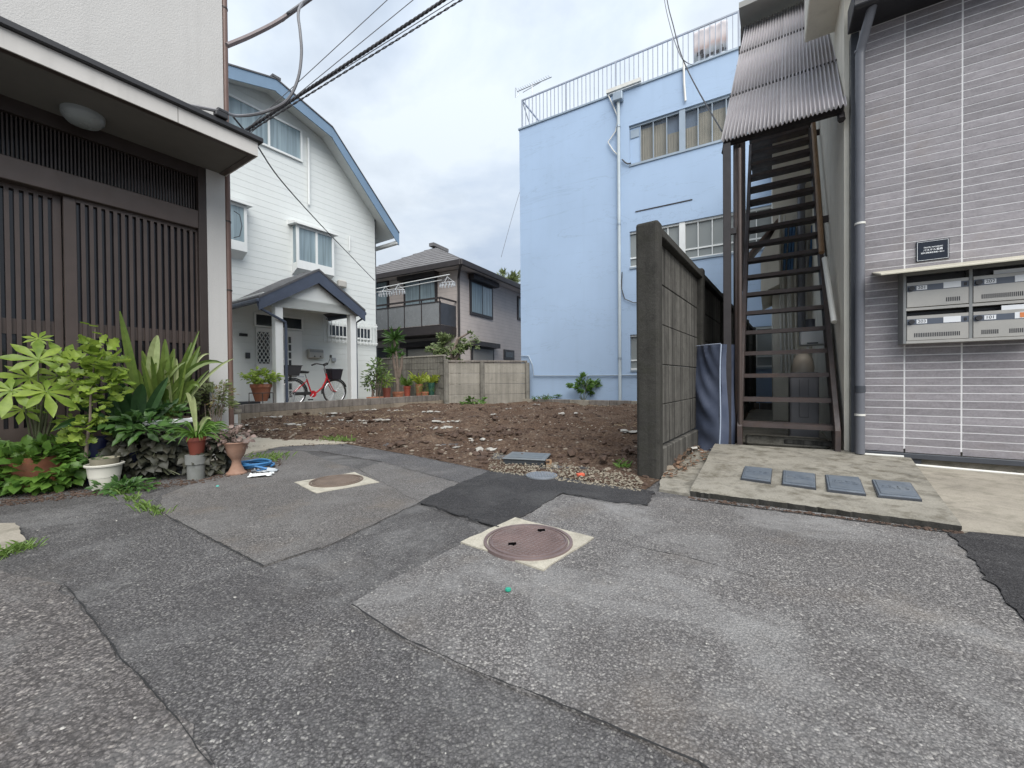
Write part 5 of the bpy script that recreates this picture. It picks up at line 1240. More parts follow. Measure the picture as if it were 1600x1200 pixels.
hwin(HS, 788, 801, 549, 558, bh_, True, pane=M['glass'], hood=False, mull=0)
hwin(HB, 634, 681, 443, 500, bh_, False, mull=1)
hwin(HB, 560, 606, 448, 500, bh_, False, hood=False)
hwin(HB, 638, 690, 546, 590, bh_, False, pane=basic('shutter_beige', (0.36, 0.35, 0.32), 0.6, 0.05), mull=0)
hwin(HB, 575, 607, 548, 590, bh_, False, pane=M['glass'], hood=False, mull=0)
BY = -1.0
bxr, bzt = HB.px(688, 465, BY); bzm = HB.z(688, 472, BY); bzb = HB.z(688, 507, BY); bzf = HB.z(688, 519, BY)
bal = MB().box(-LW, bxr, BY, 0, bzf - 0.05, bzb).build('balcony', M['brown_black'], bh_)
bpn = basic('balcony_panel', (0.21, 0.22, 0.225), 0.25, 0.1, 2)
x = bxr - 0.02; 
for i in range(9): MB().box(x - 0.86, x - 0.02, BY - 0.02, BY, bzb + 0.01, bzm).build('panel', bpn, bal); MB().box(x - 0.02, x, BY - 0.03, BY + 0.02, bzb, bzt).build('baluster', M['brown_black'], bal); x -= 0.88
MB().box(bxr - 0.02, bxr, BY + 0.02, -0.02, bzb + 0.01, bzm).build('panel', M['dark_metal'], bal)
MB().box(-LW, bxr + 0.02, BY - 0.04, BY + 0.03, bzt - 0.03, bzt + 0.03).box(bxr - 0.03, bxr + 0.03, BY + 0.03, -0.02, bzt - 0.03, bzt + 0.03).box(-LW, bxr + 0.02, BY - 0.035, BY + 0.02, bzm, bzm + 0.04).build('handrail', M['brown_black'], bal)
# washing poles with hangers
M['hanger'] = basic('hanger_plastic', (0.50, 0.52, 0.54), 0.5, 0.1)
zpole = HB.z(640, 441, -0.7); pole = thing('washing_pole', 'white washing poles on the beige house balcony', 'pole', HB.shifted(-2.5, -0.7))
MB().tube([(-3.5, 0, zpole - 0.1), (2.6, 0, zpole + 0.05)], 0.018, 6).build('rod', M['white_paint'], pole, smooth=True)
MB().tube([(-3.5, 0.3, zpole - 0.15), (2.0, 0.3, zpole - 0.02)], 0.018, 6).build('rod', M['white_paint'], pole, smooth=True)
for i, px_ in enumerate((699, 602, 622)):
    q = HB.x(px_, 450, -0.7); hg = thing('laundry_hanger', ['white round laundry hanger at the balcony corner of the beige house', 'white laundry hanger nearest the white house', 'grey square laundry hanger in the middle of the balcony pole'][i], 'hanger', HB.shifted(q, -0.7), group='laundry hangers on the balcony')
    mb = MB(); mb.tube([(0.35 * math.cos(t * math.pi / 8), 0.18 * math.sin(t * math.pi / 8), zpole - 0.28) for t in range(16)], 0.015, 5, closed=True); mb.build('ring', M['hanger'], hg)
    mb = MB()
    for t in range(0, 16, 4): mb.tube([(0.35 * math.cos(t * math.pi / 8), 0.18 * math.sin(t * math.pi / 8), zpole - 0.28), (0, 0, zpole - 0.03)], 0.008, 4)
    mb.tube([(0, 0, zpole - 0.05), (0, 0, zpole + 0.02)], 0.01, 4); mb.build('strings', M['hanger'], hg)
    mb = MB()
    for t in range(14): an_ = t * 2 * math.pi / 14; mb.box(0.33 * math.cos(an_) - 0.02, 0.33 * math.cos(an_) + 0.02, 0.17 * math.sin(an_) - 0.012, 0.17 * math.sin(an_) + 0.012, zpole - 0.40, zpole - 0.29)
    stuff(mb.build('pegs', M['hanger'], hg))
# ------------------------------------------------------------------ covers in the road
M['iron_cover'] = basic('rusty_cover', (0.175, 0.128, 0.120), 0.5, 0.2, 8, 60, 0.2, metal=0.25, stain=0.45, stain_col=(0.26, 0.23, 0.22), stain_scale=5)
M['iron_cover2'] = basic('brown_cover', (0.165, 0.125, 0.098), 0.6, 0.2, 8, 60, 0.2, metal=0.2, stain=0.3, stain_col=(0.08, 0.05, 0.035), stain_scale=5)
M['hole'] = basic('dark_hole', (0.004, 0.004, 0.004), 0.95, 0.1, spec=0.0)
def manhole(name, label, corners, c_l, c_r, mat, detail, z0):
    C = (gp(*c_l) + gp(*c_r)) / 2; r = (gp(*c_r) - gp(*c_l)).length / 2
    t = thing(name, label, 'manhole cover', loc=(C.x, C.y, 0)); sq = [(p.x - C.x, p.y - C.y) for p in (gp(*q) for q in corners)]
    sq = [tuple(p) for p in jag([Vector((*p, 0)) for p in sq], 0.07, 0.004, random.Random(3))]; sq = [(p[0], p[1]) for p in sq]
    MB().xy(sq, -0.02, z0).build('concrete_surround', M['frame_conc'], t)
    MB().lathe([(r * 0.93, z0 - 0.01), (r * 0.93, z0 + 0.007), (r, z0 + 0.007), (r * 1.01, z0 - 0.01)], (0, 0, 0), 48, caps=False).build('ring', mat, t, smooth=True)
    l = MB().lathe([(0.001, z0 + 0.004), (r * 0.90, z0 + 0.004), (r * 0.905, z0 - 0.01)], (0, 0, 0), 48).build('lid', mat, t)
    mb = MB(); st_ = r / 7.2; ca, sa = math.cos(0.12), math.sin(0.12); n = 22
    for j in range(-n, n + 1):
        for i in range(-9, 10):
            x, y = (i + 0.5 * (j % 2)) * st_ * 1.05, j * st_ * 0.5
            if math.hypot(x, y) > r * 0.79: continue
            w, h = st_ * 0.47, st_ * 0.20
            p = [(x - w, y), (x, y - h), (x + w, y), (x, y + h)] if detail else [(x - w, y - h), (x + w, y - h), (x + w, y + h), (x - w, y + h)]
            p = [(ca * a - sa * b, sa * a + ca * b) for a, b in p]; cx, cy_ = ca * x - sa * y, sa * x + ca * y
            q = [((a - cx) * 0.85 + cx, (b - cy_) * 0.85 + cy_) for a, b in p]
            mb.add([(a, b, z0 + 0.0042) for a, b in p] + [(a, b, z0 + 0.0085) for a, b in q], [(4, 5, 6, 7), (0, 1, 5, 4), (1, 2, 6, 5), (2, 3, 7, 6), (3, 0, 4, 7)])
    stuff(mb.build('tread_pattern', mat, l))
    MB().lathe([(r * 0.84, z0 + 0.0041), (r * 0.845, z0 + 0.009), (r * 0.875, z0 + 0.009), (r * 0.88, z0 + 0.0041)], (0, 0, 0), 48, caps=False).build('rim', mat, l)
    for px_, py_ in detail or ():
        g = gp(px_, py_); x, y = g.x - C.x, g.y - C.y; MB().xy([(x - 0.019, y - 0.016), (x + 0.019, y - 0.011), (x + 0.019, y + 0.016), (x - 0.019, y + 0.011)], z0 + 0.0045, z0 + 0.0092).build('lifting_hole', M['hole'], l)
    return t
manhole('manhole_cover', 'round rusty iron manhole cover in a pale concrete square in front', [(720, 851), (804, 812.5), (929, 844), (849, 896)], (756, 851), (894, 849), M['iron_cover'], [(800.5, 857), (846, 835)], 0.0145)
manhole('manhole_cover', 'smaller brown manhole cover in concrete nearer the flower pots', [(460, 755), (553, 739.4), (592.5, 754.7), (493.5, 772.4)], (486, 754), (566, 752), M['iron_cover2'], None, 0.009)
c = (gp(822, 746) + gp(871, 746)) / 2; r = (gp(871, 746) - gp(822, 746)).length / 2
t = thing('valve_cover', 'small grey round cover at the edge of the new asphalt', 'cover', loc=(c.x, c.y, 0))
gm = basic('cover_grey', (0.20, 0.215, 0.235), 0.45, 0.15, 8, metal=0.3)
MB().lathe([(0.001, 0.022), (r * 0.85, 0.022), (r * 0.86, 0.018), (r * 0.9, 0.018), (r * 0.91, 0.022), (r, 0.022), (r * 1.01, 0.0)], (0, 0, 0), 36).build('lid', gm, t)
mb = MB()
for i in range(-4, 5):
    for j in range(-4, 5):
        x, y = i * r * 0.18, j * r * 0.18
        if math.hypot(x, y) < r * 0.78: mb.box(x - r * 0.05, x + r * 0.05, y - r * 0.05, y + r * 0.05, 0.0221, 0.026)
stuff(mb.build('studs', gm, t))
# black water meter box in the soil
q = [gp(784, 716, 0.07), gp(852, 719, 0.07), gp(861, 709, 0.07), gp(800, 706, 0.07)]; C = sum(q, Vector()) / 4
t = thing('meter_box', 'black plastic meter box standing proud of the soil', 'meter box', loc=(C.x, C.y, 0)); P = [(p.x - C.x, p.y - C.y) for p in q]
bp = basic('black_plastic', (0.035, 0.04, 0.045), 0.4, 0.15, 6)
MB().xy([(a * 0.95, b * 0.95) for a, b in P], -0.02, 0.058).build('body', bp, t, bevel=0.006)
l = MB().xy(P, 0.059, 0.074).build('lid', basic('grey_plastic_lid', (0.13, 0.145, 0.155), 0.4, 0.12, 6), t, bevel=0.006)
MB().xy([(a * 0.8, b * 0.8) for a, b in P], 0.0742, 0.0765).build('raised_panel', basic('grey_plastic_lid2', (0.11, 0.125, 0.135), 0.45, 0.12, 6), l, bevel=0.002)
MB().xy([(P[1][0] + 0.01, P[1][1] + 0.02), (P[1][0] + 0.06, P[1][1] + 0.02), (P[1][0] + 0.06, P[1][1] + 0.06), (P[1][0] + 0.01, P[1][1] + 0.06)], -0.02, 0.065).build('side_stake', M['timber'], t)
# four meter lids in the apron
lids = [[(1164, 729), (1206, 733), (1203.5, 753), (1158.5, 747)], [(1224, 735.4), (1273, 741), (1274, 762), (1223, 755.6)], [(1289.7, 742.5), (1342, 746.6), (1351.6, 771.6), (1294, 765)], [(1362.5, 750), (1422, 755), (1438.6, 780), (1373, 774)]]
lm = basic('blue_grey_lid', (0.105, 0.125, 0.150), 0.6, 0.15, 7, 40, 0.15, stain=0.35, stain_col=(0.24, 0.25, 0.25), stain_scale=6)
wh_ = ['leftmost blue grey meter lid in the apron beside the navy mattress', 'second blue grey meter lid from the fence in the apron', 'third blue grey meter lid from the fence in the apron', 'rightmost blue grey meter lid in the apron under the letterboxes']
for i, L in enumerate(lids):
    zz = 0.072; q = [gp(x, y, zz) for x, y in L]; C = sum(q, Vector()) / 4
    zc = apron_z(C) + 0.006; q = [gp(x, y, zc) for x, y in L]; C = sum(q, Vector()) / 4; P = [(p.x - C.x, p.y - C.y) for p in q][::-1]
    t = thing('utility_cover', wh_[i], 'utility cover', loc=(C.x, C.y, zc - 0.009), group='meter lids in the concrete apron')
    MB().xy([(a * 1.05, b * 1.05) for a, b in P], -0.03, 0.009).build('frame', M['dark_metal'], t)
    l = MB().xy(P, 0.0, 0.015).build('lid', lm, t, bevel=0.003)
    MB().xy([(a * 0.86, b * 0.86) for a, b in P], 0.0152, 0.0185).build('raised_panel', lm, l, bevel=0.001)
    mb = MB(); ex_ = Vector((P[1][0] - P[0][0], P[1][1] - P[0][1], 0)).normalized(); ey_ = Vector((-ex_.y, ex_.x, 0)); rr = random.Random(i)
    for row in range(2):
        for k in range(4):
            cxy = ex_ * (k - 1.5) * 0.035 + ey_ * (row - 0.5) * 0.05
            for s in range(3):
                o_ = cxy + ex_ * rr.uniform(-0.01, 0.01) + ey_ * rr.uniform(-0.012, 0.012); a_ = ex_ if rr.random() < 0.5 else ey_; b_ = ey_ if a_ is ex_ else ex_
                p = [o_ - a_ * 0.011 - b_ * 0.0018, o_ + a_ * 0.011 - b_ * 0.0018, o_ + a_ * 0.011 + b_ * 0.0018, o_ - a_ * 0.011 + b_ * 0.0018]
                mb.xy([(v.x, v.y) for v in p], 0.0186, 0.021)
    stuff(mb.build('cast_marks', lm, l))
# survey markers and scraps
def scrap(name, label, cat, px_, py_, r, mat, z=0.012):
    C = gp(px_, py_); t = tag(MB().lathe([(r * 0.9, 0), (r, 0.004), (r * 0.85, 0.010), (0.001, 0.012)], (0, 0, 0), 9, sq=0.8).build(name, mat, None), label, cat); t.location = (C.x, C.y, z); return t
scrap('survey_marker', 'small green plastic survey marker on the light asphalt', 'marker', 794, 928, 0.012, basic('green_plastic', (0.02, 0.30, 0.20), 0.4, 0.1))
scrap('survey_marker', 'tiny turquoise marker near the flower pots', 'marker', 340, 761, 0.012, basic('turquoise', (0.10, 0.42, 0.36), 0.4, 0.1), 0.002)
C = gp(907, 746); t = thing('boundary_marker', 'orange red boundary marker block in the gravel', 'marker', loc=(C.x, C.y, 0.02), rz=0.4)
om = basic('orange_red', (0.62, 0.12, 0.06), 0.5, 0.15)
MB().box(-0.03, 0.03, -0.02, 0.02, -0.02, 0.014).build('block', om, t, bevel=0.004); MB().box(-0.012, 0.012, -0.008, 0.008, 0.0145, 0.017).build('arrow', om, t)
# loose chips on the asphalt
rng = random.Random(12); pts = []
for _ in range(70):
    x, y = rng.uniform(0, 1600), 760 + 440 * rng.random() ** 1.4; p = gp(x, y)
    if p.y > 2.75: continue
    pts.append((p.x, p.y, 0.014))
mb = MB(); scatter(mb, pts, 0.0015, 0.0042, rng); stuff(mb.build('asphalt_chips', M['stone_pale'], road))

# ------------------------------------------------------------------ foliage helpers
LM = dict(
    lime=leafmat('lime_leaf', (0.13, 0.22, 0.03), (0.33, 0.43, 0.075), 0.4),
    yellow=leafmat('yellow_leaf', (0.26, 0.34, 0.04), (0.42, 0.47, 0.09), 0.4),
    fresh=leafmat('fresh_leaf', (0.035, 0.095, 0.018), (0.15, 0.27, 0.045), 0.35),
    mid=leafmat('mid_leaf', (0.030, 0.080, 0.018), (0.085, 0.17, 0.04), 0.3),
    dark=leafmat('dark_leaf', (0.015, 0.045, 0.014), (0.040, 0.095, 0.028), 0.25, 0.35),
    ivy=leafmat('purple_ivy', (0.022, 0.026, 0.016), (0.060, 0.055, 0.038), 0.2, 0.5),
    pale=leafmat('pale_variegated', (0.26, 0.33, 0.12), (0.46, 0.50, 0.26), 0.35),
    red=leafmat('reddish_leaf', (0.16, 0.07, 0.04), (0.20, 0.22, 0.06), 0.3),
    pink=leafmat('pinkish_leaf', (0.14, 0.10, 0.085), (0.30, 0.22, 0.19), 0.3),
    olive=leafmat('olive_leaf', (0.09, 0.115, 0.04), (0.20, 0.24, 0.09), 0.3),
    grass=leafmat('grass_blade', (0.08, 0.15, 0.03), (0.20, 0.30, 0.07), 0.35))
M['stem'] = basic('green_stem', (0.12, 0.13, 0.07), 0.7, 0.2, 8); M['bark'] = basic('bark', (0.16, 0.125, 0.10), 0.85, 0.25, 9, 30, 0.4)
UP = Vector((0, 0, 1))
def leaf_add(mb, p, d, nrm, L, W, kind='oval'):
    d = d.normalized(); s = d.cross(nrm)
    if s.length < 1e-4: s = d.cross(Vector((1, 0, 0)))
    s.normalize(); nn = s.cross(d); f = -0.16 * W
    if kind == 'oval':
        pts = [p, p + d * L * 0.35 + s * W / 2 - nn * f, p + d * L * 0.72 + s * W * 0.38 - nn * f, p + d * L - nn * L * 0.06, p + d * L * 0.72 - s * W * 0.38 - nn * f, p + d * L * 0.35 - s * W / 2 - nn * f, p + d * L * 0.5 + nn * L * 0.03]
        mb.add(pts, [(0, 1, 6), (1, 2, 6), (2, 3, 6), (3, 4, 6), (4, 5, 6), (5, 0, 6)])
    elif kind == 'heart':
        pts = [p + d * L * 0.1, p - d * L * 0.08 + s * W * 0.3, p + d * L * 0.2 + s * W * 0.52, p + d * L * 0.6 + s * W * 0.33, p + d * L - nn * L * 0.12, p + d * L * 0.6 - s * W * 0.33, p + d * L * 0.2 - s * W * 0.52, p - d * L * 0.08 - s * W * 0.3, p + d * L * 0.4 - nn * f]
        mb.add(pts, [(0, 1, 2), (0, 2, 8), (2, 3, 8), (3, 4, 8), (4, 5, 8), (5, 6, 8), (6, 0, 8), (6, 7, 0)])
    elif kind == 'lobed':
        w = W
        prof = [(0.0, 0.0), (0.22, 0.20), (0.35, 0.52), (0.48, 0.30), (0.62, 0.50), (0.74, 0.26), (0.88, 0.24), (1.0, 0.0)]
        R_ = [p + d * L * a + s * w * b - nn * f for a, b in prof]; L_ = [p + d * L * a - s * w * b - nn * f for a, b in prof[1:-1]]
        mid = [p + d * L * a for a, b in prof]
        n = len(prof); vs = R_ + L_ + mid[1:-1]; fs = []
        Ri = list(range(n)); Li = [0] + [n + i for i in range(n - 2)] + [n - 1]; Mi = [0] + [n + n - 2 + i for i in range(n - 2)] + [n - 1]
        for i in range(n - 1):
            for A_ in (Ri, Li):
                f_ = [Mi[i], A_[i], A_[i + 1], Mi[i + 1]]; f_ = list(dict.fromkeys(f_))
                if len(f_) > 2: fs.append(tuple(f_))
        mb.add(vs, fs)
    else:
        mb.add([p, p + d * L * 0.45 + s * W / 2, p + d * L - nn * L * 0.1, p + d * L * 0.45 - s * W / 2], [(0, 1, 2), (0, 2, 3)])
def crown(mb, c, rx, ry, rz, n, L, W, rng, kind='oval', shell=0.45, up=0.4, clumps=0, droop=0.0, face=0.5):
    c = Vector(c); cl = None
    if clumps:
        cl = []
        for _ in range(clumps):
            v = Vector((rng.gauss(0, 1), rng.gauss(0, 1), rng.gauss(0, 1))).normalized() * (0.35 + 0.65 * rng.random()); cl.append((v, rng.uniform(0.18, 0.38)))
    for _ in range(n):
        v = Vector((rng.gauss(0, 1), rng.gauss(0, 1), rng.gauss(0, 1))).normalized()
        if cl: k, kr = rng.choice(cl); q = k + v * kr * rng.random() ** 0.5
        else: q = v * (shell + (1 - shell) * rng.random())
        p = c + Vector((q.x * rx, q.y * ry, q.z * rz))
        d = (Vector((q.x, q.y, q.z * 0.6)).normalized() + Vector((rng.uniform(-.6, .6), rng.uniform(-.6, .6), rng.uniform(-.4, .4) - droop))).normalized()
        nr = (UP * up + (CAM - p).normalized() * face + Vector((rng.uniform(-.5, .5), rng.uniform(-.5, .5), rng.uniform(-.2, .5)))).normalized()
        k = rng.uniform(0.65, 1.15); leaf_add(mb, p, d, nr, L * k, W * k, kind)
def blade(mb, a, b, w, sag=0.15, n=9, fold=0.22, side=None, tipw=0.02, prof=None):
    """long leaf from a to b arching upwards; wide in the middle"""
    a, b = Vector(a), Vector(b); ctl = (a + b) / 2 + UP * ((b - a).length * sag) 
    vs = []; fs = []
    for i in range(n + 1):
        t = i / n; p = a * (1 - t) ** 2 + ctl * 2 * t * (1 - t) + b * t * t; d = ((ctl - a) * (1 - t) + (b - ctl) * t).normalized()
        s = d.cross(side or (CAM - p)).normalized(); nn = s.cross(d)
        ww = w * (math.sin(math.pi * min(1, (t * 0.93 + 0.05))) ** 0.7 if not prof else prof(t)); ww = max(ww, w * tipw)
        vs += [p - s * ww / 2, p + nn * ww * fold * -1, p + s * ww / 2]
    for i in range(n):
        o = 3 * i; fs += [(o, o + 1, o + 4, o + 3), (o + 1, o + 2, o + 5, o + 4)]
    mb.add(vs, fs)
def PX(x, y, ly): return HL.w(HL.x(x, y, ly), ly, HL.z(x, y, ly))
def plant(name, label, cat, base, group=None): return thing(name, label, cat, loc=tuple(base), group=group)
def rel(t, mb, name, mat, smooth=True, stf=True, label=None):
    """mesh given in world space -> part of the thing t (which is only translated)"""
    L = t.location; mb.v = [(v[0] - L[0], v[1] - L[1], v[2] - L[2]) for v in mb.v]
    o = mb.build(name, mat, t, smooth=smooth, recalc=False)
    if stf: stuff(o)
    return o
def pot(t, prof, mat, name='pot', n=24):
    mb = MB().lathe(prof, (0, 0, 0), n); return mb.build(name, mat, t, smooth=True)

# ------------------------------------------------------------------ plants in front of the entrance house
# young tree in the white pot
g = gp(136, 771); Yp = g.y + 0.16; bx_ = Vector((g.x, g.y + 0.13, 0)) ; s = Yp / FPX
t = plant('potted_tree', 'young lime green tree in a white plastic pot at the asphalt edge', 'potted plant', bx_)
zr = 0.19; rr = 31 * s / 1.42
M['white_pot'] = basic('white_pot', (0.60, 0.58, 0.51), 0.45, 0.06, 4, stain=0.25, stain_col=(0.40, 0.38, 0.30), stain_scale=3)
pot(t, [(0.001, 0.0), (rr * 0.66, 0.0), (rr * 0.74, 0.03), (rr * 0.90, zr * 0.8), (rr * 0.92, zr - 0.014), (rr * 1.04, zr - 0.012), (rr * 1.06, zr), (rr * 1.0, zr + 0.004), (rr * 0.93, zr - 0.01), (rr * 0.85, zr * 0.5), (0.001, zr * 0.5)], M['white_pot'])
pot(t, [(rr * 0.70, zr * 0.6), (rr * 0.76, zr + 0.035), (rr * 0.80, zr + 0.045), (rr * 0.72, zr + 0.045), (rr * 0.68, zr + 0.02), (0.001, zr + 0.02)], basic('inner_pot', (0.24, 0.22, 0.16), 0.7, 0.2), 'inner_pot')
def Y_(x, y, Y=Yp): return at(x, y, Y)
rel(t, MB().tube([Y_(134, 722), Y_(136, 690), Y_(141, 655), Y_(142, 620), Y_(146, 580), Y_(148, 530), Y_(149, 512)], [0.012, 0.011, 0.009, 0.008, 0.006, 0.004, 0.003], 7), 'stem', M['bark'], stf=False)
rng = random.Random(31); mb = MB()
crown(mb, Y_(147, 570), 40 * s, 0.13, 42 * s, 75, 0.105, 0.10, rng, 'lobed', 0.2, 0.6)
crown(mb, Y_(160, 600), 30 * s, 0.10, 30 * s, 45, 0.095, 0.09, rng, 'lobed', 0.2, 0.6)
crown(mb, Y_(146, 632), 24 * s, 0.10, 12 * s, 22, 0.06, 0.06, rng, 'lobed', 0.2, 0.8)
crown(mb, Y_(132, 668), 32 * s, 0.10, 18 * s, 42, 0.075, 0.075, rng, 'lobed', 0.2, 0.7)
for q in ((141, 508), (155, 511), (160, 523), (146, 540)): leaf_add(mb, Y_(*q), Vector((rng.uniform(-1, 1), -0.4, 0.1)), UP, 0.06, 0.05, 'lobed')
rel(t, mb, 'foliage', LM['lime'])
mb = MB(); crown(mb, Y_(140, 717), 22 * s, 0.07, 6 * s, 60, 0.05, 0.02, rng, 'simple', 0.2, 0.8); rel(t, mb, 'pot_weeds', LM['mid'])
# fatsia with large palmate leaves
def palmate(R, rng, n=8):
    mb = MB(); vs = []
    for k in range(n):
        a = rad(-145 + 290 * k / (n - 1)); l = R * (1.0 - 0.38 * abs(k - (n - 1) / 2) / ((n - 1) / 2)) * rng.uniform(0.92, 1.06); d = Vector((math.sin(a), math.cos(a), 0)); s_ = Vector((d.y, -d.x, 0)); w = l * 0.30
        prof = [(0.0, 0.16), (0.25, 0.42), (0.5, 0.9), (0.62, 1.0), (0.82, 0.55), (1.0, 0.0)]
        v = []
        for tt, ww in prof:
            z = -0.10 * l * tt * tt + 0.02 * l * math.sin(3 * tt); c_ = d * l * tt
            v += [c_ + s_ * w / 2 * ww + Vector((0, 0, z + 0.05 * w * ww)), c_ + Vector((0, 0, z - 0.05 * w)), c_ - s_ * w / 2 * ww + Vector((0, 0, z + 0.05 * w * ww))]
        fs = []
        for i in range(len(prof) - 1): o = 3 * i; fs += [(o, o + 1, o + 4, o + 3), (o + 1, o + 2, o + 5, o + 4)]
        mb.add(v, fs)
    return mb
base = HL.w(HL.x(60, 700, -0.16), -0.16, 0.35)
t = plant('fatsia', 'fatsia with big glossy lime palmate leaves against the brown lattice door', 'plant', (base.x, base.y, 0.0))
rng = random.Random(5)
fl_ = [(18, 610, 47, -0.42, 150), (60, 562, 46, -0.38, 20), (72, 612, 47, -0.45, 200), (100, 560, 38, -0.30, 40), (118, 600, 40, -0.33, 150), (46, 590, 40, -0.30, 100), (92, 588, 36, -0.26, 80), (60, 530, 22, -0.2, 10), (112, 655, 30, -0.25, 160), (35, 640, 30, -0.24, 190)]
fm = [palmate(1.0, rng).mesh('leaf', LM['lime']) for _ in range(3)]
for m_ in fm: m_.polygons.foreach_set('use_smooth', [True] * len(m_.polygons))
stm = MB()
for i, (x, y, r_, ly, ang) in enumerate(fl_):
    p = PX(x, y, ly); dist = (p - CAM).length; R_ = r_ * p.y / FPX * 1.05
    o = link('leaf', fm[i % 3], t); nr = ((CAM - p).normalized() * 0.75 + UP * 0.65 + Vector((rng.uniform(-.2, .2), rng.uniform(-.2, .2), 0))).normalized()
    q_ = nr.to_track_quat('Z', 'Y').to_matrix().to_4x4() @ Matrix.Rotation(rad(ang), 4, 'Z') @ Matrix.Diagonal((R_, R_, R_, 1))
    o.matrix_world = Matrix.Translation(p - t.location) @ q_
    if i == 7 or i > 7: o.data = fm[i % 3]
    stm.tube([base + Vector((rng.uniform(-.04, .04), 0, -0.1)), (base + p) / 2 + UP * 0.08, p], [0.008, 0.006, 0.004], 6)
rel(t, stm, 'stems', M['stem'], stf=False)
MB().lathe([(0.001, 0), (0.11, 0), (0.15, 0.22), (0.16, 0.25), (0.13, 0.25), (0.12, 0.22), (0.001, 0.22)], (0, 0, 0.0), 20).build('pot', M['terracotta'], t, smooth=True)
# low bush at the left edge in a terracotta trough
b0_ = gp(48, 780); t = plant('ground_bush', 'bright green leafy bush spilling over a trough at the left edge', 'bush', (b0_.x, b0_.y + 0.25, 0)); rng = random.Random(9); s = (b0_.y + 0.25) / FPX
c_ = at(42, 735, b0_.y + 0.22)
mb = MB(); crown(mb, c_, 78 * s, 0.20, 40 * s, 520, 0.085, 0.062, rng, 'oval', 0.55, 0.6, droop=0.2); crown(mb, at(80, 700, b0_.y + 0.3), 40 * s, 0.12, 14 * s, 70, 0.10, 0.05, rng, 'oval', 0.4, 0.6); crown(mb, at(-30, 730, b0_.y + 0.2), 60 * s, 0.2, 40 * s, 200, 0.085, 0.062, rng, 'oval', 0.5, 0.6)
rel(t, mb, 'foliage', LM['fresh'])
MB().hexa([(-0.55, -0.20, 0), (-0.06, 0.28, 0), (-0.16, 0.40, 0), (-0.65, -0.08, 0), (-0.55, -0.20, 0.26), (-0.06, 0.28, 0.26), (-0.16, 0.40, 0.26), (-0.65, -0.08, 0.26)]).build('trough', basic('brown_trough', (0.11, 0.045, 0.03), 0.7, 0.2), t, bevel=0.015)
# broad strap leaved plants
def strap_plant(name, label, blades, mat, base_px, ly, potprof=None, mat2=None, group=None):
    b_ = PX(*base_px, ly); t = plant(name, label, 'plant', (b_.x, b_.y, 0.0), group)
    me = {}
    for (x0, y0, x1, y1, w, dly, *r_) in blades:
        p0, p1 = PX(x0, y0, ly), PX(x1, y1, ly + dly); mb = MB(); ww = w * p1.y / FPX
        blade(mb, p0, p1, ww, r_[0] if r_ else 0.12, 10)
        rel(t, mb, 'leaf', (mat2 if len(r_) > 1 and mat2 else mat), stf=False)
    return t
asp = [(222, 650, 187, 486, 11, 0.0, 0.03), (232, 645, 246, 524, 15, 0.05, 0.30, 1), (240, 650, 262, 562, 14, -0.05, 0.25), (246, 650, 222, 548, 11, 0.06, 0.15), (258, 650, 258, 530, 13, 0.02, 0.06), (262, 650, 311, 517, 6, 0.05, 0.05), (264, 648, 299, 535, 9, 0.1, 0.05), (266, 648, 312, 541, 11, -0.02, 0.06), (268, 648, 313, 550, 8, 0.0, 0.06), (250, 648, 272, 545, 13, 0.08, 0.05), (244, 650, 262, 608, 15, -0.15, 0.25), (276, 645, 275, 560, 6, -0.05, 0.45, 1), (280, 640, 312, 605, 10, -0.10, 0.9), (285, 640, 366, 560, 4, -0.06, 0.25, 1), (282, 642, 327, 578, 4, -0.05, 0.2), (236, 655, 190, 570, 3, 0, 0.1), (238, 655, 196, 585, 3, 0, 0.1), (230, 652, 234, 560, 11, 0.1, 0.1)]
rr_ = random.Random(99)
for k in range(36):
    x0 = rr_.uniform(226, 276); asp.append((x0, 652, x0 + rr_.gauss(6, 34), rr_.uniform(550, 630), rr_.uniform(4, 9), rr_.uniform(-0.15, 0.12), rr_.uniform(0.1, 0.6)) + ((1,) if rr_.random() < 0.12 else ()))
t = strap_plant('aspidistra', 'tall broad leaved aspidistra clump right of the lattice doors', asp, LM['olive'] if False else leafmat('aspidistra_leaf', (0.07, 0.13, 0.022), (0.17, 0.23, 0.05), 0.3), (250, 655), -0.25, mat2=LM['pale'])
MB().lathe([(0.001, 0), (0.12, 0), (0.16, 0.42), (0.17, 0.45), (0.14, 0.45), (0.001, 0.42)], (0, 0, 0), 20).build('pot', basic('dark_pot', (0.04, 0.04, 0.045), 0.6, 0.2), t, smooth=True)
cl = [(206, 690, 172, 600, 22, 0.02, 0.10), (208, 690, 190, 598, 24, 0.05, 0.06), (212, 688, 222, 600, 18, 0.0, 0.30), (215, 690, 262, 590, 14, -0.02, 0.15), (214, 690, 272, 630, 14, -0.05, 0.30), (210, 690, 244, 640, 13, -0.12, 0.4), (204, 690, 150, 622, 12, 0.0, 0.35), (203, 692, 84, 672, 17, -0.12, 0.5), (206, 690, 110, 630, 9, 0.05, 0.2)]
t = strap_plant('clivia', 'dark green strap leaved clivia between the potted tree and aspidistra', cl, LM['dark'], (208, 695), -0.38)
t['category'] = 'plant'
MB().lathe([(0.001, 0), (0.10, 0), (0.135, 0.22), (0.14, 0.25), (0.12, 0.25), (0.001, 0.22)], (0, 0, 0), 20).build('pot', basic('navy_pot', (0.012, 0.014, 0.045), 0.35, 0.1), t, smooth=True)
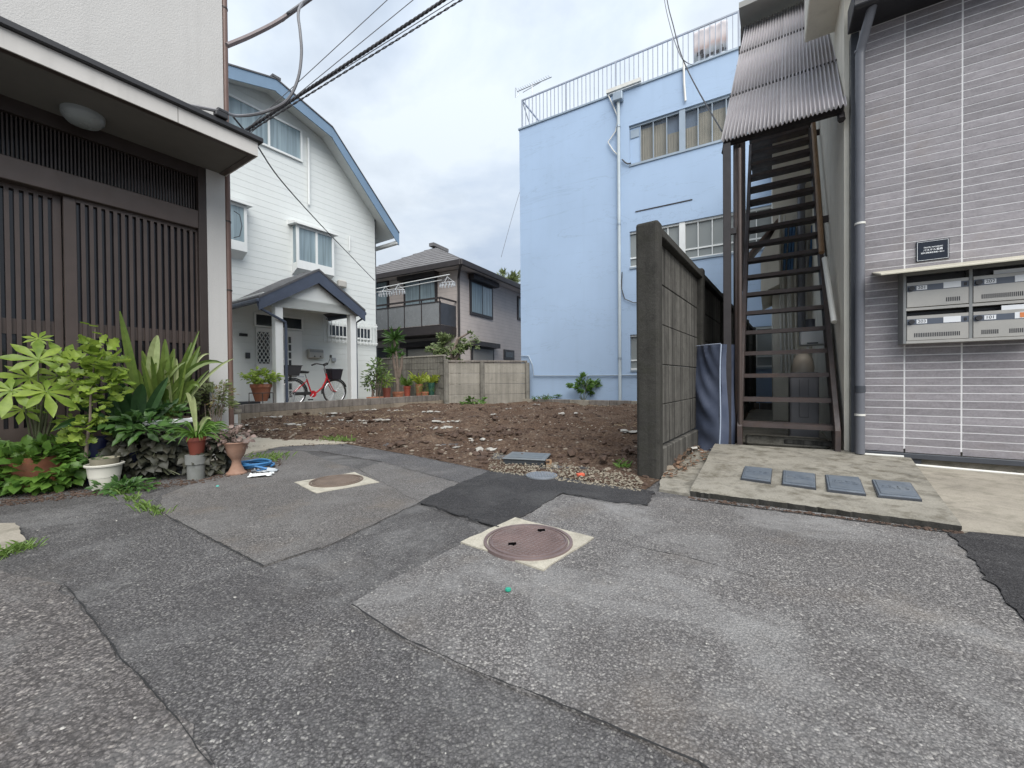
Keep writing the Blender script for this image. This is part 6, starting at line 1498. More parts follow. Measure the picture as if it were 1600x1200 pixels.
# navy pot and background filler greenery
p = PX(152, 705, -0.32); t = plant('navy_pot', 'navy blue plastic pot with ferny leaves behind the white pot', 'potted plant', (p.x, p.y, 0)); s = p.y / FPX
s_keep = s; s = s / 1.4; zt = 0.8 - (682 - 598) * s_keep; pot(t, [(0.001, 0), (17 * s, 0), (21 * s, zt - 0.03), (23 * s, zt - 0.03), (23 * s, zt), (20 * s, zt), (19 * s, zt - 0.05), (0.001, zt - 0.05)], basic('navy_plastic', (0.014, 0.018, 0.060), 0.35, 0.1))
s = s_keep; rng = random.Random(77); mb = MB(); crown(mb, at(185, 660, p.y), 45 * s, 0.12, 16 * s, 90, 0.10, 0.045, rng, 'oval', 0.3, 0.6); crown(mb, at(225, 668, p.y), 50 * s, 0.12, 18 * s, 100, 0.10, 0.04, rng, 'oval', 0.3, 0.6); rel(t, mb, 'foliage', LM['mid'])
# grey trough with white rim
a_, b__ = PX(228, 672, -0.42), PX(303, 664, -0.42); TF = HL.shifted(HL.loc((a_ + b__) / 2)[0], -0.42); hw = (b__ - a_).length / 2
t = thing('planter_trough', 'long grey planter trough with a chipped white rim', 'planter', TF); zt = TF.z(270, 655)
MB().box(-hw, hw, 0, 0.24, 0.05, zt - 0.04).build('body', M['post_conc'], t, bevel=0.015); MB().box(-hw - 0.02, hw + 0.02, -0.02, 0.26, zt - 0.04, zt).build('rim', M['white_paint'], t, bevel=0.008)
MB().box(-hw + 0.02, hw - 0.02, 0.02, 0.22, zt + 0.0005, zt + 0.012).build('soil', M['clod'], t)
mb = MB(); rng = random.Random(2); crown(mb, TF.w(0.0, 0.1, zt + 0.07), hw, 0.14, 0.07, 130, 0.09, 0.03, rng, 'oval', 0.2, 0.5); rel_o = MB(); rel_o.v = [TF.loc(v) for v in mb.v]; rel_o.f = mb.f; rel_o.m = mb.m; stuff(rel_o.build('foliage', LM['mid'], t, recalc=False))
# dark purple ivy masses
def ivy(label, px_, py_, rx, rz, n, ly, seed, base_y):
    b_ = gp(px_, base_y); t = plant('purple_ivy', label, 'plant', (b_.x, b_.y + 0.15, 0), 'dark creeping plants at the pots'); rng = random.Random(seed); s = (b_.y + 0.2) / FPX
    mb = MB(); crown(mb, at(px_, py_, b_.y + 0.22), rx * s, 0.20, rz * s, n, 0.075, 0.068, rng, 'heart', 0.6, 0.35, droop=0.6, face=0.7); rel(t, mb, 'leaves', LM['ivy'])
    mb = MB()
    for k in range(14): a = at(px_ + rng.uniform(-rx, rx) * 0.6, py_ + rng.uniform(-rz, 0) * 0.6, b_.y + 0.25); c = at(px_ + rng.uniform(-rx, rx), py_ + rz * 0.8, b_.y + 0.15); mb.tube([a, (a + c) / 2 + Vector((0, -0.1, 0.02)), c], 0.003, 4)
    rel(t, mb, 'vines', M['stem'], stf=True); return t
ivy('wide mass of dark purple green ivy in the middle of the pots', 222, 708, 62, 42, 620, -0.5, 3, 758)
ivy('small clump of dark ivy between the grey pot and the terracotta urn', 327, 716, 26, 30, 260, -0.5, 4, 750)
# grey pot carrying a red pot of grass
g = gp(290, 753); s = (g.y + 0.1) / FPX; t = plant('grey_concrete_pot', 'grey concrete pot used as a stand under the red pot', 'pot', (g.x, g.y + 0.11, 0)); zt = 0.8 - (710 - 597) * s; GP = t; s0_ = s; s = s / 1.25
pot(t, [(0.001, 0), (14 * s, 0), (15.5 * s, zt - 0.075), (17.5 * s, zt - 0.075), (17.5 * s, zt), (0.001, zt)], basic('pot_grey', (0.17, 0.175, 0.165), 0.8, 0.2, 6, stain=0.4, stain_col=(0.09, 0.10, 0.07), stain_scale=7))
t = plant('red_pot', 'dark red pot of grassy leaves on the grey concrete pot', 'potted plant', (g.x + 0.0, g.y + 0.12, zt)); h = (708 - 681) * s0_
pot(t, [(0.001, 0), (11 * s, 0), (15 * s, h * 0.8), (16.5 * s, h * 0.8), (16.5 * s, h), (14 * s, h), (13 * s, h * 0.9), (0.001, h * 0.9)], basic('dark_red_pot', (0.15, 0.035, 0.022), 0.5, 0.15))
mb = MB(); rng = random.Random(14)
for k in range(80):
    a = rng.uniform(0, 6.28); l = rng.uniform(0.10, 0.22); b_ = Vector((g.x, g.y + 0.12, zt + h)) + Vector((math.cos(a), math.sin(a), 0)) * 0.03
    blade(mb, b_, b_ + Vector((math.cos(a) * l, math.sin(a) * l, rng.uniform(-0.04, 0.12))), 0.014, rng.uniform(0.3, 0.7), 6)
rel(t, mb, 'leaves', LM['fresh'])
mb = MB()
for (x0, y0, x1, y1) in ((310, 640, 330, 655), (305, 660, 300, 620), (296, 650, 290, 615)): p0 = at(x0, y0, g.y + 0.12); blade(mb, Vector((g.x, g.y + .12, zt + h)), at(x1, y1, g.y + 0.08), 0.03, 0.6, 8)
rel(t, mb, 'long_leaves', LM['pale'])
# terracotta urn
g = gp(357, 745); s = (g.y + 0.09) / FPX; t = plant('terracotta_urn', 'terracotta pedestal urn with pinkish trailing leaves at the path corner', 'potted plant', (g.x, g.y + 0.10, 0)); H = (745 - 695) * s; s0_ = s; s = s / 1.2
pot(t, [(0.001, 0), (17 * s, 0), (17 * s, 0.015), (13 * s, 0.03), (8 * s, H * 0.30), (7 * s, H * 0.42), (9 * s, H * 0.5), (14 * s, H * 0.62), (17 * s, H * 0.82), (20 * s, H * 0.96), (22 * s, H), (20 * s, H + 0.006), (16 * s, H * 0.94), (0.001, H * 0.92)], basic('pink_terracotta', (0.25, 0.145, 0.10), 0.8, 0.2, 8, stain=0.3, stain_col=(0.36, 0.30, 0.25), stain_scale=6), n=28)
s = s0_; rng = random.Random(51); mb = MB(); crown(mb, at(356, 684, g.y + 0.1), 34 * s, 0.12, 17 * s, 190, 0.05, 0.035, rng, 'oval', 0.3, 0.5, droop=0.3); rel(t, mb, 'foliage', LM['pink'])
mb = MB(); crown(mb, at(345, 690, g.y + 0.1), 30 * s, 0.10, 14 * s, 90, 0.055, 0.045, rng, 'heart', 0.3, 0.5, droop=0.4); rel(t, mb, 'dark_leaves', LM['ivy'])
mb = MB()
for k in range(26): a = at(rng.uniform(335, 385), rng.uniform(672, 690), g.y + 0.1); mb.tube([a, a + Vector((rng.uniform(-.06, .1), rng.uniform(-.06, .06), rng.uniform(-0.1, 0.03)))], 0.002, 4)
rel(t, mb, 'twigs', M['bark'], smooth=False)
# nandina against the white pillar
p = PX(330, 690, -0.15); t = plant('nandina_shrub', 'feathery olive shrub with reddish tips in front of the pale pillar', 'shrub', (p.x, p.y, 0)); s = p.y / FPX; rng = random.Random(61)
mb = MB(); crown(mb, at(332, 622, p.y), 38 * s, 0.16, 40 * s, 1100, 0.048, 0.016, rng, 'simple', 0.2, 0.4, clumps=16); rel(t, mb, 'foliage', LM['olive'])
mb = MB(); crown(mb, at(350, 612, p.y), 30 * s, 0.1, 28 * s, 90, 0.042, 0.014, rng, 'simple', 0.4, 0.4, clumps=6); rel(t, mb, 'red_tips', LM['red'])
mb = MB()
for k in range(12): b_ = at(322 + k * 2, 700, p.y); mb.tube([b_, at(330 + rng.uniform(-20, 25), rng.uniform(595, 640), p.y)], 0.004, 4)
rel(t, mb, 'stems', M['bark'], smooth=False)
# grass weeds in cracks
def weeds(label, spots, n, l, mat=None, spread=0.06, seed=1, z=0.0):
    rng = random.Random(seed); c = sum((gp(*q) for q in spots), Vector()) / len(spots); t = tag(empty('weed_tuft', (c.x, c.y, 0)), label, 'weeds'); mb = MB()
    for q in spots:
        g = gp(*q)
        for k in range(n):
            a = rng.uniform(0, 6.28); b_ = g + Vector((rng.gauss(0, spread), rng.gauss(0, spread * 0.6), z)); ll = l * rng.uniform(0.4, 1.2)
            blade(mb, b_, b_ + Vector((math.cos(a) * ll * 0.7, math.sin(a) * ll * 0.7, ll * rng.uniform(0.3, 0.9))), ll * 0.12, 0.25, 4)
    rel(t, mb, 'blades', mat or LM['grass']); return t
weeds('pale green weeds in the asphalt crack below the dark ivy', [(205, 782), (222, 793), (236, 798), (250, 803), (192, 772)], 34, 0.06, LM['grass'], 0.03, 2)
weeds('grass beside the pale slab at the left edge', [(0, 868), (20, 862), (45, 856), (-20, 874)], 50, 0.05, LM['grass'], 0.035, 3)
weeds('weeds between the blue hose and the concrete path', [(420, 722), (432, 715), (405, 716)], 40, 0.07, LM['grass'], 0.06, 4, 0.01)
weeds('weeds at the corner of the concrete path and soil', [(520, 690), (540, 692)], 40, 0.09, LM['grass'], 0.08, 5, 0.02)
weeds('green weed growing at the foot of the navy mattress', [(1110, 697), (1105, 699)], 30, 0.10, LM['fresh'], 0.03, 6, 0.02)
weeds('small weed in the soil beside the fence post', [(974, 738), (970, 735)], 24, 0.07, LM['fresh'], 0.025, 7, 0.04)
g = gp(180, 768); t = plant('creeping_weed', 'low creeping green plant spreading on the asphalt beside the white pot', 'plant', (g.x, g.y, 0)); mb = MB(); rng = random.Random(8); crown(mb, gp(195, 760, 0.04), 0.24, 0.14, 0.05, 170, 0.06, 0.028, rng, 'oval', 0.1, 0.9); rel(t, mb, 'foliage', LM['mid'])
# hose coil and cloth scraps
g = gp(400, 733); t = plant('hose_coil', 'coiled blue garden hose on the ground beside the urn', 'hose', (g.x, g.y, 0)); bm_ = basic('blue_hose', (0.045, 0.17, 0.36), 0.35, 0.1)
mb = MB(); pts = []
for k in range(150): a = k * 2 * math.pi / 40; r_ = 0.125 + 0.02 * math.sin(k * 0.13) ; pts.append((math.cos(a) * r_ * 1.1 + 0.01 * math.sin(k * .09), math.sin(a) * r_ * 0.9, 0.028 + k * 0.0003 + 0.004 * math.sin(k * 0.4)))
pts += [(0.18, -0.10, 0.02), (0.10, -0.16, 0.02)]; MB().tube(pts, 0.010, 8).build('hose', bm_, t, smooth=True)
MB().tube([(0.10, -0.16, 0.02), (0.07, -0.175, 0.02)], 0.014, 10).build('nozzle', M['dark_metal'], t, smooth=True)
def cloth(label, px_, py_, w, d, seed, mat, z=0.014):
    rng = random.Random(seed); g = gp(px_, py_); n = 9; vs = []; fs = []
    for i in range(n):
        for j in range(n): u, v = i / (n - 1) - .5, j / (n - 1) - .5; vs.append((u * w + rng.gauss(0, w * .04), v * d + rng.gauss(0, d * .05), z + abs(rng.gauss(0, 0.010))))
    for i in range(n - 1):
        for j in range(n - 1): a = i * n + j; fs.append((a, a + n, a + n + 1, a + 1))
    mb = MB(); mb.add(vs, fs); o = tag(mb.build('rag', mat, None, smooth=True), label, 'rag'); o.location = (g.x, g.y, 0); o.rotation_euler.z = rng.uniform(-.5, .5); o.modifiers.new('t', 'SOLIDIFY').thickness = 0.003
cloth('crumpled white rag in front of the hose coil', 408, 745, 0.17, 0.10, 1, M['white_paint'])
cloth('flat grey rag under the hose coil', 415, 738, 0.20, 0.08, 2, basic('grey_rag', (0.35, 0.38, 0.40), 0.8, 0.1), 0.008)
g = gp(372, 668); t = plant('concrete_stub', 'short pale pipe stub beside the brown downpipe', 'pipe', (g.x, g.y, 0)); z1_ = 0.8 - (640 - 597) * g.y / FPX
MB().lathe([(0.045, 0), (0.045, z1_ - 0.05), (0.06, z1_ - 0.05), (0.06, z1_), (0.045, z1_), (0.04, z1_ - 0.03), (0.001, z1_ - 0.03)], (0, 0, 0), 16).build('pipe', M['pave'], t, smooth=True); MB().box(-0.03, 0.03, -0.05, -0.046, 0.08, z1_ - 0.08).build('label_strip', M['white_paint'], t)
# leaf litter and stones at the fence foot
rng = random.Random(17); lit = MB()
for _ in range(420):
    x, y = rng.uniform(1036, 1110), rng.uniform(680, 745); 
    if y < 742 - (x - 1034) * 0.95 or y > 752 - (x - 1034) * 0.5: continue
    p = gp(x, y, 0.03); leaf_add(lit, p, Vector((rng.uniform(-1, 1), rng.uniform(-1, 1), rng.uniform(0, .3))), UP + Vector((rng.uniform(-.5, .5), rng.uniform(-.5, .5), 0)), 0.045, 0.025, 'oval')
o = stuff(lit.build('leaf_litter', leafmat('dead_leaf', (0.10, 0.055, 0.035), (0.26, 0.16, 0.10), 0.1, 0.7), None, recalc=False)); o['label'] = 'brown dead leaves along the foot of the concrete fence'; o['category'] = 'leaves'
for i, (x, y, r_) in enumerate(((1043, 737, 0.045), (1072, 712, 0.03), (1064, 700, 0.03))):
    vs, fs = ico(r_, 0.25, rng, 1.5, 1, 0.6); mb = MB(); mb.add(vs, fs); o = tag(mb.build('loose_stone', M['stone'], None), ['largest loose stone at the foot of the fence post', 'middle loose stone among dead leaves by the fence', 'small loose stone nearest the navy mattress'][i], 'stone', 'loose stones by the fence'); g = gp(x, y); o.location = (g.x, g.y, 0.03)

# grit and soil gathered where things meet the paving
rng = random.Random(88); pts = []
def along(a, b, n, sx, sy, z):
    for _ in range(n):
        t = rng.random(); x = a[0] + (b[0] - a[0]) * t + rng.gauss(0, sx); y = a[1] + (b[1] - a[1]) * t - abs(rng.gauss(0, sy)); p = gp(x, y); pts.append((p.x, p.y, z))
along((0, 792), (135, 776), 420, 6, 7, 0.001); along((135, 776), (300, 757), 520, 6, 6, 0.001); along((300, 757), (440, 728), 420, 6, 6, 0.006)
along((1078, 781), (1505, 838), 380, 5, 1.2, 0.009); along((1036, 742), (1085, 682), 300, 3, 3, 0.02); along((385, 700), (530, 697), 160, 5, 2, 0.012); along((1420, 722), (1600, 744), 200, 4, 1.5, 0.018)
mb = MB(); scatter(mb, pts, 0.002, 0.011, rng, 0.4, 0.6); o = stuff(mb.build('edge_grit', M['clod'], road))
# ------------------------------------------------------------------ yard: bicycle, letterbox, pots
BKF = frameD(rad(55.4), 9.80); BKF = BKF.shifted(BKF.x(523, 612))
bk = thing('bicycle', 'red step-through city bicycle with black baskets under the porch', 'bicycle', BKF); bk.location.z = YZ
red = basic('red_enamel', (0.48, 0.022, 0.030), 0.25, 0.08); rub = basic('rubber', (0.02, 0.02, 0.02), 0.7, 0.1); chrome = basic('chrome', (0.55, 0.55, 0.56), 0.25, 0.05, metal=0.8)
WB, R = 1.08, 0.33
for x in (0.0, -WB):
    w = bpy.data.objects.new('wheel', None); COL.objects.link(w); w.parent = bk; w.location = (x, 0, R)
    MB().tube([(math.cos(a) * (R - 0.018), 0, math.sin(a) * (R - 0.018)) for a in [k * math.pi / 18 for k in range(36)]], 0.019, 8, closed=True).build('tyre', rub, w, smooth=True)
    MB().tube([(math.cos(a) * (R - 0.045), 0, math.sin(a) * (R - 0.045)) for a in [k * math.pi / 18 for k in range(36)]], 0.011, 6, closed=True).build('rim', chrome, w, smooth=True)
    mb = MB()
    for k in range(24): a = k * math.pi / 12; mb.tube([(math.cos(a + 0.3 * (-1) ** k) * 0.02, 0.025 * (-1) ** k, math.sin(a + 0.3 * (-1) ** k) * 0.02), (math.cos(a) * (R - 0.05), 0, math.sin(a) * (R - 0.05))], 0.0016, 4)
    stuff(mb.build('spokes', chrome, w)); MB().tube([(0, -0.05, 0), (0, 0.05, 0)], 0.022, 10).build('hub', chrome, w, smooth=True)
    MB().tube([(math.cos(a) * (R + 0.022), 0, math.sin(a) * (R + 0.022)) for a in [rad(q) for q in (range(20, 200, 12) if x == 0 else range(-10, 190, 12))]], 0.016, 6).build('mudguard', rub, bk).location = (x, 0, R)
def bt(nm, pts, r, mat, n=8): return MB().tube(pts, r, n).build(nm, mat, bk, smooth=True)
BBk = (-0.62, 0, 0.29)
bt('down_tube', [(-0.215, 0, 0.72), (-0.25, 0, 0.60), (-0.34, 0, 0.44), (-0.48, 0, 0.33), BBk], 0.021, red)
bt('seat_tube', [BBk, (-0.74, 0, 0.66)], 0.018, red); bt('seat_post', [(-0.74, 0, 0.66), (-0.775, 0, 0.79)], 0.013, chrome)
for s_ in (-0.05, 0.05):
    bt('chain_stay', [BBk, (-WB, s_, R)], 0.010, rub); bt('seat_stay', [(-0.73, 0, 0.62), (-WB, s_, R)], 0.009, red); bt('fork_blade', [(-0.205, s_ * 0.6, 0.66), (-0.15, s_, 0.52), (-0.06, s_, 0.36), (0, s_, R)], 0.012, red)
bt('head_tube', [(-0.19, 0, 0.62), (-0.235, 0, 0.80)], 0.021, red); bt('stem', [(-0.235, 0, 0.80), (-0.28, 0, 1.0)], 0.013, chrome)
bt('handlebar', [(-0.44, -0.27, 1.02), (-0.34, -0.25, 1.06), (-0.26, -0.12, 1.03), (-0.28, 0, 1.0), (-0.26, 0.12, 1.03), (-0.34, 0.25, 1.06), (-0.44, 0.27, 1.02)], 0.012, rub)
for s_ in (-1, 1): bt('grip', [(-0.46, 0.272 * s_, 1.015), (-0.36, 0.255 * s_, 1.055)], 0.019, rub)
bt('mirror_stalk', [(-0.27, -0.15, 1.04), (-0.22, -0.2, 1.22)], 0.006, rub); bt('mirror', [(-0.225, -0.2, 1.20), (-0.215, -0.2, 1.27)], 0.028, rub)
MB().hexa([(-0.93, -0.09, 0.80), (-0.70, -0.03, 0.80), (-0.70, 0.03, 0.80), (-0.93, 0.09, 0.80), (-0.95, -0.11, 0.87), (-0.66, -0.025, 0.85), (-0.66, 0.025, 0.85), (-0.95, 0.11, 0.87)]).build('saddle', rub, bk, bevel=0.02, seg=2)
MB().lathe([(0.001, -0.012), (0.085, -0.012), (0.085, 0.012), (0.001, 0.012)], (0, 0, 0), 20).build('chain_disc', red, bk).matrix_local = Matrix.Translation((BBk[0], -0.06, BBk[2])) @ Matrix.Rotation(rad(90), 4, 'X')
MB().box(-WB - 0.02, BBk[0] - 0.04, -0.075, -0.055, 0.27, 0.35).build('chain_case', rub, bk, bevel=0.02)
bt('crank', [(BBk[0], -0.09, BBk[2]), (BBk[0] - 0.10, -0.09, BBk[2] - 0.13)], 0.010, chrome); MB().box(BBk[0] - 0.15, BBk[0] - 0.06, -0.18, -0.10, BBk[2] - 0.15, BBk[2] - 0.12).build('pedal', rub, bk)
def basket(nm, x0, x1, z0, z1, w, mat, shr=0.75):
    xm = (x0 + x1) / 2; mb = MB().hexa([(xm + (x0 - xm) * shr, -w * shr, z0), (xm + (x1 - xm) * shr, -w * shr, z0), (xm + (x1 - xm) * shr, w * shr, z0), (xm + (x0 - xm) * shr, w * shr, z0), (x0, -w, z1), (x1, -w, z1), (x1, w, z1), (x0, w, z1)])
    o = mb.build(nm, mat, bk, bevel=0.015); MB().tube([(x0, -w, z1), (x1, -w, z1), (x1, w, z1), (x0, w, z1)], 0.010, 6, closed=True).build('rim', chrome if 'front' in nm else rub, o)
basket('front_basket', -0.19, 0.14, 0.64, 0.92, 0.19, basic('black_basket', (0.015, 0.013, 0.02), 0.5, 0.2))
basket('rear_basket', -1.30, -0.93, 0.74, 0.98, 0.17, basic('dark_basket', (0.045, 0.045, 0.05), 0.5, 0.2))
bt('rear_rack', [(-0.80, 0.0, 0.72), (-1.28, 0.0, 0.72)], 0.012, chrome)
for s_ in (-0.1, 0.1): bt('stand_leg', [(-WB, s_, R), (-WB - 0.08, s_ * 1.4, 0.01)], 0.010, chrome)
# letterbox on the house wall
LBF = WH.shifted(WH.x(490, 553)); lbt = thing('wall_letterbox', 'grey steel letterbox on the white siding above the bicycle', 'mailbox', LBF)
w2 = (WH.x(501, 553) - WH.x(478, 553)) / 2; z0, z1 = WH.z(490, 560), WH.z(490, 546)
MB().box(-w2, w2, -0.16, -0.013, z0, z1).build('body', M['box_face'], lbt, bevel=0.02); MB().box(-w2 * 0.9, w2 * 0.9, -0.168, -0.161, z1 - 0.09, z1 - 0.03).build('flap', M['box_frame'], lbt)
for q in (-0.3, 0.5): MB().lathe([(0.001, 0), (0.02, 0), (0.02, 0.01)], (0, 0, 0), 10).build('lock', M['black_metal'], lbt).matrix_local = Matrix.Translation((w2 * q, -0.165, z0 + 0.05)) @ Matrix.Rotation(rad(90), 4, 'X')
# potted plants along the yard
YF = FK
def YP(x, y, ly): return YF.w(YF.x(x, y, ly), ly, YF.z(x, y, ly))
def ypot(name, label, px_, ly, ytop, wpx, mat, zfloor=YZ, prof=0.75, rim=True):
    p = YF.w(YF.x(px_, 605, ly), ly, 0); s = p.y / FPX; z1 = YF.z(px_, ytop, ly) - zfloor; r_ = wpx / 2 * s
    t = thing(name, label, 'potted plant', loc=(p.x, p.y, zfloor)); z1 = max(0.08, z1)
    pot(t, [(0.001, 0), (r_ * prof, 0), (r_ * 0.93, z1 * 0.8), (r_, z1 * 0.8), (r_, z1), (r_ * 0.88, z1), (r_ * 0.85, z1 * 0.9), (0.001, z1 * 0.9)], mat)
    return t, p + UP * (zfloor + z1), s
rng = random.Random(41)
# bowl on a wire stand left of the porch
t, top, s = ypot('terracotta_bowl_plant', 'leafy plant in a terracotta bowl on a wire stand by the front door', 408, 0.55, 600, 30, M['terracotta'], YZ + 0.18, 0.55)
mb = MB(); crown(mb, top + UP * 0.16, 30 * s, 0.28, 0.15, 300, 0.09, 0.055, rng, 'oval', 0.2, 0.5); rel(t, mb, 'foliage', LM['lime'])
for a in range(4): an_ = a * math.pi / 2 + 0.6; MB().tube([(math.cos(an_) * 0.24, math.sin(an_) * 0.2, -0.18), (math.cos(an_) * 0.23, math.sin(an_) * 0.2, 0.18)], 0.008, 5).build('stand_leg', M['iron'], t)
MB().tube([(math.cos(a * math.pi / 8) * 0.23, math.sin(a * math.pi / 8) * 0.2, 0.18) for a in range(16)], 0.008, 5, closed=True).build('stand_ring', M['iron'], t)
# umbrella plant in a long orange planter
p = YF.w(YF.x(587, 615, 0.55), 0.55, YZ); s = p.y / FPX; t = thing('umbrella_plant', 'bushy umbrella plant in a long orange planter beside the white house corner', 'potted plant', loc=tuple(p), rz=YF.phi)
MB().box(-0.24, 0.2, -0.1, 0.1, 0, 0.16).build('planter', basic('orange_planter', (0.36, 0.13, 0.065), 0.6, 0.1), t, bevel=0.015)
mb = MB()
for (x, y, rx, rz, n) in ((582, 590, 16, 14, 130), (590, 572, 14, 11, 100), (598, 585, 12, 9, 60), (580, 602, 14, 8, 60)): crown(mb, at(x, y, p.y), rx * s, 0.25, rz * s, n, 0.12, 0.05, rng, 'oval', 0.2, 0.5)
q = Matrix.Rotation(-YF.phi, 4, 'Z')
def rel2(t, mb, nm, mat, stf=True):
    mb.v = [tuple(q @ (Vector(v) - t.location)) for v in mb.v]; o = mb.build(nm, mat, t, recalc=False); return stuff(o) if stf else o
rel2(t, mb, 'foliage', leafmat('umbrella_leaf', (0.05, 0.10, 0.025), (0.16, 0.24, 0.06), 0.3))
mb = MB()
for k in range(9): mb.tube([p + Vector((rng.uniform(-.12, .12), rng.uniform(-.12, .12), 0.1)), at(586 + rng.uniform(-12, 16), rng.uniform(575, 598), p.y)], 0.012, 5)
rel2(t, mb, 'stems', M['bark'], False)
t, top, s = ypot('red_pot_shrub', 'round green shrub in a dark red pot right of the umbrella plant', 604, 0.75, 606, 13, basic('brick_red_pot', (0.20, 0.055, 0.035), 0.6, 0.15))
mb = MB(); crown(mb, top + UP * 0.22, 11 * s, 0.2, 0.22, 130, 0.13, 0.04, rng, 'oval', 0.2, 0.5); rel(t, mb, 'foliage', LM['lime'])
# dracaena
t, top, s = ypot('dracaena', 'tall bare stemmed dracaena with spiky heads in a terracotta dish', 622, 0.75, 612, 18, M['terracotta'])
mb = MB(); hd = []
for (pts) in ([(621, 612), (622, 585), (620, 560), (616, 530)], [(621, 600), (618, 580), (613, 552)], [(623, 590), (627, 572), (628, 556)]): mb.tube([at(x, y, top.y) for x, y in pts], [0.055, 0.045, 0.035, 0.03][:len(pts)], 7); hd.append(at(*pts[-1], top.y))
rel(t, mb, 'trunk', M['bark'], stf=False); mb = MB()
for h_, n, l in ((hd[0], 60, 0.42), (hd[1], 45, 0.36), (hd[2], 10, 0.2)):
    for k in range(n):
        a = rng.uniform(0, 6.28); e_ = rng.uniform(-0.5, 1.2); d = Vector((math.cos(a) * math.cos(e_), math.sin(a) * math.cos(e_), math.sin(e_))); blade(mb, h_, h_ + d * l * rng.uniform(0.7, 1.1), 0.045, 0.12, 5)
rel(t, mb, 'leaves', LM['mid'])
def spiky(name, label, px_, ytop, w, mat, lm, n, l, ly=0.8, zf=YZ + 0.06):
    t, top, s = ypot(name, label, px_, ly, ytop, w, mat, zf); mb = MB()
    for k in range(n): a = rng.uniform(0, 6.28); ll = l * rng.uniform(0.5, 1.1); blade(mb, top + Vector((math.cos(a), math.sin(a), 0)) * 0.05, top + Vector((math.cos(a) * ll * 0.75, math.sin(a) * ll * 0.75, ll * rng.uniform(0.1, 0.9))), 0.035, 0.35, 6)
    rel(t, mb, 'leaves', lm)
spiky('spider_plant', 'spiky green plant in a red pot right of the dracaena', 636, 603, 11, basic('red_pot2', (0.28, 0.06, 0.035), 0.6, 0.1), LM['grass'], 70, 0.42, 0.95)
spiky('spider_plant', 'yellow green spiky plant in a terracotta pot in the middle of the row', 655, 600, 12, M['terracotta'], LM['yellow'], 80, 0.45, 0.75)
spiky('spider_plant', 'spiky plant in a dark green pot near the garden wall corner', 674, 598, 11, basic('green_pot', (0.02, 0.07, 0.05), 0.4, 0.1), LM['yellow'], 60, 0.38, 0.34, YZ)
spiky('spider_plant', 'small yellow grass in a black pot at the garden wall corner', 687, 600, 10, M['black_metal'], LM['yellow'], 60, 0.32, 0.24, YZ)
t, top, s = ypot('wispy_plant', 'wispy green plant hanging low in front of the terracotta pot', 664, 0.45, 612, 12, M['terracotta'], YZ)
mb = MB(); crown(mb, top + UP * 0.12, 17 * s, 0.2, 0.18, 240, 0.10, 0.012, rng, 'simple', 0.2, 0.4); rel(t, mb, 'foliage', LM['grass'])
sh = thing('plant_shelf', 'low grey plank shelf carrying the potted plants', 'shelf', YF.shifted(YF.x(630, 610, 0.85), 0.85)); sh.location.z = YZ
MB().box(0, 1.3, -0.2, 0.2, 0.03, 0.058).build('plank', M['wall_conc'], sh)
for q_ in (0.1, 0.65, 1.2): MB().box(q_ - 0.06, q_ + 0.06, -0.15, 0.15, 0, 0.03).build('support', M['block'], sh)

# ------------------------------------------------------------------ trees and weeds further back
def tree(name, label, base, trunk_pts, crowns, L, W, mat, seed, cat='tree', r0=0.08, kind='oval'):
    t = thing(name, label, cat, loc=tuple(base)); rng = random.Random(seed); mb = MB()
    for pts in trunk_pts: mb.tube(pts, [r0 * (1 - 0.7 * i / (len(pts) - 1)) for i in range(len(pts))], 7)
    rel(t, mb, 'trunk', M['bark'], stf=False); mb = MB()
    for c_, rx, ry, rz, n, cl in crowns: crown(mb, c_, rx, ry, rz, n, L, W, rng, kind, 0.3, 0.5, clumps=cl)
    rel(t, mb, 'crown', mat); return t
Yt = 14.2; s = Yt / FPX; b_ = at(706, 600, Yt); b_.z = 0
tree('garden_tree', 'small spreading evergreen tree behind the tan garden wall', b_, [[b_, at(706, 565, Yt), at(705, 540, Yt)], [at(706, 575, Yt), at(690, 550, Yt), at(675, 545, Yt)], [at(706, 570, Yt), at(722, 545, Yt), at(735, 535, Yt)], [at(706, 560, Yt), at(715, 530, Yt), at(733, 520, Yt)]],
     [(at(703, 540, Yt), 30 * s, 0.6, 22 * s, 1500, 26), (at(680, 550, Yt), 22 * s, 0.5, 10 * s, 520, 12), (at(725, 535, Yt), 22 * s, 0.4, 16 * s, 380, 12), (at(708, 565, Yt), 18 * s, 0.4, 10 * s, 240, 8)], 0.105, 0.05, leafmat('evergreen_leaf', (0.06, 0.095, 0.03), (0.20, 0.25, 0.10), 0.25), 3)
Yt = 34; s = Yt / FPX; b_ = at(800, 596, Yt); b_.z = 0
tree('distant_tree', 'distant olive green tree top behind the beige house', b_, [[b_, at(800, 500, Yt), at(800, 450, Yt)]], [(at(800, 447, Yt), 22 * s, 1.5, 26 * s, 1500, 20), (at(788, 440, Yt), 14 * s, 1.2, 14 * s, 500, 8)], 0.42, 0.10, LM['olive'], 5, r0=0.25, kind='simple')
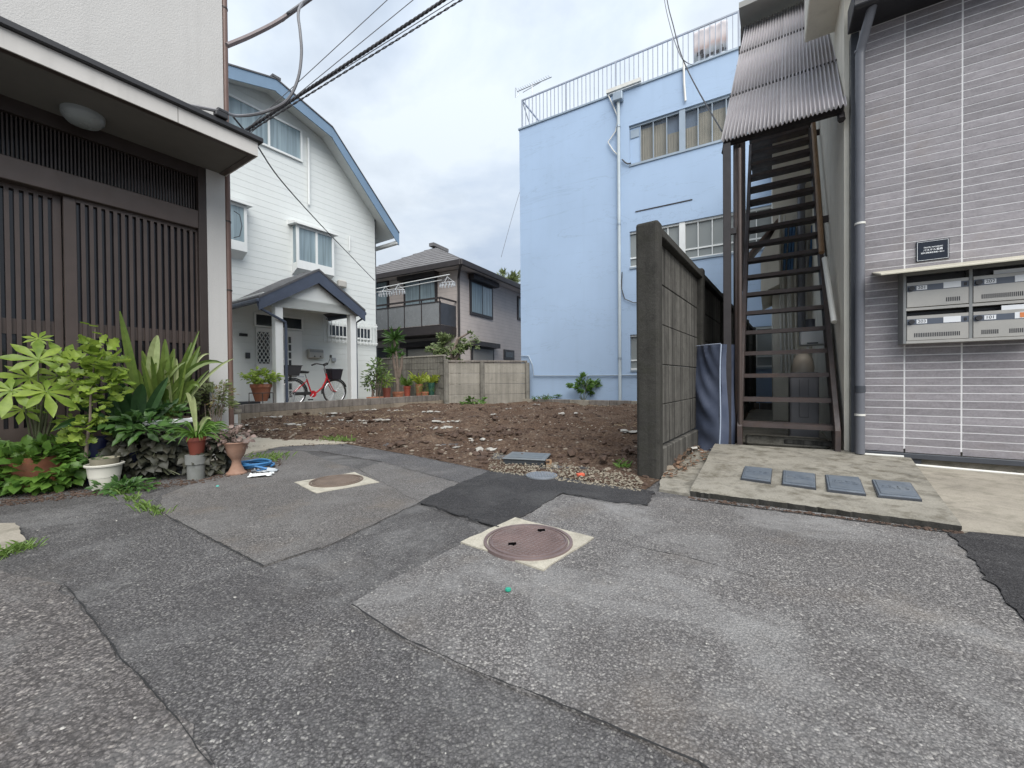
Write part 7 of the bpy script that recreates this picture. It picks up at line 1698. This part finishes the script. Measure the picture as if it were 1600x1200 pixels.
def bush(label, px_, y0, y1, w, mat, seed, L, W, Y=None, n=260):
    g = BB.w(BB.x(px_, 610, -0.25), -0.25, 0.12) if Y is None else at(px_, 600, Y); g.z = 0.10; s = g.y / FPX; t = plant('wall_weed', label, 'weeds', g); mb = MB(); rng = random.Random(seed)
    crown(mb, at(px_, (y0 + y1) / 2, g.y), w / 2 * s, 0.25, (y1 - y0) / 2 * s, n, L, W, rng, 'oval', 0.2, 0.4, clumps=14); rel(t, mb, 'foliage', mat)
    mb = MB()
    for k in range(7): mb.tube([g, at(px_ + rng.uniform(-w, w) * 0.3, rng.uniform(y0, y1), g.y)], 0.008, 4)
    rel(t, mb, 'stems', M['stem'], smooth=False, stf=False)
bush('bushy fern-like weed growing at the foot of the blue wall', 912, 586, 622, 48, LM['fresh'], 1, 0.10, 0.035, None, 1100)
bush('flat low weed at the left foot of the blue wall', 850, 614, 623, 46, LM['mid'], 2, 0.10, 0.035, None, 150)
bush('green weeds at the foot of the tan garden wall', 740, 619, 633, 44, LM['fresh'], 3, 0.12, 0.05, 12.2, 200)

# ------------------------------------------------------------------ overhead cables
def cable(name, label, pts, r, mat, n=6, sag=0.0, twist=0, steps=24, group=None):
    a = [Vector(p) for p in pts]; path = []
    if len(a) == 2:
        for i in range(steps + 1): tt = i / steps; path.append(a[0].lerp(a[1], tt) - UP * sag * 4 * tt * (1 - tt))
    else:
        for i in range(len(a) - 1):        # Catmull-Rom
            p0, p1, p2, p3 = a[max(0, i - 1)], a[i], a[i + 1], a[min(len(a) - 1, i + 2)]
            for k in range(8):
                u = k / 8; path.append(0.5 * ((2 * p1) + (p2 - p0) * u + (2 * p0 - 5 * p1 + 4 * p2 - p3) * u * u + (3 * p1 - p0 - 3 * p2 + p3) * u ** 3))
        path.append(a[-1])
    t = thing(name, label, 'cable', loc=tuple(path[0]), group=group); mb = MB()
    if twist:
        d = (a[-1] - a[0]).normalized(); s1 = d.cross(UP).normalized(); s2 = s1.cross(d); fine = []
        for i in range(len(path) - 1):
            for k in range(6): fine.append(path[i].lerp(path[i + 1], k / 6))
        for ph in range(twist):
            mb.tube([p + (s1 * math.cos(i * 0.55 + ph * 6.283 / twist) + s2 * math.sin(i * 0.55 + ph * 6.283 / twist)) * r * 1.1 for i, p in enumerate(fine)], r, 5)
    else: mb.tube(path, r, n)
    rel(t, mb, 'line', mat, stf=False); return t
E = at(384, 204, 4.6)
def over(a, x, y, Y, k=4.5):
    """far end of a span that passes overhead towards a pole behind the tiled building"""
    b = at(x, y, Y); return a + (b - a) * k
cable('service_cable', 'thickest twisted black cable of the overhead bundle', [E, over(E, 712, -12, 4.1)], 0.0085, M['wire'], twist=3, sag=0.0, steps=150)
E2 = E + Vector((0.01, 0, -0.03))
cable('service_cable', 'lower twisted cable of the overhead bundle', [E2, over(E2, 740, -12, 4.1)], 0.005, M['wire'], twist=2, sag=0.0, steps=150)
cable('service_cable', 'thin grey wire between the two twisted cables', [E, over(E, 728, -12, 4.1)], 0.004, M['wire_grey'], sag=0.0)
E3, E4 = at(372, 215, 4.7), at(374, 222, 4.7)
cable('service_cable', 'uppermost thin grey wire left of the twisted cables', [E3, over(E3, 618, -12, 4.2)], 0.004, M['wire_grey'], sag=0.0)
cable('service_cable', 'second thin grey wire left of the twisted cables', [E4, over(E4, 660, -12, 4.2)], 0.004, M['wire_grey'], sag=0.0)
cable('service_cable', 'black cable running from the canopy down to the white house corner', [at(364, 182, 4.25), at(383, 205, 4.5), at(402, 228, 5.0), at(440, 283, 6.3), at(500, 350, 8.8), at(550, 402, 11), at(585, 438, 12.4)], 0.010, M['wire'])
cable('conduit_cable', 'thick grey cable looping up from the canopy clamp', [CLAMP + Vector((-0.35, -0.1, 0.02)), CLAMP, at(372, 181, 4.2), at(410, 176, 4.2), at(447, 158, 4.2), at(465, 125, 4.2), at(471, 85, 4.2), at(469, 50, 4.2), at(466, 22, 4.25), at(472, 6, 4.4), at(490, -8, 4.55), over(at(440, 30, 4.4), 492, -8, 4.6, 10)], 0.014, M['wire_grey'])
cable('conduit_cable', 'thick brown cable crossing the sky beside the downpipe', [at(355, 71, 4.0), at(395, 54, 4.2), at(440, 30, 4.4), at(490, -6, 4.6), over(at(440, 30, 4.4), 490, -6, 4.6, 10)], 0.024, basic('brown_cable', (0.16, 0.13, 0.13), 0.6, 0.15))
cable('drop_cable', 'black cable from above to the corrugated stair roof', [at(1000, -420, 7.5), at(1022, -160, 7.0), at(1040, -15, 6.5), at(1052, 40, 6.2), at(1066, 90, 5.9), at(1090, 140, 5.4), at(1128, 205, 4.7)], 0.008, M['wire'])
cable('drop_cable', 'thinner pale cable beside the stair roof cable', [at(996, -420, 7.5), at(1018, -160, 7.0), at(1036, -15, 6.5), at(1047, 40, 6.2), at(1060, 80, 6.0), at(1072, 97, 5.9), at(1085, 102, 11.8)], 0.006, M['wire_grey'])
cable('far_wire', 'very thin far wire in front of the sky left of the blue building', [at(812, 300, 22), at(800, 340, 22), at(783, 402, 22)], 0.012, M['wire_grey'])
